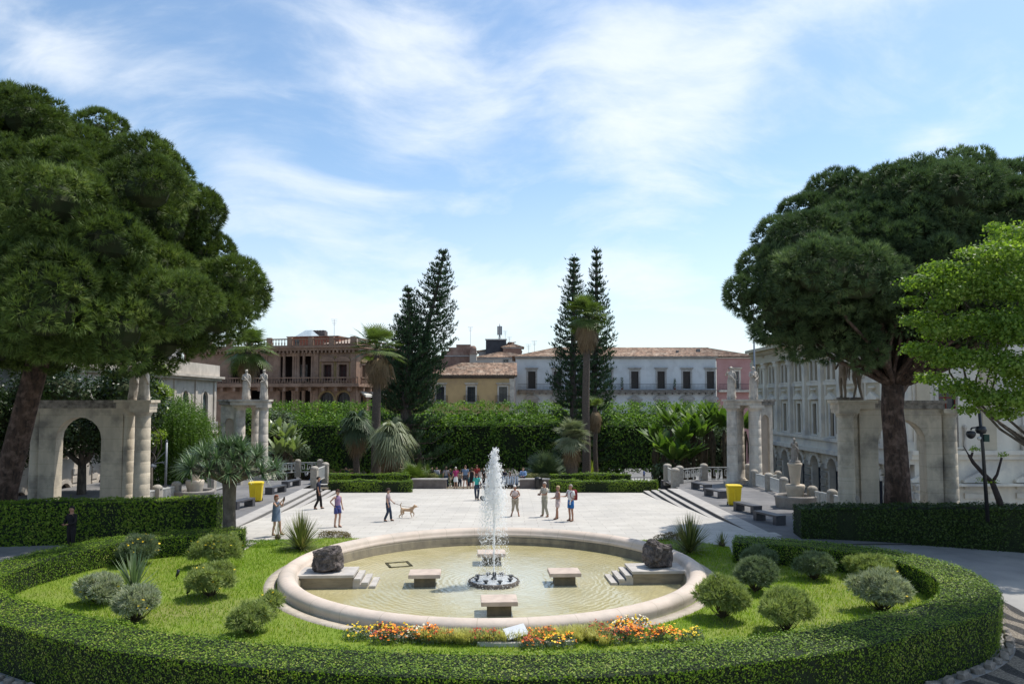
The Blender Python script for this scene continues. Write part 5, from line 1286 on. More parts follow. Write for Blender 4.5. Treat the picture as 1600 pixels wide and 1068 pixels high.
def pine(label, base, trunk, forks, C, RX, RY, RZ, flat, n_cl, mtl, extra=(), rcl=(.75,1.35), cut=None, bound=None):
    t = thing('umbrella_pine', label, 'tree', base)
    B = Vector(base); m = MB()
    pts = [Vector(p)-B for p, r in trunk]; m.tube([tuple(p) for p in pts], [r for p, r in trunk], 16)
    top = pts[-1]
    m.build('trunk', BARK, t)
    m = MB()
    C = Vector(C)-B; cl = []
    for a, b, r0, r1 in forks: limb(m, Vector(a)-B, Vector(b)-B, r0, r1, 8, 0, .5)
    # clumps on a dome, flatter below
    k = 0
    ga = math.pi*(3-5**.5)
    for i in range(n_cl):
        z = 1-2*(i+.5)/n_cl; r_ = math.sqrt(1-z*z); a = ga*i+random.uniform(-.2,.2)
        lay = random.uniform(.76,1.0)
        zz_ = z*RZ if z > 0 else z*flat
        p = C + Vector((math.cos(a)*r_*RX*lay, math.sin(a)*r_*RY*lay, zz_*lay))
        q = random.uniform(*rcl)
        if bound and not bound(p+B): continue
        cl.append((p.x, p.y, p.z, q*.92, q*.9, q*.72))
        # lobes on the clump
        for j in range(int(26*q)+8):
            d = rdir(1)[0]; d[2] = (abs(d[2]) if random.random() < .62 else d[2]); d = unit(d[None])[0]
            s = random.uniform(.24,.44); cl.append((p.x+d[0]*q*.98, p.y+d[1]*q*.98, p.z+d[2]*q*.76, s, s, s*.95))
    for e in extra:
        q = e[3]; p = Vector(e[:3])-B; cl.append((p.x,p.y,p.z,q*1.1,q,q*.8))
        for j in range(int(34*q)+8):
            d = rdir(1)[0]; s = random.uniform(.22,.42); cl.append((p.x+d[0]*q*1.08, p.y+d[1]*q, p.z+(abs(d[2]) if random.random() < .6 else d[2])*q*.8, s, s, s*.95))
    for i in range(0, len(cl), 9):
        e = Vector(cl[i][:3]); 
        if random.random() < .16: limb(m, top+Vector((0,0,-.2)), e-(e-C)*.05, .13, .03, 5, 0, .6)
    m.build('limbs', BARK, t)
    big = [c for c in cl if c[3] > .6]
    P, Nn, I = on_blobs(cl, 58, .08, cull=True, up=.25, minr=.5)
    tone = rng.random(len(cl))
    rr = np.repeat(np.clip(tone[I]*.5+rng.random(len(P))*.5, 0, 1), 9)
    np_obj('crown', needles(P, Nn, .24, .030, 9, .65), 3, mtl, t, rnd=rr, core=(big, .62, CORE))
    return t
def vz(px, py, Y): v = V(px, py, Y); return (v.x, v.y, v.z)
# leaning pine on the side of the tall sunlit hedge
b0 = vz(0, 808, 33.5)
pine('huge dark umbrella pine with a leaning red trunk beside the arch pavilion', b0,
     [(b0,.60),(vz(8,760,33.5),.54),(vz(24,700,33.4),.50),(vz(42,630,33.2),.47),(vz(58,570,33),.46),(vz(70,500,32.8),.42),(vz(92,420,32.6),.36)],
     [(vz(70,500,32.8),vz(250,400,31),.28,.1),(vz(70,500,32.8),vz(-60,380,31),.28,.1),(vz(80,470,32.7),vz(330,430,33),.2,.06),(vz(92,420,32.6),vz(180,260,33),.25,.08),(vz(92,420,32.6),vz(40,230,30),.25,.08)],
     vz(-5,470,33), 10.5, 7.4, 8.9, 2.2, 210, PINE,
     extra=[(*vz(85,450,25),1.5),(*vz(80,320,25.5),1.45),(*vz(180,520,26),1.3),(*vz(70,490,24.5),1.5),(*vz(15,430,25),1.4),(*vz(265,480,27),1.4),(*vz(362,445,32),1.1),(*vz(340,500,31),1.1),(*vz(322,500,32),1.0),(*vz(250,540,32),1.1),(*vz(200,545,31),1.1),(*vz(285,525,33),1.1),(*vz(378,478,33),.8),(*vz(165,385,26),1.2),(*vz(230,300,27.5),1.2)], bound=lambda p: not (800+p.x/p.y*F > 300 and 625-(p.z-CZ)/p.y*F > 478))
# pine with the forked trunk
b1 = vz(1403, 805, 33.0)
pine('broad umbrella pine with a straight dark forked trunk beyond the curved path', b1,
     [(b1,.58),(vz(1402,740,33),.50),(vz(1398,680,33),.47),(vz(1394,640,33),.45),(vz(1396,600,33),.47)],
     [(vz(1396,612,33),vz(1372,548,32.8),.40,.27),(vz(1372,548,32.8),vz(1345,500,32.5),.27,.2),(vz(1345,500,32.5),vz(1250,400,31),.2,.06),(vz(1396,612,33),vz(1450,520,33.2),.42,.26),(vz(1450,520,33.2),vz(1500,400,33),.26,.1),(vz(1372,548,32.8),vz(1400,400,34),.22,.1),(vz(1450,520,33.2),vz(1560,440,33),.2,.08)],
     vz(1455,440,33.5), 7.0, 6.4, 4.4, 2.5, 140, PINE2,
     extra=[(*vz(1195,460,31),1.0),(*vz(1218,490,30),1.1),(*vz(1240,520,31),1.1),(*vz(1290,515,31),1.3),(*vz(1285,430,27.5),1.35),(*vz(1340,440,27.5),1.3),(*vz(1242,430,29),1.2),(*vz(1196,420,32),.8),(*vz(1222,375,32.5),.9),(*vz(1265,340,33),.9),(*vz(1310,305,33.5),1.0),(*vz(1330,540,31),1.0),(*vz(1600,300,33),1.5),(*vz(1570,380,30),1.4),(*vz(1640,330,33),1.6),(*vz(1660,420,32),1.8),(*vz(1168,466,31),.65),(*vz(1212,508,31),.7),(*vz(1265,380,29),1.1)])

# generic broadleaf tree
def leafy(name, label, base, trunk_h, r_tr, blobs, mtl, leaf, dens, cat='tree', aspect=.55, group=None, bark=BARK2, limbs=6, core=.6, tilt=.8, up=.25, noise_=.18):
    t = thing(name, label, cat, base, 0, group); B = np.array(base)
    m = MB(); m.tube([(0,0,-.1),(.05,0,trunk_h*.5),(0,.05,trunk_h)], [r_tr,r_tr*.8,r_tr*.65], 10)
    for b in blobs[:limbs]: limb(m, (0,0,trunk_h*.92), (b[0],b[1],b[2]-.15), r_tr*(.5 if limbs != 6 or leaf > .1 else .2), r_tr*.06, 6, -.8 if limbs > 8 else 0, 1.0)
    m.build('trunk', bark, t)
    P, Nn, _ = on_blobs(blobs, dens, noise_, cull=True, up=up)
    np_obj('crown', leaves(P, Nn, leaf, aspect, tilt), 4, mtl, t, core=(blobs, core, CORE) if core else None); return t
GREENB = leafmat('bright_maple_like_leaves', (.085,.15,.022), (.20,.28,.055), (.28,.35,.10), .45, .25, .42, .6)
# near bright green tree at the path
bx = (14.9, 19.5, -.4); bl = []
def rel(px, py, Y, q, fl=.42): v = V(px, py, Y); bl.append((v.x-bx[0], v.y-bx[1], v.z-bx[2], q, q*.95, q*fl))
for px, py, Y, q in ((1600,370,18,.62),(1555,395,17.5,.5),(1520,430,18,.6),(1470,420,18.3,.38),(1445,440,18.2,.42),(1500,455,18,.5),(1580,450,17.6,.6),(1620,420,18,.8),
    (1440,500,18.6,.40),(1475,515,18.3,.5),(1530,505,18,.6),(1590,520,17.6,.6),(1440,545,18.6,.38),(1480,560,18.3,.46),(1530,560,18,.55),(1585,570,17.6,.55),(1630,500,18,.9),
    (1455,590,18.8,.3),(1500,605,18.4,.42),(1540,620,18,.45),(1590,625,17.6,.5),(1640,590,18,.9),(1660,440,19,1.0),(1570,645,17.8,.3),(1510,640,18.4,.22),(1425,470,18.6,.24),(1470,475,18,.3),(1510,395,18.2,.22),(1555,355,18.2,.2),(1700,520,19.5,1.1),(1700,620,19.5,1.0),(1680,380,19.5,1.0)):
    rel(px, py, Y, q)
leafy('maple_tree', 'bright fresh green broadleaf tree with layered boughs hanging in front of the forked pine', bx, 3.6, .22, bl, GREENB, .088, 620, aspect=.7, limbs=6, core=0, tilt=1.0, up=.5, noise_=.3)
DKG = leafmat('dark_evergreen_leaves', (.012,.028,.008), (.04,.07,.018), None, .4, .4, .2, .4)
def cloudblobs(cx, cy, cz, rx, ry, rz, n, q0, q1):
    o = []
    for _ in range(n):
        d = rdir(1)[0]*rng.random()**.25; q = random.uniform(q0,q1); o.append((cx+d[0]*rx, cy+d[1]*ry, cz+d[2]*rz, q, q, q*.8))
    return o
# dark trees behind the arch pavilion
v = V(130,640,47); leafy('evergreen_tree', 'dark evergreen tree right behind the open arch pavilion', (v.x, v.y, -3), 5, .35, cloudblobs(0,0,8.3,4.2,3,3.4,34,.9,1.5), DKG, .20, 55)
v = V(20,640,50); leafy('evergreen_tree', 'dark evergreen tree behind the leaning pine trunk', (v.x, v.y, -3), 5, .35, cloudblobs(0,0,8.5,4.2,3,3.6,34,.9,1.5), DKG, .20, 55)
v = V(-90,640,44); leafy('evergreen_tree', 'dark evergreen tree at the far outer side of the leaning pine', (v.x, v.y, -2), 4, .35, cloudblobs(0,0,7.5,4,3,4.5,30,.9,1.5), DKG, .20, 45)
YG = leafmat('yellow_green_leaves', (.12,.19,.02), (.28,.36,.05), None, .45, .35, .4, .4)
v = V(238,640,50); leafy('young_tree', 'yellow green young tree between the pavilion column and the weeping willow', (v.x, v.y, -3), 4.5, .15, cloudblobs(0,0,8.3,.8,.8,3.0,22,.35,.6), YG, .15, 90)
# willow-like pepper tree
WIL = leafmat('weeping_leaves', (.05,.10,.015), (.12,.20,.035), None, .5, .3, .35, .4)
v = V(276,690,55); bw = (v.x, v.y, -3); t = thing('weeping_tree', 'soft green weeping tree with hanging strands between the pavilions', 'tree', bw)
m = MB(); m.tube([(0,0,0),(.1,0,3),(0,0,6)], [.4,.33,.2], 10)
st_ = []; cl = cloudblobs(0,0,7.0,2.2,2,1.7,26,.6,1.0)
for c in cl[:10]: limb(m, (0,0,5.5), c[:3], .14, .03, 5, -.5, .5)
m.build('trunk', BARK2, t)
P, Nn, _ = on_blobs(cl, 26, .2); q = []; 
for p_, n_ in zip(P, Nn):
    ln = rng.uniform(1.5, 4.6); k = int(ln/.11); s = np.linspace(0, 1, k)[:,None]
    q.append(p_+np.array([n_[0]*.5, n_[1]*.5, 0])*np.sqrt(s)+np.array([0,0,-1.])*ln*s+rng.normal(size=(k,3))*.03)
Q = np.concatenate(q); Q = Q[Q[:,2] > 1.2]; np_obj('hanging_foliage', leaves(Q, np.tile([[0,-.5,.3]],(len(Q),1)), .17, .3, .9), 4, WIL, t, core=([(0,0,5.2,1.5,1.4,3.2)], .8, CORE))
# clipped ficus row in two tiers beyond the street edge (each trunk its own tree)
FIC = leafmat('ficus_leaves', (.04,.09,.012), (.12,.21,.026), (.22,.32,.05), .5, .2, .3, .25)
def ficus(px0, px1, Y, pyt, pyb, label, dep=5.5, bright=0):
    x0, x1 = ux(px0, Y), ux(px1, Y); zt_ = uz(pyt, Y); zb_ = uz(pyb, Y); c = (x0+x1)/2; g0 = -5.2
    t = thing('clipped_ficus', label, 'tree', (c, Y, g0), 0, 'clipped trees in the street row')
    m = MB(); m.tube([(0,0,0),(.1,0,1.3),(-.05,0,2.4)], [.42,.33,.3], 8)
    for k in range(6): a = k*1.05; limb(m, (0,0,1.9), (math.cos(a)*(x1-x0)*.33, math.sin(a)*dep*.3, zb_-g0+1.2), .2, .08, 6, 0, .6)
    m.build('trunk', mat('dark_ficus_bark', (.07,.06,.05), (.035,.03,.027), 6, .95, .5, 14), t)
    W2 = (x1-x0)/2+.15; H0, H1 = zb_-g0, zt_-g0
    m = MB(); m.box(-W2+.35,W2-.35,-dep/2+.35,dep/2-.35,H0+.35,H1-.4); m.build('inner_growth', mat('hedge_inner_shade', (.022,.035,.012)), t)
    def face(o, u, v_, nrm, dens):
        k = int(np.linalg.norm(u)*np.linalg.norm(v_)*dens); a = rng.random((k,1)); b = rng.random((k,1))
        P = np.array(o)+a*np.array(u)+b*np.array(v_); nrm = np.array(nrm, float)
        bump = (np.sin(P[:,0]*1.9+Y+px0)*np.cos(P[:,2]*1.6)+np.sin(P[:,1]*2.1+P[:,0]*1.1)+1.2*np.sin(P[:,0]*.8+px0)*np.sin(P[:,2]*.9+px0*.3))*.2
        P = P+nrm*(bump[:,None]+rng.normal(size=(k,1))*.13); return P, np.tile(nrm+[0,0,.25], (k,1))
    A = [face((-W2,-dep/2,H0),(2*W2,0,0),(0,0,H1-H0),(0,-1,0),34), face((-W2,-dep/2,H1),(2*W2,0,0),(0,dep,0),(0,0,1),34),
         face((-W2,-dep/2,H0),(0,dep,0),(0,0,H1-H0),(-1,0,0),16), face((W2,-dep/2,H0),(0,dep,0),(0,0,H1-H0),(1,0,0),16), face((-W2,-dep/2,H0),(2*W2,0,0),(0,dep,0),(0,0,-1),10)]
    P = np.concatenate([a[0] for a in A]); Nn = np.concatenate([a[1] for a in A])
    # new shoots standing up from the top
    k = int(W2*2*dep*26); s = np.column_stack([rng.uniform(-W2,W2,k), rng.uniform(-dep/2,dep/2,k), H1+rng.random(k)**1.5*.7]); s[:,2] += .55*np.abs(np.sin(s[:,0]*1.3+px0)*np.cos(s[:,1]*1.4+px0))+.15
    P = np.concatenate([P, s]); Nn = np.concatenate([Nn, unit(rng.normal(size=(k,3))*.6+[0,0,1])])
    np_obj('crown', leaves(P, Nn, .28, .5, .5), 4, FIC, t)
for (a, b), lb in zip([(425,535),(535,650),(650,770),(770,900),(900,1010),(1010,1130)],
    ['front clipped tree block between the banana leaves and the dark green palm','front clipped tree block behind the shaggy palms','front clipped tree block behind the group at the low wall','front clipped tree block straight behind the fountain jet','front clipped tree block behind the short palm with the pale crown','front clipped tree block behind the tall banana clump']):
    ficus(a, b, 84, 659, 733, lb, 4.5)
for (a, b), lb in zip([(400,520),(520,640),(640,755),(755,880),(880,1000),(1000,1120)],
    ['taller clipped tree under the brown loggia palace','taller clipped tree under the side face of the loggia palace','taller clipped tree under the yellow house','taller clipped tree under the near end of the white palace','taller clipped tree under the middle of the white palace balcony','taller clipped tree under the far end of the white palace']):
    ficus(a, b, 92, 641, 720, lb, 5.0)
# Norfolk-type columnar conifers
ARAU = leafmat('araucaria_needles', (.02,.05,.022), (.06,.105,.045), None, .55, .3, .15, .2, tcol=(1,1.2,.7))
def araucaria(label, base, path, rad, n_wh, seed, gap=.0):
    t = thing('norfolk_pine', label, 'tree', base); B = Vector(base); m = MB()
    pts = [Vector(p)-B for p in path]; m.tube(pts, [.42*(1-i/len(pts))+.05 for i in range(len(pts))], 8)
    r_ = random.Random(seed); q = []; nn = []; bm_ = m; Ltot = len(pts)-1
    for k in range(n_wh):
        u = (k+.5)/n_wh; f = u*Ltot; i = min(int(f), Ltot-1); c = pts[i].lerp(pts[i+1], f-i); R_ = rad(u)
        for j in range(7):
            a = 6.283*j/7+r_.uniform(-.3,.3)+k*.4; l = R_*r_.uniform(.72,1.08)
            if l < .3: l = .3
            d = Vector((math.cos(a), math.sin(a), 0)); n_ = max(4, int(l/.16))
            e = c+d*l+Vector((0,0,l*.30)); bm_.tube([c, c+d*l*.5+Vector((0,0,-.03*l)), e], [.05,.035,.015], 4, False, False)
            for s in range(n_):
                x = (s+.5)/n_
                if x < .18: continue
                p = c+d*l*x+Vector((0,0,l*(.30*x*x-.06*math.sin(math.pi*x))))
                wdt = .10+.30*x
                for _ in range(2+int(x*3)):
                    q.append((p.x+r_.gauss(0,wdt*.55), p.y+r_.gauss(0,wdt*.55), p.z+abs(r_.gauss(0,.13))*(.5+x))); nn.append((d.x*.5, d.y*.5, 1))
    bm_.build('trunk', BARK2, t)
    np_obj('foliage', needles(np.array(q), unit(np.array(nn)), .34, .10, 3, .55), 3, ARAU, t); return t
prof_ = lambda R_: (lambda u: R_*(min(1, 1.15*(1-u)**.8+.03))*(1 if u < .65 else 1) )
a1 = (ux(668,78), 78, -4.2)
araucaria('tallest dark twin conifer of the leaning pair beside the yellow house', a1, [a1, vz(636,640,78), vz(640,600,78), vz(652,560,78), vz(668,510,78), vz(683,450,78), vz(694,392,78)], lambda u: 3.7*min(1, max(.06, 1.9*(1-u)**.75)), 34, 1)
a2 = (ux(634,76), 76, -4)
araucaria('shorter dark conifer leaning against the tallest conifer beside the brown palm', a2, [a2, vz(632,640,76), vz(636,590,76), vz(640,540,76), vz(639,500,76), vz(638,452,76)], lambda u: 2.7*min(1, max(.06, 1.8*(1-u)**.85)), 27, 2)
a3 = (ux(897,80), 80, -4.4)
araucaria('narrow dark conifer, shorter of the pair behind the tall shaggy palm', a3, [a3, vz(896,640,80), vz(895,580,80), vz(896,520,80), vz(896,460,80), vz(897,404,80)], lambda u: 2.35*min(1, max(.06, 1.9*(1-u)**.8))*(1.15 if u < .35 else 1), 31, 3)
a4 = (ux(930,82), 82, -4.6)
araucaria('narrow dark conifer, taller of the pair behind the tall shaggy palm', a4, [a4, vz(926,640,82), vz(929,580,82), vz(932,520,82), vz(932,460,82), vz(932,391,82)], lambda u: 2.25*min(1, max(.06, 1.9*(1-u)**.8)), 33, 4)

# palms with fan leaves
FANG = leafmat('fan_palm_green', (.07,.11,.025), (.17,.22,.06), None, .45, .35, .25, .3, tcol=(1.2,1.4,.6))
FANB = leafmat('grey_green_fan', (.14,.17,.09), (.30,.32,.19), None, .5, .3, .25, .3, tcol=(1.2,1.3,.8))
FAND = leafmat('dark_fan', (.05,.085,.04), (.13,.17,.08), None, .5, .3, .2, .3, tcol=(1.2,1.3,.8))
DRYF = leafmat('dry_fronds', (.17,.115,.065), (.33,.24,.14), None, .8, .15, .1, .3, tcol=(1,1,1))
def fan_fronds(n, c, pet, fan, el0, el1, droop, seg=22, split=.34, hang=.0):
    """n fan leaves around c: stalk then pleated blades that split and hang"""
    c = np.array(c, float); Q = []; ST = MB(); rr = []
    for k in range(n):
        a = 2.4*k+rng.uniform(-.3,.3); el = R(rng.uniform(el0, el1)); h = np.array([math.cos(a), math.sin(a), 0]); l = pet*rng.uniform(.6,1.2)
        d = h*math.cos(el)+np.array([0,0,math.sin(el)]); d2 = unit((d+np.array([0,0,-droop*.6]))[None])[0]
        p0 = c; p1 = c+d*l*.6; p2 = p1+d2*l*.5; ST.tube([p0,p1,p2], [.035,.028,.02], 4, False, False)
        side = np.cross(d2, [0,0,1.]); side = unit(side[None])[0] if np.linalg.norm(side) > .1 else np.array([-h[1],h[0],0]); up_ = np.cross(side, d2); tone = rng.random()
        for s in range(seg):
            b = R(-115+230*(s+.5)/seg); r_ = fan*(.72+.28*math.cos(b*.75))*rng.uniform(.92,1.05)
            dd = d2*math.cos(b)+side*math.sin(b); w_ = fan*.036
            pr = unit(np.cross(dd, up_)[None])[0]*w_
            m_ = p2+dd*r_*split+up_*.03; tip = p2+dd*r_*.92+np.array([0,0,-1.])*r_*droop*rng.uniform(.5,1.0)*(.55+hang)
            Q += [p2-pr*.25, p2+pr*.25, m_+pr, m_-pr, m_-pr, m_+pr, tip+pr*.25, tip-pr*.25]; rr += [tone*.6+rng.random()*.4]*2
    return np.array(Q), ST, rr
def fan_palm(name, label, base, top, r0, r1, n, pet, fan, mtl, el=(-35,80), droop=.5, skirt=0, skirt_l=1.2, skirt_r=.8, group=None, thick=None, hang=0.0):
    t = thing(name, label, 'palm', base); B = Vector(base); T_ = Vector(top)-B; m = MB(); npt = 14
    pts = [T_*(i/npt)+Vector((math.sin(i*.7)*.04, 0, 0)) for i in range(npt+1)]; m.tube(pts, [r0+(r1-r0)*i/npt+(.015 if i%2 else 0) for i in range(npt+1)], 12); m.build('trunk', PALMB, t)
    Q, ST, rr = fan_fronds(n, T_, pet, fan, el[0], el[1], droop, hang=hang); ST.build('leaf_stalks', mtl, t); np_obj('fronds', Q, 4, mtl, t, rnd=rr)
    if skirt:
        Q, ST, rr = fan_fronds(skirt, T_-Vector((0,0,.15)), skirt_r, fan*.85, -82, -35, 1.0, hang=.5); 
        Q2, _, rr2 = fan_fronds(skirt, T_-Vector((0,0,skirt_l*.5)), skirt_r*.8, fan*.8, -88, -60, 1.0, hang=.4); ST.build('dry_stalks', DRYF, t)
        np_obj('dry_skirt', np.concatenate([Q,Q2]), 4, DRYF, t, rnd=rr+rr2)
    return t
def gz_(Y): return -1.14-.09*(Y-57.6) if Y < 66 else -1.9-(Y-66)*.2
fan_palm('fan_palm', 'tall fan palm with grey trunk and brown skirt before the brown palace side', (ux(588,68),68,gz_(68)), vz(590,545,68), .48, .30, 34, 1.5, 1.35, FANG, (-20,80), .25, 20, 1.3, 1.5)
fan_palm('fan_palm', 'tallest fan palm with dense brown skirt in front of the two narrow conifers', (ux(915,66),66,gz_(66)), vz(916,495,66), .38, .26, 60, 1.15, 1.15, FANG, (-35,85), .45, 44, 1.8, .95)
fan_palm('fan_palm', 'fan palm crown rising behind the two statues of the pale pavilion', (ux(384,75),75,-3), vz(388,545,75), .35, .28, 46, 1.5, 1.5, FANG, (-45,85), .5, 10, 1.4, 1.0)
fan_palm('fan_palm', 'short dark green fan palm with drooping leaves and a thin dark trunk', (ux(558,64),64,gz_(64)), vz(558,662,64), .27, .26, 40, .7, 1.25, FAND, (-40,80), .8, 8, 1.5, .7, hang=.3)
fan_palm('fan_palm', 'broad shaggy grey green palm with a pale lower trunk', (ux(613,61),61,gz_(61)), vz(613,682,61), .5, .42, 52, .9, 1.45, FANB, (-50,85), .9, 16, 1.7, 1.0, hang=.45)
fan_palm('fan_palm', 'short palm with pale silvery crown and a rough dark trunk behind the low hedge', (ux(893,60),60,gz_(60)), vz(893,683,60), .40, .5, 46, .75, 1.15, FANB, (-35,85), .5, 8, 1.0, .6)
fan_palm('fan_palm', 'slender half dead palm with a hanging brown skirt beside the tallest palm', (ux(930,67),67,gz_(67)), vz(930,636,67), .2, .16, 8, .55, .8, FANG, (35,85), .3, 22, 1.6, .5)
# low fan clumps and rosettes behind the low wall and hedges
def fan_clump(px, py, Y, n, pet, fan, label, mtl, base=.25, el=(0,85)):
    b = (ux(px, Y), Y, gz_(Y)); t = thing('fan_palm_clump', label, 'palm', b); Q, ST, rr = fan_fronds(n, (0,0,base), pet, fan, *el, .35); ST.build('leaf_stalks', mtl, t); np_obj('fronds', Q, 4, mtl, t, rnd=rr)
fan_clump(650, 750, 59.5, 54, 1.0, 1.05, 'low bushy fan palm clump at the foot of the shaggy grey green palm', FANG, .3, (-5,85))
fan_clump(852, 750, 61.5, 64, 1.5, 1.35, 'large green fan palm clump behind the dark bin', FAND, .3, (-5,85))
fan_clump(690, 750, 63.5, 20, .5, .6, 'small fan palm clump near the gap in the low wall', FAND)
fan_clump(907, 738, 58.8, 26, .3, .5, 'yellowish fan seedling at the foot of the silvery palm', FANG)
CYC = leafmat('yellow_green_sword', (.16,.20,.03), (.34,.38,.09), None, .5, .3, .25, .4)
rosette('agave', 923, 741, 34, 24, 'yellow green agave behind the two step hedge', 'agave', CYC, 60, .05, zlev=-1.1)
rosette('agave', 668, 742, 34, 20, 'fine leaved green rosette above the low wall', 'agave', FANG, 120, .02, zlev=-1.0)
DRYG = leafmat('straw_green_leaves', (.16,.16,.06), (.27,.26,.12), None, .7, .2, .2, .4)
mound(665,747,40,8,'straw green cushion plant on the low wall nearer the shaggy palm', 'cushion plant', DRYG, 'cushion_plant', 500, .09, -.55, .5)
mound(838,748,44,9,'straw green cushion plant on the low wall behind the dark bin', 'cushion plant', DRYG, 'cushion_plant', 500, .09, -.55, .5)
mound(640,742,60,9,'dark green low bushes behind the double hedge by the shaggy palm', 'bush', FAND, 'low_bush', 300, .1, -.9, .6)
# bananas
BAN = leafmat('banana_leaves', (.04,.085,.018), (.12,.19,.04), (.20,.29,.07), .5, .25, .3, .5)
BANS = mat('banana_stem', (.11,.085,.05), (.05,.035,.022), 4, .85)
def banana(px, Y, h, label, z0, n=11, leaf_l=2.1, mtl=BAN):
    b = (ux(px, Y), Y, z0); t = thing('banana_plant', label, 'banana plant', b, 0, 'banana plants behind the terrace rail'); m = MB()
    hh = h*.66; lean = random.uniform(-.3,.3); top = np.array([lean, 0, hh]); m.tube([(0,0,0),(lean*.4,0,hh*.5),tuple(top)], [.19,.15,.10], 8)
    for k in range(5): a = k*1.3; m.tube([(lean*.9+math.cos(a)*.1,math.sin(a)*.1,hh*.95),(lean*.8+math.cos(a)*.3,math.sin(a)*.3,hh*.75),(lean*.7+math.cos(a)*.25,math.sin(a)*.25,hh*.45)],[.03,.05,.015],4)
    m.build('stem', BANS, t); Q = []; rr = []
    for k in range(n):
        a = 2.4*k+rng.uniform(-.4,.4); el = R(rng.uniform(42,89)); l = leaf_l*rng.uniform(.75,1.15); h_ = np.array([math.cos(a),math.sin(a),0.]); side = np.array([-h_[1],h_[0],0])
        ns = 9; pr = None; tone = rng.random(); p = top.copy(); e = el; w_ = .30*rng.uniform(.8,1.1)
        for s in range(ns):
            d = h_*math.cos(e)+np.array([0,0,math.sin(e)]); up_ = np.cross(side, d)*-1
            q = p+d*l/ns; wa = w_*math.sin(math.pi*min(1,(s+.15)/ns))**.6 if s else .03; wb = w_*math.sin(math.pi*min(1,(s+1)/ns))**.6 if s < ns-1 else .02
            if s >= 2:
                gap = rng.random()*.10; v_ = -np.array([0,0,1.])*.12
                for sg in (-1,1): Q += [p, q-(q-p)*gap, q+side*sg*wb+v_*wb*3-(q-p)*gap, p+side*sg*wa+v_*wa*3]; rr.append(min(1,tone*.7+rng.random()*.3))
            p = q; e -= R(rng.uniform(2,8))*(1 if s > 2 else .5)
    np_obj('leaves', Q, 4, mtl, t, rnd=rr)
lbs = ['banana plant farthest from the terrace corner pillar among the open trees','short banana plant in front of the clump near the corner pillar','tall banana plant above the terrace corner pillar','banana plant with brown sheaths above the first railing panel','banana plant second from the tall pavilion column','broad banana plant leaning over the railing post','banana plant close behind the first tall pavilion column','small banana plant low behind the railing','banana plant highest of the clump','banana plant at the back of the clump by the white palace','low banana plant with one lit leaf behind the key pattern rail','banana plant seen between the two tall pavilion columns','banana plant behind the pavilion niche']
for (px, Y, h), lb in zip([(1022,64,5.2),(1038,61,4.2),(1050,63,7.3),(1064,60.5,5.6),(1082,62,7.2),(1097,60.5,6.2),(1113,62,7.4),(1078,60,3.6),(1100,64,8.0),(1065,66,8.0),(1055,59.8,3.4),(1130,62,7.2),(1160,63,7.0)], lbs):
    banana(px, Y, h, lb, -1.6, 21)
for k in range(3): pass
lbs2 = ['banana-like plant with paddle leaves behind the pale pavilion column','tall paddle leaved plant beside the pale pavilion','paddle leaved plant over the end of the left railing','low paddle leaved plant behind the terrace railing post','paddle leaved plant near the clipped trees behind the railing']
for (px, Y, h), lb in zip([(430,66,7.0),(416,64,6.2),(445,65,6.0),(455,63,4.6),(440,62.5,4.4)], lbs2): banana(px, Y, h, lb, -2.0, 17, 1.9, leafmat('dusty_banana_leaves', (.09,.13,.05), (.24,.29,.14), None, .35, .5, .3, .5))
for (px, Y, r_, z_), lb in zip([(430,68,2.2,2.6),(1040,60,1.3,-.6),(1075,67,2.4,1.0),(1115,67,2.4,1.2),(385,66,2.3,3.0),(455,70,1.8,.5)], ['leafy dark mass of shrubs behind the pale pavilion','low leafy bush at the foot of the bananas by the corner pillar','dense dark bush behind the bananas near the street','dense dark bush behind the bananas near the tall pavilion','light bushy crown between the palm and the pale pavilion','bush between the railing and the clipped tree row']):
    x = ux(px,Y); leafy('dense_bush', lb, (x, Y, -3.0 if Y > 62 else -1.6), 1.0, .12, cloudblobs(0,0,z_+3.0-(0 if Y > 62 else 1.4),r_*.75,r_*.6,r_*.8,16,r_*.3,r_*.45), FAND if px != 385 else WIL, .22, 55, 'bush')

# dragon tree on the lawn
g = S(358, 846, .012); t = thing('dragon_tree', 'dragon tree with thick trunk and wide head of sword leaves at the hedge end', 'tree', g)
m = MB(); H_ = 3.15
m.tube([(0,0,-.1),(.0,0,.2),(-.02,0,1.2),(-.03,0,2.1),(-.02,0,2.45)], [.34,.27,.24,.26,.30], 14)
heads = []
sc_ = g.y/F
for k in range(38):
    if k < 15: a = 2*math.pi*k/15; rr_, zz_ = 1.72, 2.85+random.uniform(-.15,.3)
    elif k < 28: a = 2*math.pi*k/13+.3; rr_, zz_ = 1.12, 3.35+random.uniform(-.1,.2)
    else: a = 2*math.pi*k/9; rr_, zz_ = .4, 3.65+random.uniform(-.1,.15)
    e = (math.cos(a)*rr_*random.uniform(.85,1.1), math.sin(a)*rr_*random.uniform(.85,1.1), zz_); heads.append(e)
    m.tube([(0,0,2.3),(e[0]*.45,e[1]*.45,2.62),e], [.13,.09,.06], 6)
m.build('trunk', mat('dragon_bark', (.20,.165,.13), (.10,.08,.065), 5, .95, .7, 14, stretch=(1,1,.5)), t)
Q = []; rr = []
for e in heads:
    e = np.array(e); out = unit(np.array([[e[0],e[1],1.0]]))[0]
    for k in range(70):
        d = unit((out*.5+rdir(1)[0])[None])[0]
        if d[2] < -.65: d[2] *= -.3
        s = unit(np.cross(d, [0,0,1.])[None])[0]*.021; l = rng.uniform(.55,.82); md = e+d*l*.5; tp = e+d*l+np.array([0,0,-.09])
        Q += [e-s*.7, e+s*.7, md+s, md-s, md-s, md+s, tp+s*.1, tp-s*.1]; rr += [rng.random()]*2
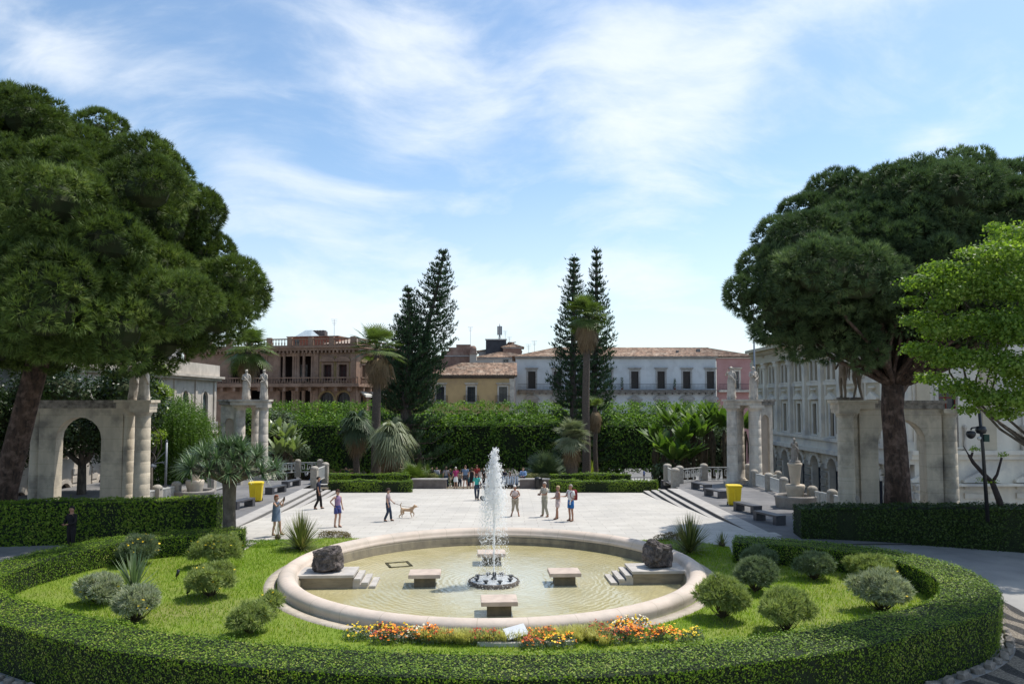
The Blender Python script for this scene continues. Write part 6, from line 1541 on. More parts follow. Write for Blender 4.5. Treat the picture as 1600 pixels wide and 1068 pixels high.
np_obj('sword_leaves', Q, 4, leafmat('dragon_leaves', (.05,.095,.04), (.18,.25,.12), None, .4, .45, .12, .5, tcol=(1,1.3,.7)), t, rnd=rr)
# ================================================================== GARDEN FURNITURE
def rail_run(name, label, pts, zf, key=True, post_w=.42, h=.95, ends=(1,1), post_m=STONE_P):
    """stone posts with domed caps and white metal panels between them; pts list of (x,y)"""
    t = thing(name, label, 'railing', (pts[0][0], pts[0][1], zf(pts[0][1]))); o0 = Vector((pts[0][0], pts[0][1], zf(pts[0][1])))
    for i, (x, y) in enumerate(pts):
        if (i == 0 and not ends[0]) or (i == len(pts)-1 and not ends[1]): continue
        m = MB(); w_ = post_w/2; z = zf(y)-o0.z; dx, dy = x-o0.x, y-o0.y
        m.box(dx-w_,dx+w_,dy-w_,dy+w_,z-.3,z+h+.02); m.lathe([(w_*1.25,0),(w_*1.25,.07),(w_*1.1,.13),(w_*.6,.2),(0,.22)], (dx,dy,z+h+.023), 14); m.build('post', post_m, t)
    for (xa, ya), (xb, yb) in zip(pts[:-1], pts[1:]):
        a = Vector((xa-o0.x, ya-o0.y, zf(ya)-o0.z)); b = Vector((xb-o0.x, yb-o0.y, zf(yb)-o0.z)); Lh = math.hypot((b-a).x, (b-a).y); ang = math.atan2((b-a).y, (b-a).x)
        M = Matrix.Translation(a) @ Matrix.Rotation(ang,4,'Z'); sl = (b.z-a.z)/Lh
        Sh = Matrix.Identity(4); Sh[2][0] = sl; M = M @ Sh
        m = MB(); x0, x1 = post_w/2, Lh-post_w/2; tt = .024
        m.box(x0,x1,-.04,.04,h-.09,h-.02,M); m.box(x0,x1,-.03,.03,.10,.16,M)
        if key:
            n = max(2, round((x1-x0)/.42)); u = (x1-x0)/n
            for k in range(n):
                X = x0+k*u; c = .16+(h-.25)*.0
                lo, hi = .17, h-.1; q = (hi-lo)
                bars = [(X+u*.06,X+u*.06+tt*1.6,lo,hi), (X+u*.06,X+u*.72,hi-q*.16,hi-q*.16+tt*2), (X+u*.70,X+u*.70+tt*1.6,lo+q*.25,hi-q*.16), (X+u*.36,X+u*.72,lo+q*.25,lo+q*.25+tt*2), (X+u*.36,X+u*.36+tt*1.6,lo+q*.25,lo+q*.6)]
                if k % 2: bars = [(2*X+u-b_[1], 2*X+u-b_[0], b_[2], b_[3]) for b_ in bars]
                for j, b_ in enumerate(bars): e_ = .001*j; m.box(b_[0],b_[1],-.025-e_,.025+e_,b_[2],b_[3],M)
        else:
            n = int((x1-x0)/.13)
            for k in range(n): X = x0+(k+.5)*(x1-x0)/n; m.box(X-.016,X+.016,-.02,.02,.16,h-.09,M)
        m.build('panel', METALW, t)
    return t
wy = lambda px, py, z='t': (S(px, py, z).x, S(px, py, z).y)
rail_run('railing', 'white key pattern railing with stone posts along the back of the terrace under the bananas', [wy(1062,755),wy(1100,750.5),wy(1170,751)], zt, True, .46, 1.05)
rail_run('railing', 'short railing at the terrace corner above the steps under the bananas', [wy(1055,759.5),wy(1043,751)], zt, False, .5, 1.05)
rail_run('railing', 'white railing stepping down behind the stone fountain and the tall pavilion niche', [wy(1179,760),wy(1202,766.5),wy(1225,775)], zt, False, .42, .95)
rail_run('railing', 'white railing between the stone fountain and the shaded pavilion column', [wy(1270,793),wy(1301,800),wy(1335,812)], zt, False, .42, .95)
rail_run('railing', 'white curved railing of the street ramp behind the tall pavilion niche', [(17.9,53.0),(19.2,54.5),(19.0,57)], lambda Y: -1.0, False, .4, 1.3)
rail_run('railing', 'white key pattern railing at the back of the terrace behind the dark benches', [wy(425,742.5),wy(465,739),wy(500,739)], zt, True, .42, .95)
rail_run('railing', 'short railing at the terrace corner above the steps by the man in black', [wy(491,756),wy(508,748)], zt, False, .46, 1.05)
rail_run('railing', 'white railing with round topped posts behind the tall hedge near the round stone basin', [wy(216,797),wy(245,791),wy(275,784)], zt, False, .42, .95)
rail_run('railing', 'white railing between the round basin and the pale pavilion', [wy(331,768),wy(352,762.5),wy(373,757)], zt, False, .42, .95)
# bridge-like street railings seen behind the terrace
rail_run('railing', 'long pale railing of the street bridge behind the traffic lantern', [(-38,62),(-33,62),(-27.5,62),(-22,62)], lambda Y: -.9, False, .5, 1.5)
m = MB(); m.box(-40,-21,62.3,66,-5.2,-1.0); struct(m.build('bridge_wall', mat('grey_concrete', (.16,.165,.17), (.11,.113,.118), 1, .9)))  # plain grey concrete with a faint mottle
# benches
def bench(px, py, ang, label, L_=1.75):
    g = S(px, py, 't'); t = thing('stone_bench', label, 'bench', g, ang, 'dark benches on the terraces')
    m = MB(); m.box(-L_/2,L_/2,-.26,.26,.37,.45); m.build('seat', BENCHM, t)
    for s in (-1,1): m = MB(); x = s*(L_/2-.13); m.box(x-.125,x+.125,-.255,.255,0,.368); m.build('leg', BENCHM, t)
aR = math.atan2(1, -.02)+R(0)
for px, py, lb in ((1096,765,'dark bench nearest the key pattern railing on the banana side terrace'),(1118,776,'dark bench just behind the upright yellow bin on its plaza side'),(1168,800,'dark bench just in front of the upright yellow bin'),(1202,816,'dark bench closest to the hedge corner on the banana side terrace')): bench(px, py, R(107), lb)
for px, py, lb in ((455,760,'dark bench closest to the corner railing on the dragon tree side'),(431,770,'dark bench beside the dented yellow bin'),(378,793,'dark bench partly hidden by the dragon tree trunk')): bench(px, py, R(78), lb)
# yellow bins
YB = mat('yellow_plastic', (.78,.58,.012), (.70,.50,.01), 3, .45, spec=.5)
def ybin(px, py, ang, label, tilt=0):
    g = S(px, py, 't'); t = thing('yellow_bin', label, 'bin', g, ang)
    def fr(w0, w1, z0, z1, d0, d1): return [(-w0,-d0,z0),(w0,-d0,z0),(w0,d0,z0),(-w0,d0,z0),(-w1,-d1,z1),(w1,-d1,z1),(w1,d1,z1),(-w1,d1,z1)]
    F6 = [(0,3,2,1),(4,5,6,7),(0,1,5,4),(1,2,6,5),(2,3,7,6),(3,0,4,7)]
    m = MB(); m.add(fr(.30,.37,.05,1.0,.24,.32), F6); m.box(-.40,.40,-.35,.35,.99,1.05); m.box(-.05,.05,-.345,-.30,.15,.9); o = m.build('body', YB, t)
    b = o.modifiers.new('bevel', 'BEVEL'); b.width = .025; b.segments = 2
    m = MB(); m.add(fr(.41,.39,1.052,1.12,.36,.33), F6); m.box(-.3,.3,.33,.45,1.04,1.12); o = m.build('lid', YB, t); b = o.modifiers.new('bevel', 'BEVEL'); b.width = .02; b.segments = 2
    for s in (-1,1): m = MB(); m.lathe([(.09,-.03),(.09,.03)], (0,0,0), 12); w_ = m.build('wheel', BLACKM, t); w_.rotation_euler = (0,R(90),0); w_.location = (s*.3,.26,.09)
    return t
ybin(1147, 789, R(-6), 'upright bright yellow bin between the dark benches below the tall pavilion')
ybin(400, 783, R(10), 'yellow bin with dirty lower corner beside the dragon tree head')
# small stone fountains with tiers
BAS = mat('basin_stone', (.33,.30,.27), (.22,.20,.18), 2, .85, .2, 20); URN = mat('cream_urn_stone', (.56,.48,.38), (.46,.39,.31), 2, .85, .15, 16)
def tier(px, py, label, kind):
    g = S(px, py, 't'); t = thing('urn_fountain', label, 'fountain', g); t.scale = (.68,.68,1)
    m = MB(); m.lathe([(1.45,0),(1.5,.1),(1.55,.5),(1.62,.58),(1.55,.66),(1.38,.66),(1.33,.55),(1.33,.2),(0,.2)], n=48, cap=False); m.build('basin', BAS, t)
    m = MB(); m.lathe([(1.32,.48),(0,.48)], n=40, cap=False); m.build('water', GLASS, t)
    m = MB(); m.lathe([(.55,.2),(.62,.7),(.70,.95),(.75,1.15),(.70,1.22),(.45,1.22)], n=30); m.build('lower_bowl', URN, t)
    m = MB(); m.lathe([(.33,1.2),(.36,1.3),(.46,2.0),(.50,2.2),(.56,2.26),(.56,2.36),(.45,2.38),(.35,2.38),(0,2.3)], n=30); m.build('urn', URN, t)
    return t, g
_, gR = tier(1243, 792, 'stone fountain of a round basin, bowl and urn topped by a small statue', 1)
_, gL = tier(304, 783, 'round stone basin with a bowl and urn of spiky leaves beside the lantern pole', 0)
Q = []; rr = []
for k in range(150):
    d = unit((rdir(1)[0]+[0,0,.6])[None])[0]; e = np.array([0,0,2.35]); s = unit(np.cross(d, [0,0,1.])[None])[0]*.035; l = rng.uniform(.8,1.25)
    Q += [e-s, e+s, e+d*l*.5+s, e+d*l*.5-s, e+d*l*.5-s, e+d*l*.5+s, e+d*l+np.array([0,0,-.25]), e+d*l+np.array([0,0,-.25])]; rr += [rng.random()]*2
o = np_obj('urn_dracaena', Q, 4, MATS['dragon_leaves'], rnd=rr); o.location = gL; tag(o, 'spiky dracaena growing in the urn of the round basin beside the lantern pole', 'plant')
# lantern / sign pole
g = V(258, 785, 44); t = thing('lantern_pole', 'slim grey pole with a bracket and hanging lantern behind the tall sunlit hedge', 'lamp post', (g.x, g.y, -.2)); zz0 = .2
k_ = 44/F; m = MB(); m.tube([(0,0,0),(0,0,uz(690,44)+.2)], .07, 8); m.lathe([(.0,0),(.09,.05),(.0,.16)], (0,0,uz(690,44)+.2), 8); m.build('pole', GREYM, t)
m = MB(); zt1 = uz(703,44)+.2; zb1 = uz(720,44)+.2; m.tube([(0,0,zt1),(-.75,0,zb1-.1)], .025, 5); m.tube([(0,0,zb1),(-.8,0,zb1-.12)], .025, 5)
m.tube([(-.35*math.cos(a_)-.35, 0, zb1-.3+.25*math.sin(a_)) for a_ in np.linspace(-.6,2.6,9)], .022, 5); m.build('bracket', GREYM, t)
m = MB(); m.lathe([(.05,.12),(.22,.0),(.20,-.08),(0,-.1)], (-.78,0,zb1-.25), 12); m.build('lantern', GREYM, t)
# black camera pole
g = V(1539, 800, 27.5); t = thing('camera_pole', 'black post carrying a dome security camera and box on a curved arm', 'camera pole', (g.x, g.y, -.1)); P_ = lambda px, py: ((px-1537)*27.5/F, 0, uz(py,27.5)+.1)
m = MB(); m.tube([P_(1541,812),P_(1537,700),P_(1533,640)], [.07,.06,.05], 8); m.build('pole', BLACKM, t)
m = MB(); m.tube([P_(1535,672),P_(1528,667),P_(1521,668),P_(1519,671)], .03, 6); m.build('arm', BLACKM, t)
m = MB(); c = P_(1519,673); m.lathe([(.0,.02),(.12,0),(.16,-.06),(.16,-.12),(.13,-.2),(.07,-.26),(0,-.28)], c, 14); m.build('dome_camera', BLACKM, t)
m = MB(); c = P_(1535,671); m.lathe([(0,-.16),(.15,-.12),(.19,0),(.15,.12),(0,.16)], c, 12); m.build('lamp_head', BLACKM, t)
m = MB(); c = P_(1541,684); m.box(c[0]-.09,c[0]+.1,-.1,.08,c[2]-.12,c[2]+.14); m.build('control_box', mat('dark_green_box', (.03,.06,.045)), t)
m = MB(); c = P_(1531,683); m.tube([(c[0]+.05,0,c[2]),(c[0]-.06,-.12,c[2]-.02)], [.05,.07], 8); m.build('bullet_camera', METALW, t)
# flagpole
g = V(1181, 700, 62); t = thing('flagpole', 'tall plain grey flagpole rising between the pink house and the pilaster palace', 'flagpole', (g.x, 62, -5.2)); m = MB(); m.tube([(0,0,0),(0,0,uz(470,62)+5.2)], [.12,.06], 8); m.lathe([(.0,0),(.1,.06),(0,.14)], (0,0,uz(470,62)+5.2), 8); m.build('pole', mat('blue_grey_metal', (.2,.23,.27), None, rough=.4), t); m = MB(); m.lathe([(.22,0),(.22,.4),(.13,.5)], n=10); m.build('socket', GREYM, t)
# pruned small tree by the camera pole
g = V(1566, 800, 29); t = thing('pruned_tree', 'hard pruned young tree with a few bare arms beside the camera pole', 'tree', (g.x, g.y, -.1)); P_ = lambda px, py, dy=0: ((px-1566)*29/F, dy, uz(py,29)+.1)
m = MB(); m.tube([P_(1566,808),P_(1562,780),P_(1552,752)], [.13,.12,.10], 8); m.tube([P_(1552,752),P_(1538,738),P_(1524,722),P_(1517,710)], [.09,.08,.07,.05], 7); m.tube([P_(1520,714),P_(1523,706)], [.05,.04], 6); m.tube([P_(1552,752),P_(1560,740),P_(1568,714)], [.07,.05,.04], 7); m.tube([P_(1517,710),P_(1509,696)], [.03,.015], 5); m.build('trunk', mat('dark_smooth_bark', (.055,.04,.035), (.03,.022,.02), 5, .9), t)
bl = [(*P_(1526,700),.16,.16,.10),(*P_(1570,709),.16,.14,.09),(*P_(1552,750),.2,.15,.07),(*P_(1534,748),.16,.15,.08)]
P, Nn, _ = on_blobs(bl, 350, .3); np_obj('leaf_tufts', leaves(P, Nn, .09, .4, 1), 4, YG, t)
# low walls, bin and double hedges at the end of the plaza
WALLM = mat('brown_grey_wall', (.20,.17,.155), (.13,.11,.10), 2, .9, .2, 14)
def low_wall(pxa, pxb, label):
    a = S(pxa, 763, 'p'); b = S(pxb, 763, 'p'); t = thing('low_wall', label, 'wall', (a.x, a.y+.05, a.z)); W_ = b.x-a.x
    m = MB(); m.box(0,W_,0,.5,-.3,.66); m.build('wall_body', WALLM, t); m = MB(); m.box(-.06,W_+.06,-.06,.56,.661,.74); m.build('coping', STEPM, t)
low_wall(644, 697, 'low stone wall with pale coping behind the group of visitors'); low_wall(812, 861, 'low stone wall with pale coping behind the dark bin and the sitting man')
g = S(841, 763, 'p'); t = thing('litter_bin', 'dark round litter bin standing at the low wall near the sitting man', 'bin', (g.x, g.y-.35, g.z)); m = MB(); m.lathe([(.24,0),(.27,.1),(.27,.75)], n=16); m.build('body', BLACKM, t); m = MB(); m.lathe([(.29,.75),(.29,.82),(.2,.9),(0,.93)], n=16); m.build('lid', BLACKM, t)
LOWH = leafmat('low_hedge_leaves', (.07,.13,.012), (.19,.27,.03), None, .4, .4, .35, .5)
def low_hedge(pxa, pxb, pyb, Yo, h, label, z0):
    a = S(pxa, pyb, 'p'); b = S(pxb, pyb, 'p'); Y = a.y+Yo; x0, x1 = ux(pxa, Y), ux(pxb, Y)
    hedge('low_hedge', label, [(x0+(x1-x0)*k/12, Y+.06*math.sin(k*1.7)) for k in range(13)], .8, z0+h, z0-.1, z0-.1, LOWH, .10, 300, topvar=.10)
low_hedge(516, 644, 769, 0, .80, 'front tier of the bright double hedge beside the steps and the girl in shorts', -.98)
low_hedge(516, 640, 769, 1.6, 1.25, 'back tier of the bright double hedge beside the steps and the girl in shorts', -1.1)
low_hedge(861, 1026, 769, 0, .80, 'front tier of the bright double hedge behind the man with the red backpack', -.98)
low_hedge(861, 985, 769, 1.6, 1.25, 'back tier of the bright double hedge behind the man with the red backpack', -1.1)
# iron fence far behind
for xa, xb, lb in ((ux(515,66),ux(575,66),'thin dark iron fence behind the double hedge near the street'),):
    t = thing('iron_fence', lb, 'fence', (xa,66,-1.9)); m = MB(); railing_bars(m,0,xb-xa,0,0,1.1,.2,.018); m.build('bars', IRON, t)
t = thing('street_fence', 'pale lattice fence along the street behind the double hedge and the terrace corner', 'fence', (ux(980,72),72,-3.1)); m = MB(); W_ = ux(1060,72)-ux(980,72); m.box(0,W_,-.04,.04,1.35,1.42); m.box(0,W_,-.04,.04,.2,.26)
for k in range(int(W_/.3)): m.box(k*.3,k*.3+.05,-.03,.03,0,1.38); m.box(k*.3,k*.3+.25,-.02,.02,.5+.3*(k%3),.55+.3*(k%3))
m.build('lattice', METALW, t)

# ================================================================== VEHICLES IN THE STREET
def car(x, y, z, ang, colm, label, L_=4.2, van=0):
    t = thing('parked_van' if van else 'parked_car', label, 'van' if van else 'car', (x,y,z), ang)
    H1 = .75; H2 = 1.45 if not van else 2.1
    pr = [(-L_/2,.3),(-L_/2,.7),(-L_/2+.15,.86),(-L_/2+1.0,.95),(L_/2-.3,.95),(L_/2,.8),(L_/2,.3)] if not van else [(-L_/2,.3),(-L_/2,1.0),(-L_/2+.5,1.15),(-L_/2+.9,H2-.1),(-L_/2+1.2,H2),(L_/2-.05,H2),(L_/2,.3)]
    m = MB(); m.prism(pr, -.85, .85, 'y'); o = m.build('body', colm, t); b = o.modifiers.new('bevel','BEVEL'); b.width = .08; b.segments = 3
    if not van:
        m = MB(); vs = [(-L_/2+.95,-.78,.94),(L_/2-.35,-.78,.94),(L_/2-.35,.78,.94),(-L_/2+.95,.78,.94),(-L_/2+1.65,-.6,H2),(L_/2-.95,-.6,H2),(L_/2-.95,.6,H2),(-L_/2+1.65,.6,H2)]
        m.add(vs, [(0,1,5,4),(1,2,6,5),(2,3,7,6),(3,0,4,7)]); m.build('windows', GLASS, t); m = MB(); m.box(-L_/2+1.6,L_/2-.9,-.62,.62,H2-.01,H2+.04); o = m.build('roof', colm, t)
    else: m = MB(); m.box(-L_/2+.95,-L_/2+1.9,-.87,-.855,1.15,H2-.3); m.box(-L_/2+.45,-L_/2+.5,-.7,.7,1.2,1.8); m.build('windows', GLASS, t)
    for sx in (-1,1):
        for sy in (-1,1):
            m = MB(); m.lathe([(.12,-.1),(.31,-.1),(.33,-.05),(.33,.05),(.31,.1),(.12,.1)], n=18); o = m.build('wheel', BLACKM, t); o.rotation_euler = (R(90),0,0); o.location = (sx*(L_/2-.8), sy*.78, .33)
            m = MB(); m.lathe([(0,-.09),(.18,-.105),(.18,.105),(0,.09)], n=12); m.build('rim', GREYM, o)
    for sy in (-1,1): m = MB(); m.box(-L_/2-.02,-L_/2+.08,sy*.6-.15,sy*.6+.15,.62,.75); m.build('headlight', METALW, t)
CARW = mat('silver_paint', (.55,.57,.6), None, rough=.25, spec=.6, metal=.3, coat=.5); CARD = mat('dark_paint', (.03,.033,.04), None, rough=.2, spec=.6, coat=.5); CARB = mat('blue_paint', (.03,.10,.28), None, rough=.25, coat=.5); CARWW = mat('white_paint', (.75,.76,.77), None, rough=.3, coat=.5)
sz = -5.2
def upx(px, Y): return ux(px, Y)
car(upx(950,88), 88, -4.3, 0, CARW, 'silver car parked under the clipped trees behind the double hedge'); car(upx(900,88), 88, -4.3, .1, CARD, 'dark car parked in front of the silver one behind the silvery palm')
car(upx(455,98), 98, sz, 0, CARWW, 'white van parked under the clipped trees behind the terrace railing', 5.2, 1); car(upx(505,96), 96, sz, .05, CARB, 'blue car behind the terrace corner railing'); car(upx(572,106), 106, sz, 0, CARD, 'dark delivery van beyond the sunlit street', 5.4, 1); car(upx(690,100), 100, sz, 0, CARWW, 'white car under the trees behind the visitors at the wall')
car(upx(1050,100), 100, sz, 0, CARWW, 'white van behind the two walkers in blue on the street', 4.8, 1); car(upx(840,101), 101, sz, 0, CARD, 'dark van in the shade behind the sitting man', 5.0, 1); car(upx(270,72), 72, -1.6, 0, CARWW, 'white car behind the bridge railing beside the lantern pole')
for k, px in enumerate((352,1215)): pass
# scooters in a row
def scooter(x, y, z, ang, label):
    t = thing('parked_scooter', label, 'scooter', (x,y,z), ang, 'scooters parked beyond the plaza')
    for s in (-1,1): m = MB(); m.lathe([(.1,-.05),(.22,-.06),(.25,0),(.22,.06),(.1,.05)], n=14); o = m.build('wheel', BLACKM, t); o.rotation_euler = (R(90),0,0); o.location = (s*.6,0,.25)
    m = MB(); m.prism([(-.45,.3),(-.35,.8),(-.25,1.0),(-.2,.95),(-.28,.35),(.2,.3),(.25,.7),(.8,.75),(.75,.45),(.4,.25)], -.14, .14, 'y'); o = m.build('body', CARWW if random.random() < .7 else CARW, t); b = o.modifiers.new('b','BEVEL'); b.width = .03
    m = MB(); m.box(.2,.85,-.13,.13,.76,.84); m.build('seat', BLACKM, t); m = MB(); m.tube([(-.25,-.32,1.05),(-.28,0,1.0),(-.25,.32,1.05)], .02, 5); m.tube([(-.28,0,1.0),(-.5,0,.5),(-.6,0,.25)], .03, 5); m.build('handlebar', BLACKM, t)
for k, (px, lb) in enumerate(((779,'white scooter closest to the water jet in the parked row'),(786,'second scooter from the water jet in the parked row'),(793,'middle scooter of the row behind the plaza edge'),(800,'scooter next to last in the row toward the sitting man'),(807,'scooter closest to the sitting man in the parked row'))): scooter(ux(px,58.4), 58.4, -1.2, R(75+4*k), lb)

# ================================================================== PEOPLE, STATUES, DOG
SKIN = mat('skin', (.50,.30,.21), (.44,.25,.17), 8, .55)
SKINT = mat('tanned_skin', (.38,.20,.13), (.33,.17,.11), 8, .55)
def skin_obj(name, V_, E_, Rd, m, parent, sub=1, root=0):
    me = bpy.data.meshes.new(name); me.from_pydata([tuple(v) for v in V_], E_, []); me.update()
    o = bpy.data.objects.new(name, me); COL.objects.link(o)
    md = o.modifiers.new('skin', 'SKIN'); md.use_smooth_shade = True
    for i, r in enumerate(Rd):
        sv_ = me.skin_vertices[0].data[i]; rr = r if hasattr(r, '__len__') else (r, r); sv_.radius = rr; sv_.use_root = (i == root)
    if sub: s = o.modifiers.new('sub', 'SUBSURF'); s.levels = sub; s.render_levels = sub
    dg = bpy.context.evaluated_depsgraph_get(); me2 = bpy.data.meshes.new_from_object(o.evaluated_get(dg)); me2.name = name
    bpy.data.objects.remove(o); me2.materials.clear(); me2.materials.append(m)
    o = bpy.data.objects.new(name, me2); return link(o, parent)
def cmat(name, c, c2=None): return mat('cloth_'+name, c, c2 or tuple(x*.8 for x in c), 6, .9)
def person(label, pos, facing, H, pose, outfit, hair=((.05,.03,.02),'short'), skin=SKIN, name='person', cat='person', extras=None, bend=0.0, group=None, stone=None):
    """facing: angle of the looking direction in the ground plane (0 = +X). Local frame: looks along -Y, its right hand on -X"""
    t = thing(name, label, cat, pos, facing+math.pi/2, group); s = H/1.72
    J = dict(pelvis=(0,0,.93), waist=(0,0,1.08), chest=(0,-.01,1.27), neck=(0,0,1.45), head0=(0,-.01,1.53), head=(0,-.015,1.61), crown=(0,-.01,1.665))
    for sd, S_ in ((-1,'r'),(1,'l')):
        J['sh'+S_] = (sd*.17,0,1.40); J['el'+S_] = (sd*.235,.01,1.13); J['wr'+S_] = (sd*.25,-.05,.90); J['hip'+S_] = (sd*.09,0,.90); J['kn'+S_] = (sd*.10,-.01,.49); J['an'+S_] = (sd*.10,.02,.09); J['to'+S_] = (sd*.125,-.16,.035)
    J.update(pose)
    if bend:
        for k in list(J):
            if k in pose: continue
            if J[k][2] > 1.0 and k[:2] not in ('hi','kn','an','to'):
                x, y, z = J[k]; dz = z-.95; J[k] = (x, y-math.sin(bend)*dz, .95+math.cos(bend)*dz+ (y*0))
    P = {k: Vector(v)*s for k, v in J.items()}
    V_, E_, Rd = [], [], []; ix = {}
    def add(k, r, par=None, p=None):
        ix[k] = len(V_); V_.append(p if p is not None else P[k]); Rd.append(tuple(q*s for q in r) if hasattr(r, '__len__') else r*s)
        if par is not None: E_.append((ix[par], ix[k]))
    fat = outfit.get('fat', 1.0)
    add('pelvis', .115*fat); add('waist', .105*fat, 'pelvis'); add('chest', .118*fat, 'waist'); add('neck', .052, 'chest'); add('head0', (.062,.068), 'neck'); add('head', (.078,.095), 'head0'); add('crown', (.055,.07), 'head')
    hd = P['head']; fw = Vector((0,-1,0)); up_ = (P['crown']-P['head0']).normalized(); fw = (fw-up_*fw.dot(up_)).normalized(); rt = fw.cross(up_)
    add('nose', .012, 'head', hd+fw*.118*s-up_*.01*s)
    for sd, S_ in ((-1,'r'),(1,'l')):
        add('ear'+S_, .012, 'head', hd+rt*sd*-.092*s-up_*.005*s)
        add('sh'+S_, .052, 'chest'); add('el'+S_, .037, 'sh'+S_); add('wr'+S_, .025, 'el'+S_)
        d = (P['wr'+S_]-P['el'+S_]).normalized(); a = d.cross(Vector((0,0,1))); a = a.normalized() if a.length > .1 else Vector((0,1,0)); fwd = Vector((0,-1,0)); a = (fwd-d*fwd.dot(d)); a = a.normalized() if a.length > .2 else Vector((1,0,0))
        add('pa'+S_, (.034,.018), 'wr'+S_, P['wr'+S_]+d*.065*s)
        for f_ in range(4):
            q = P['wr'+S_]+d*(.10)*s+a*(.030-.02*f_)*s; add(f'fa{f_}{S_}', .0085, 'pa'+S_, q); l_ = (.055,.066,.062,.048)[f_]
            b2 = a.cross(d)*(.018)*s; add(f'fb{f_}{S_}', .0075, f'fa{f_}{S_}', q+d*l_*.6*s+b2*.5); add(f'fc{f_}{S_}', .006, f'fb{f_}{S_}', q+d*l_*s+b2*1.5)
        add('th'+S_, .009, 'pa'+S_, P['wr'+S_]+d*.06*s+a*.045*s); add('tt'+S_, .007, 'th'+S_, P['wr'+S_]+d*.095*s+a*.06*s)
        add('hip'+S_, .08*fat**.5, 'pelvis'); 
        add('th_'+S_, .078*fat**.5, 'hip'+S_, P['hip'+S_].lerp(P['kn'+S_], .5)); add('kn'+S_, .052, 'th_'+S_); add('ca'+S_, .053, 'kn'+S_, P['kn'+S_].lerp(P['an'+S_], .35)+Vector((0,.015,0))*s); add('an'+S_, .034, 'ca'+S_); add('he'+S_, .035, 'an'+S_, P['an'+S_]+Vector((0,.03,-.045))*s); add('to'+S_, (.04,.025), 'an'+S_)
    body = skin_obj('body', V_, E_, Rd, stone or skin, t)
    def ering(m, rows, cap=True):
        """elliptic sections (centre, rx, ry) joined into one cloth tube; sections lie across the body axis"""
        n = 14; vs = []
        for i, (c, rx, ry) in enumerate(rows):
            a = rows[min(i+1, len(rows)-1)][0]-rows[max(i-1, 0)][0]; a = a.normalized(); u = Vector((1,0,0)); u = (u-a*u.dot(a)).normalized(); v = a.cross(u)
            vs += [c+u*rx*math.cos(6.2832*k/n)+v*ry*math.sin(6.2832*k/n) for k in range(n)]
        m.add(vs, [(i*n+k, i*n+(k+1)%n, (i+1)*n+(k+1)%n, (i+1)*n+k) for i in range(len(rows)-1) for k in range(n)], True)
        if cap: m.add(vs[-n:], [tuple(range(n))]); m.add(vs[:n], [tuple(range(n))[::-1]])
    if stone is None:
        fs = fat*s
        if 'top' in outfit:
            m = MB(); sl = outfit.get('sleeve', 'short'); up1 = P['neck']-P['chest']
            ering(m, [(P['pelvis']+Vector((0,0,-.06))*s, .155*fs, .118*fs), (P['pelvis'], .158*fs, .122*fs), (P['waist'], .142*fs, .108*fs), (P['chest'], .165*fs, .122*fs), (P['chest']+up1*.45, .165*fs, .105*fs), (P['chest']+up1*.78, .11*s, .075*s), (P['chest']+up1*.95, .062*s, .058*s)])
            if sl != 'none':
                for S_ in 'rl':
                    a, b = P['sh'+S_], P['el'+S_]; ins = a.lerp(P['chest']+up1*.5, .35)
                    if sl == 'short': m.tube([ins, a, a.lerp(b,.4), a.lerp(b,.68)], [.06*s,.067*s,.060*s,.064*s], 10)
                    else: m.tube([ins, a, b, b.lerp(P['wr'+S_],.93)], [.06*s,.066*s,.052*s,.042*s], 10)
            m.build('shirt', outfit['top'], t)
        if 'legs' in outfit:
            f_ = {'shorts': .68, 'capri': 1.5, 'long': 1.93}[outfit['leglen']]; m = MB(); lo = (P['hipr']+P['hipl'])/2
            ering(m, [(lo+Vector((0,0,-.09))*s, .135*fs, .095*fs), (lo, .168*fs, .125*fs), (P['pelvis']+Vector((0,0,.02))*s, .162*fs, .124*fs), (P['waist'].lerp(P['pelvis'],.5), .150*fs, .116*fs)])
            for S_ in 'rl':
                h_, k_, a_ = P['hip'+S_], P['kn'+S_], P['an'+S_]; tr = .098*fat**.5*s
                pts = [h_+Vector((0,0,.02))*s, h_.lerp(k_, .35)]; rs = [tr*.95, tr*.97]
                if f_ <= 1: pts.append(h_.lerp(k_, f_)); rs.append(tr*.98)
                else: pts += [k_, k_.lerp(a_, f_-1)]; rs += [.070*s, (.062 if f_ > 1.6 else .068)*s]
                m.tube(pts, rs, 12)
            m.build('shorts' if f_ < 1 else 'trousers', outfit['legs'], t)
        if 'skirt' in outfit:
            m = MB(); z0, z1 = outfit['skirtz']; z0 *= s; z1 *= s; pr = outfit.get('skirtr', (.17,.25))
            m.lathe([(pr[1]*s,z0),(pr[1]*.97*s,z0+.02),((pr[0]+pr[1])/2*s,(z0+z1)/2),(pr[0]*s,z1)], (0,0,0), 24, 1, .8, jit=.02); m.build('skirt' if z1/s < 1.2 else 'dress', outfit['skirt'], t)
        if 'shoes' in outfit:
            for S_ in 'rl':
                skin_obj('shoe', [P['an'+S_]+Vector((0,.05,-.055))*s, P['an'+S_]+Vector((0,-.03,-.04))*s, P['to'+S_]], [(0,1),(1,2)], [(.045*s,.04*s)]*2+[(.048*s,.032*s)], outfit['shoes'], t)
        hc, hs = hair; hm = mat('hair_%d_%d_%d' % tuple(int(c*100) for c in hc), hc, tuple(c*.7 for c in hc), 20, .7, .3, 40)
        hb = MB(); n = 14; nr_ = 9; vs = []; kk = {'short': 1.0, 'bob': 1.08, 'long': 1.08, 'curly': 1.3}[hs]
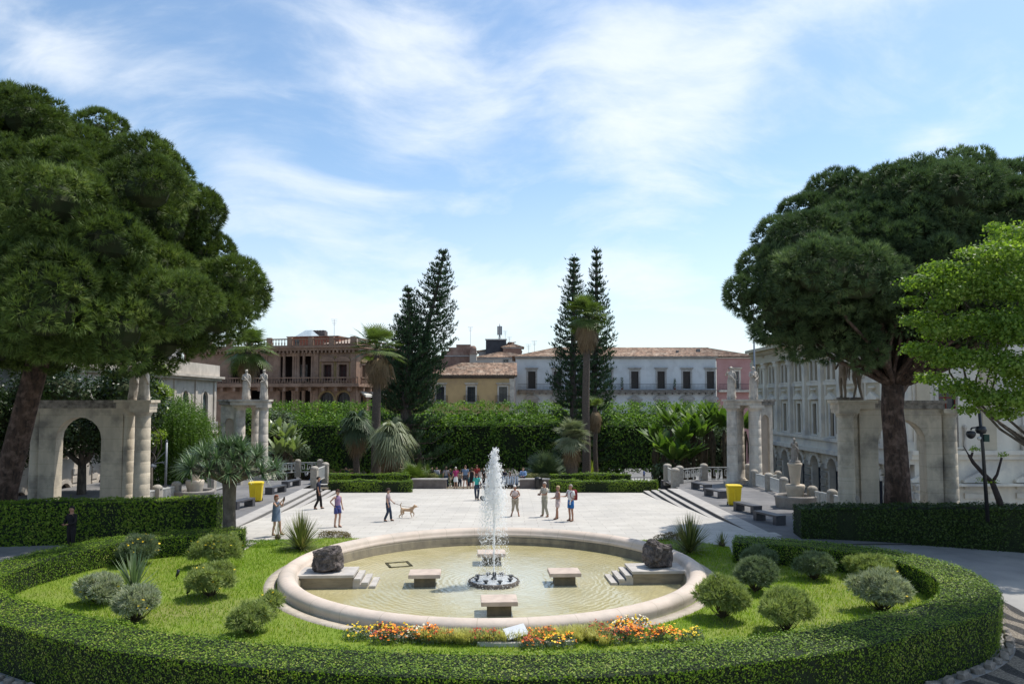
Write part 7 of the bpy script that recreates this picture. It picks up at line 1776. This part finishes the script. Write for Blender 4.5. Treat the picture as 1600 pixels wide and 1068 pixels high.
        for i in range(nr_+1):
            ph = math.pi*i/nr_
            for j in range(n):
                a = 6.2832*j/n; dx, df, dz = math.sin(ph)*math.cos(a), math.sin(ph)*math.sin(a), -math.cos(ph)
                face = df > .05 and dz < .45-.25*(1-df)
                low = dz < -.2 and df > -.3
                q = (.055 if face or low else .098)*s*(kk if not (face or low) else 1)
                v = hd+up_*.022*s-fw*.012*s + (rt*dx*.86+fw*df*1.12+up_*dz*.98)*q
                if hs in ('long','bob') and df < .1 and dz < -.1: v += -up_*(-dz)*(.13 if hs == 'long' else .06)*s
                vs.append(v)
        hb.add(vs, [(i*n+j, i*n+(j+1)%n, (i+1)*n+(j+1)%n, (i+1)*n+j) for i in range(nr_) for j in range(n)], True); hb.build('hair', hm, t)
        eye = mat('dark_eye', (.02,.015,.012), None, rough=.2)
        for sd in (-1,1):
            m = MB(); c = hd+fw*.088*s+rt*sd*.032*s+up_*.012*s; m.lathe([(0,-.012*s),(.010*s,-.006*s),(.012*s,0),(.010*s,.006*s),(0,.012*s)], c, 8); m.build('eye', eye, t)
        m = MB(); c = hd+fw*.092*s-up_*.048*s; m.tube([c-rt*.022*s, c+fw*.006*s, c+rt*.022*s], .006*s, 5); m.build('mouth', mat('lip', (.35,.12,.10)), t)
    return t, P, s
def at(px, py, z='p'): return S(px, py, z)
UPH = dict(elr=(-.24,-.12,1.22), wrr=(-.10,-.30,1.42), ell=(.25,-.10,1.20), wrl=(.12,-.32,1.46))
navy = cmat('navy', (.018,.022,.045)); blk = cmat('black', (.014,.013,.014)); den = cmat('denim', (.035,.05,.085)); beige = cmat('beige', (.50,.45,.37)); khaki = cmat('khaki', (.38,.33,.25)); wht = cmat('white', (.72,.71,.69))
shoe_d = cmat('dark_leather', (.02,.018,.017)); shoe_b = cmat('brown_leather', (.12,.07,.045))
# looking directions: 0 = away to the right of the picture (+X), 90 = away from the viewer, 270 = towards the viewer
t, P, s = person('woman in loose blue grey dress raising a phone beside the spiky yucca', at(431,836), R(-20), 1.66, dict(elr=(-.22,-.20,1.25), wrr=(-.12,-.38,1.50), ell=(.20,-.16,1.22), wrl=(.02,-.34,1.44), anr=(-.14,.06,.09), tor=(-.15,-.10,.035), anl=(.12,-.16,.09), tol=(.15,-.34,.035), knl=(.11,-.12,.49)),
    dict(skirt=cmat('blue_grey', (.10,.14,.20), (.16,.20,.27)), skirtz=(.62,1.42), skirtr=(.15,.22), shoes=shoe_b), ((.30,.10,.05),'long'), SKIN)
m = MB(); q = P['wrr']+Vector((.04,-.08,.08)); m.box(q.x-.04,q.x+.04,q.y-.008,q.y+.008,q.z-.07,q.z+.08); o = m.build('mobile_phone', BLACKM); o.matrix_world = Matrix.Translation(at(431,836)) @ Matrix.Rotation(R(-20)+math.pi/2,4,'Z'); tag(o, 'black mobile phone held up by the woman in the blue grey dress', 'phone')
m = MB(); q = P['ell']; m.box(.12,.26,-.05,.09,.86,1.08); m.tube([(.19,.02,1.08),(.17,.03,1.3),(.10,.02,1.45)], .008, 4); o = m.build('white_bag', wht); o.matrix_world = Matrix.Translation(at(431,836)) @ Matrix.Rotation(R(-20)+math.pi/2,4,'Z'); tag(o, 'small white shoulder bag on the woman in the blue grey dress', 'bag')
person('man in dark blue shirt and black trousers walking at the foot of the terrace steps', at(497,795), R(10), 1.80, dict(anr=(-.09,.18,.10), tor=(-.10,.02,.035), anl=(.09,-.16,.09), tol=(.1,-.32,.04), knl=(.09,-.12,.50)), dict(top=navy, sleeve='short', legs=blk, leglen='long', shoes=shoe_d), ((.02,.015,.012),'short'), SKINT)
t, P, s = person('young woman in purple vest and blue shorts with a hand on her hip', at(527,823), R(-35), 1.68, dict(elr=(-.36,.10,1.18), wrr=(-.20,.02,.98), anl=(.02,-.10,.09), tol=(.03,-.27,.035), knl=(.07,-.10,.50), anr=(-.10,.06,.09), tor=(-.14,-.10,.035)), dict(top=cmat('lilac', (.20,.15,.28), (.35,.20,.28)), sleeve='none', legs=cmat('denim_blue', (.06,.07,.22)), leglen='shorts', shoes=shoe_d), ((.10,.04,.025),'bob'), SKIN)
m = MB(); hd = P['head']; m.box(hd.x-.075,hd.x+.075,hd.y-.115,hd.y-.09,hd.z-.0,hd.z+.035); m.build('sunglasses', BLACKM, t)
walker_p = at(606,814)
t, P, s = person('curly haired person in grey pink shirt and dark jeans walking a dog on a lead', walker_p, R(0), 1.56, dict(ell=(.24,-.06,1.14), wrl=(.24,-.22,.98), anr=(-.09,.16,.10), tor=(-.10,.0,.04), anl=(.09,-.16,.09), tol=(.1,-.32,.04), knl=(.09,-.12,.49)), dict(top=cmat('grey_pink', (.36,.28,.29)), sleeve='short', legs=den, leglen='long', shoes=shoe_d), ((.04,.022,.015),'curly'), SKIN)
person('man in turquoise shirt and dark jeans standing alone near the water jet', at(745,781), R(80), 1.68, dict(anl=(.06,-.05,.09), anr=(-.07,.05,.09)), dict(top=cmat('turquoise', (.05,.42,.36)), sleeve='short', legs=den, leglen='long', shoes=shoe_d, fat=.95), ((.05,.03,.02),'short'), SKIN)
t, P, s = person('white haired woman in pale top and khaki capris bending over her belt bag', at(805,806), R(265), 1.62, dict(elr=(-.26,-.14,1.13), wrr=(-.05,-.34,1.05), ell=(.26,-.14,1.13), wrl=(.05,-.34,1.05), anr=(-.19,.02,.09), tor=(-.23,-.14,.035), anl=(.19,.02,.09), tol=(.23,-.14,.035)), dict(top=cmat('pale_pink', (.55,.40,.37), (.62,.55,.52)), sleeve='none', legs=khaki, leglen='capri', shoes=shoe_b, fat=1.22), ((.75,.72,.68),'short'), SKINT, bend=.32)
m = MB(); m.tube([(-.14,-.12,.98),(0,-.17,.96),(.14,-.12,.98)], [.05,.075,.05], 10); o = m.build('belt_bag', blk); o.matrix_world = Matrix.Translation(at(805,806)) @ Matrix.Rotation(R(265)+math.pi/2,4,'Z'); tag(o, 'black belt bag worn by the bending white haired woman', 'bag')
t, P, s = person('elderly man in cream shirt and beige trousers holding a camera before him', at(851,807), R(215), 1.76, dict(elr=(-.25,-.06,1.13), wrr=(-.07,-.30,1.12), ell=(.25,-.06,1.13), wrl=(.07,-.30,1.12), anr=(-.15,.0,.09), tor=(-.18,-.15,.035), anl=(.16,.08,.09), tol=(.2,-.08,.035)), dict(top=beige, sleeve='short', legs=cmat('stone_beige', (.36,.34,.27)), leglen='long', shoes=shoe_b, fat=1.12), ((.55,.50,.45),'short'), SKINT)
m = MB(); m.box(-.07,.07,-.38,-.32,1.10,1.19); m.lathe([(.035,0),(.035,.06)], (0,-.35,1.12), 10); m.tube([(-.06,-.33,1.18),(-.08,-.12,1.38),(0,.05,1.5),(.08,-.12,1.38),(.06,-.33,1.18)], .008, 4); o = m.build('camera_on_strap', BLACKM); o.matrix_world = Matrix.Translation(at(851,807)) @ Matrix.Rotation(R(215)+math.pi/2,4,'Z'); tag(o, 'black camera on a neck strap held by the elderly man in the cream shirt', 'camera')
person('blond woman in rose vest and pale shorts looking at her hands', at(872,811), R(200), 1.64, dict(elr=(-.24,-.04,1.12), wrr=(-.10,-.28,1.08), ell=(.24,-.04,1.12), wrl=(.08,-.28,1.10), anl=(.05,-.14,.09), tol=(.07,-.30,.035), knl=(.07,-.10,.50)), dict(top=cmat('rose_grey', (.36,.20,.19), (.28,.27,.24)), sleeve='none', legs=cmat('pale_rose', (.62,.50,.48)), leglen='shorts', shoes=shoe_d, fat=1.02), ((.55,.40,.22),'bob'), SKINT)
t, P, s = person('grey haired man in white shirt and blue shorts carrying a red backpack', at(892,814), R(215), 1.76, dict(elr=(-.24,-.10,1.14), wrr=(-.20,-.34,1.16), ell=(.25,.02,1.13), wrl=(.24,-.18,.98), anr=(-.07,.0,.09), anl=(.06,.06,.09)), dict(top=wht, sleeve='short', legs=cmat('bright_blue', (.02,.13,.36)), leglen='shorts', shoes=shoe_b, fat=1.05), ((.38,.33,.28),'short'), SKINT)
MW = Matrix.Translation(at(892,814)) @ Matrix.Rotation(R(215)+math.pi/2,4,'Z')
bp = thing('backpack', 'dark red backpack worn by the man in blue shorts', 'backpack', MW.translation, R(215)+math.pi/2)
m = MB(); m.prism([(-.15,1.0),(.15,1.0),(.17,1.15),(.15,1.42),(.07,1.50),(-.07,1.50),(-.15,1.42),(-.17,1.15)], .13, .30, 'y'); o = m.build('pack', cmat('dark_red', (.22,.02,.025), (.12,.015,.02)), bp); b = o.modifiers.new('b','BEVEL'); b.width = .03; b.segments = 2
for sx in (-1,1): m = MB(); m.tube([(sx*.1,.16,1.48),(sx*.12,.0,1.49),(sx*.12,-.14,1.32),(sx*.14,-.10,1.15),(sx*.15,.14,1.08)], .018, 5); m.build('strap', MATS['cloth_dark_red'], bp)
m = MB(); m.lathe([(.03,-.1),(.035,-.08),(.035,.06),(.014,.1),(.014,.13)], (.24,-.24,.94), 10); o = m.build('water_bottle', mat('clear_plastic', (.6,.68,.72), None, rough=.15)); o.matrix_world = MW; tag(o, 'clear water bottle in the hand of the man with the red backpack', 'bottle')
# pushchair seen through the spray
g = at(763,781); t = thing('pushchair', 'grey pushchair with folding hood seen through the spray beside the man in turquoise', 'pushchair', g, R(10))
for x, y, r in ((-.38,-.24,.13),(-.38,.24,.13),(.34,-.22,.10),(.34,.22,.10)):
    m = MB(); m.lathe([(r*.55,-.02),(r*.95,-.025),(r,0),(r*.95,.025),(r*.55,.02)], n=16, cap=False); o = m.build('wheel', BLACKM, t); o.rotation_euler = (R(90),0,0); o.location = (x,y,r)
    m = MB(); m.lathe([(.0,-.02),(r*.56,-.018),(r*.56,.018),(0,.02)], n=12); m.build('hub', GREYM, o)
m = MB()
for y in (-.22,.22): m.tube([(-.38,y,.13),(-.05,y,.45),(.34,y,.10)], .016, 6); m.tube([(.30,y,.14),(-.10,y,.62),(-.42,y,1.02)], .016, 6)
m.tube([(-.42,-.22,1.02),(-.45,0,1.03),(-.42,.22,1.02)], .02, 6); m.tube([(-.05,-.22,.45),(-.05,.22,.45)], .016, 6); m.build('frame', GREYM, t)
PRM = cmat('pram_grey', (.20,.20,.21)); m = MB(); m.prism([(-.22,.42),(.22,.38),(.38,.22),(.42,.26),(.26,.46),(-.12,.52),(-.26,.95),(-.32,.93)], -.18, .18, 'y'); m.build('seat', PRM, t)
m = MB(); pts = [(-.28+.0*k+.34*math.cos(R(170-24*k)), .78+.30*math.sin(R(170-24*k))) for k in range(5)]
m.prism(pts+[(p[0]*.9-.02, p[1]-.035) for p in pts[::-1]], -.2, .2, 'y'); m.build('hood', cmat('hood_grey', (.12,.12,.13)), t)
# the group at the low wall
person('slim person in grey clothes standing apart at the low wall', at(697,762), R(100), 1.64, {}, dict(top=cmat('grey', (.25,.25,.26)), sleeve='short', legs=den, leglen='long', shoes=shoe_d, fat=.88), ((.10,.06,.04),'long'))
person('woman in magenta top and white skirt among the visitors at the wall', at(712,763), R(120), 1.66, {}, dict(top=cmat('magenta', (.32,.03,.12)), sleeve='short', skirt=wht, skirtz=(.55,1.02), skirtr=(.14,.2), shoes=shoe_d), ((.6,.55,.5),'short'))
person('man in blue grey shirt and dark shorts seen from behind at the wall', at(727,763), R(90), 1.78, dict(anr=(-.15,0,.09),anl=(.15,0,.09)), dict(top=cmat('blue_grey_tee', (.14,.20,.30)), sleeve='short', legs=cmat('charcoal', (.05,.05,.06)), leglen='shorts', shoes=shoe_d, fat=1.1), ((.12,.07,.05),'short'))
person('woman in short black dress beside the man in blue grey shirt', at(737,763), R(90), 1.60, {}, dict(skirt=blk, skirtz=(.5,1.40), skirtr=(.15,.19), shoes=shoe_d), ((.10,.05,.03),'long'))
person('person in red shirt half hidden behind the man in turquoise', at(745,760.5), R(100), 1.74, {}, dict(top=cmat('red', (.30,.04,.035)), sleeve='short', legs=den, leglen='long', shoes=shoe_d), ((.12,.06,.04),'short'))
g = at(817,762); person('man in light blue shirt sitting on the low wall near the dark bin', (g.x, g.y-.05, g.z), R(262), 1.72, dict(pelvis=(0,.28,.80), waist=(0,.26,.94), chest=(0,.20,1.13), neck=(0,.16,1.30), head0=(0,.12,1.38), head=(0,.10,1.46), crown=(0,.10,1.52), shr=(-.17,.20,1.26), shl=(.17,.20,1.26), elr=(-.24,.12,1.0), wrr=(-.12,-.12,.93), ell=(.24,.12,1.0), wrl=(.10,-.12,.95), hipr=(-.09,.24,.80), hipl=(.09,.24,.80), knr=(-.11,-.15,.74), knl=(.14,-.15,.76), anr=(-.12,-.12,.30), tor=(-.14,-.28,.24), anl=(.10,-.22,.36), tol=(.02,-.36,.34)), dict(top=cmat('light_blue', (.25,.38,.62)), sleeve='long', legs=navy, leglen='long', shoes=shoe_d), ((.10,.06,.04),'short'))
g = S(118,842,-.05); g = Vector((ux(119,28.2), 28.2, -.03)); person('dark clad person in the deep shade in front of the tall hedge', g, R(250), 1.70, dict(elr=(-.26,-.06,1.12), wrr=(-.10,-.26,1.08), ell=(.26,-.06,1.12), wrl=(.10,-.26,1.08)), dict(top=blk, sleeve='long', legs=blk, leglen='long', shoes=shoe_d, fat=1.1), ((.012,.01,.01),'short'), SKINT)
for px, py, f_, c, lb, Hh in ((1005,741,180,cmat('royal_blue', (.04,.09,.30)),'walker in blue closer to the water on the street beyond the hedge',1.75),(1018,741,150,navy,'walker in dark blue following another on the street beyond the hedge',1.75)):
    Yq = 100; person(lb, (ux(px,Yq),Yq,-5.2), R(f_), Hh, dict(anr=(-.09,.18,.10), tor=(-.10,.02,.035), anl=(.09,-.16,.09), tol=(.1,-.32,.04)), dict(top=c, sleeve='long', legs=den, leglen='long', shoes=shoe_d), ((.7,.68,.65) if px == 1005 else (.03,.02,.02),'short'))
person('person in white behind the double hedge next to the terrace corner', (ux(1034,60.5),60.5,-1.35), R(180), 1.66, {}, dict(top=wht, sleeve='short', legs=wht, leglen='long', shoes=shoe_d), ((.45,.4,.35),'short'))
for px, Y, c, lb in ((543,63,navy,'person in dark clothes behind the double hedge by the dark green palm'),(676,66,blk,'dark figure in the shade left of the visitors near the fan palm'),(683,64,cmat('pale_grey', (.45,.45,.47)),'person in pale grey in the shade behind the slim visitor'),(688,68,blk,'dark figure deep in the shade under the clipped trees')):
    person(lb, (ux(px,Y),Y,gz_(Y)), R(200+px%90), 1.7, {}, dict(top=c, sleeve='long', legs=blk, leglen='long', shoes=shoe_d), ((.03,.02,.015),'short'))
crowd = [(653,70,cmat('dull_green', (.10,.13,.08)),'onlooker in dull green in the shade beside the fan palm clump'),(662,67,cmat('mauve', (.25,.18,.24)),'onlooker in mauve between the fan palm clump and the wall'),(704,68,navy,'onlooker in navy behind the slim grey visitor'),
 (719,70,cmat('sand', (.40,.34,.25)),'onlooker in sand colour behind the magenta top'),(756,66,blk,'dark onlooker just behind the water jet on the side of the red shirt'),(764,69,wht,'onlooker in white behind the water jet'),(788,68,navy,'onlooker in navy standing behind the row of scooters'),(797,71,cmat('rust', (.30,.12,.06)),'onlooker in rust colour behind the row of scooters'),
 (826,67,cmat('pale_grey2', (.42,.42,.44)),'onlooker in pale grey behind the man sitting on the wall'),(732,72,cmat('teal_dark', (.04,.15,.16)),'onlooker in dark teal under the clipped trees behind the dark shorts')]
for k, (px, Y, c, lb) in enumerate(crowd):
    person(lb, (ux(px,Y),Y,gz_(Y)), R(60+k*67), 1.62+.05*(k%4), dict(anr=(-.13,.05,.09)) if k%2 else {}, dict(top=c, sleeve='short', legs=(den, blk, khaki)[k%3], leglen=('long','long','shorts')[k%3], shoes=shoe_d), ((.05+.1*(k%3),.03+.06*(k%3),.02+.03*(k%3)),('short','long','bob')[k%3]))
# dog and lead
def dog():
    g = at(636,809); t = thing('dog', 'sandy coloured dog trotting on a lead with a raised curled tail', 'dog', g, 0)
    DM = mat('sandy_fur', (.42,.27,.16), (.52,.37,.24), 6, .9)
    V_ = [(-.22,0,.42),(-.05,0,.40),(.12,0,.41),(.22,0,.44),(.31,0,.53),(.38,0,.60),(.47,0,.575),(.53,0,.56)]; Rd = [.085,.082,.10,.105,.062,.062,.04,.028]; E_ = [(i,i+1) for i in range(7)]
    def ch(par, pts, rs):
        last = par
        for p, r in zip(pts, rs): V_.append(p); Rd.append(r); E_.append((last, len(V_)-1)); last = len(V_)-1
    ch(0, [(-.29,0,.50),(-.34,0,.62),(-.31,0,.72),(-.26,0,.77)], [.03,.024,.02,.014])
    ch(3, [(.20,.07,.33),(.17,.07,.20),(.22,.07,.08),(.24,.07,.02)], [.05,.028,.02,.022]); ch(3, [(.26,-.07,.33),(.36,-.07,.24),(.33,-.07,.12),(.35,-.07,.10)], [.05,.028,.02,.022])
    ch(0, [(-.22,.08,.32),(-.16,.08,.24),(-.27,.08,.13),(-.25,.08,.02)], [.065,.04,.022,.022]); ch(0, [(-.28,-.08,.32),(-.26,-.08,.22),(-.38,-.08,.13),(-.37,-.08,.03)], [.065,.04,.022,.022])
    ch(5, [(.36,.06,.66),(.33,.09,.60)], [.025,.015]); ch(5, [(.36,-.06,.66),(.33,-.09,.60)], [.025,.015])
    skin_obj('body', V_, E_, Rd, DM, t, 2, 1)
    m = MB(); m.lathe([(.075,-.02),(.078,0),(.075,.02)], (0,0,0), 12); o = m.build('collar', mat('red_collar', (.25,.03,.03)), t); o.location = (.275,0,.49); o.rotation_euler = (0,R(50),0)
    for sy in (-1,1): m = MB(); m.lathe([(0,-.01),(.01,0),(0,.01)], (.425,sy*.035,.615), 6); m.build('eye', MATS['dark_eye'], t)
    m = MB(); m.lathe([(0,-.015),(.018,0),(0,.015)], (.555,0,.565), 6); m.build('nose', BLACKM, t)
    a = Vector(walker_p)+Vector((.26,-.2,.92)); b = Vector(g)+Vector((.24,0,.54)); m = MB(); m.tube([a, a.lerp(b,.5)+Vector((0,0,-.06)), b], .011, 5); tag(m.build('dog_lead', mat('brown_lead', (.08,.05,.03))), 'thin brown lead between the curly haired walker and the sandy dog', 'dog lead')
dog()
# statues: stone figures standing on the pavilions
def statue(label, pos, facing, H, pose, robe=True, mtl=STATUE):
    t, P, s = person(label, pos, facing, H, pose, dict(fat=1.12), stone=mtl, name='statue', cat='statue')
    m = MB(); m.lathe([(.30,-.0),(.30,.12),(.26,.14)], n=14); m.build('plinth', mtl, t)
    if robe:
        m = MB(); n = 26; vs = []; rows = [(.08,.24,.22),(.35,.21,.19),(.7,.20,.17),(.95,.20,.16),(1.12,.155,.125),(1.3,.185,.13),(1.42,.10,.09)]
        for z, rx, ry in rows:
            for i in range(n): a = 2*math.pi*i/n; q = 1+.07*math.sin(a*7+z*3)*(1 if z < 1.1 else .5); vs.append((rx*q*math.cos(a)*s, ry*q*math.sin(a)*s, z*s))
        m.add(vs, [(j*n+i,j*n+(i+1)%n,(j+1)*n+(i+1)%n,(j+1)*n+i) for j in range(len(rows)-1) for i in range(n)], True)
        m.tube([(-.2*s,-.05,1.38*s),(0,-.17*s,1.2*s),(.2*s,-.12*s,.95*s),(.22*s,.02,.6*s)], [.05,.055,.06,.04], 7); m.build('robe', mtl, t)
    skin_obj('hair', [P['head']+Vector((0,.03,.04)), P['head']+Vector((0,.0,.08))], [(0,1)], [.1*s,.08*s], mtl, t, 1)
CR = dict(elr=(-.24,-.08,1.14), wrr=(-.04,-.20,1.24), ell=(.24,-.06,1.12), wrl=(.06,-.22,1.02))
def topof(px, Y, H): v = V(px, 620, Y); return (v.x, Y, zt(Y)+H)
def st_at(t_xy, ang, loc, H):  return loc
g = V(410,760,57.5); zt_ = zt(57)+6.05
statue('robed statue on the outer column of the pale pavilion near the plaza', (g.x, 57.5, zt_), R(250), 2.35, CR)
statue('robed statue standing in front of the fan palm crown on the pale pavilion', (g.x-1.5, 57.9, zt_), R(265), 2.35, dict(elr=(-.24,-.06,1.14), wrr=(-.02,-.20,1.10)))
g = V(1145,760,53); zt_ = zt(53)+6.0
statue('tall statue with bent arm on the column nearer the bananas', (g.x, 53, zt_), R(250), 2.35, dict(elr=(-.28,-.02,1.2), wrr=(-.18,-.12,1.45), ell=(.24,-.02,1.12), wrl=(.2,-.1,.92)))
statue('statue with folded arms on the tall pavilion in front of the pink house', (g.x+1.5, 52.8, zt_), R(275), 2.35, CR)
g = V(1324,800,36); zt_ = zt(36)+5.68
BR = mat('brown_weathered_stone', (.27,.215,.16), (.16,.13,.10), 4, .9, .3, 20)
statue('brown weathered statue leaning back over the shaded column', (g.x-.08, 36, zt_), R(200), 2.2, dict(chest=(.05,.02,1.27), elr=(-.2,-.15,1.15), wrr=(-.1,-.25,1.3)), False, BR)
statue('brown weathered nude statue with a hip thrust on the shaded pavilion beside the forked pine', (g.x+.62, 36.1, zt_), R(255), 2.2, dict(pelvis=(.06,0,.93), chest=(-.02,0,1.27), ell=(.28,.0,1.15), wrl=(.2,-.05,.95), knr=(-.02,-.05,.5), anl=(.2,.05,.09)), False, BR)
g = V(220,800,38.3); zt_ = zt(38)+5.72
statue('statue whose upper half hides in the leaning pine, on the outer column', (g.x, 38.3, zt_), R(250), 2.2, CR)
statue('second statue on the arch pavilion, set back behind the outer one', (g.x-.75, 38.8, zt_), R(240), 2.2, CR)
statue('small worn statue standing on the urn of the tiered stone fountain', (gR.x, gR.y, gR.z+2.36), R(255), 1.35, CR, True, BAS)
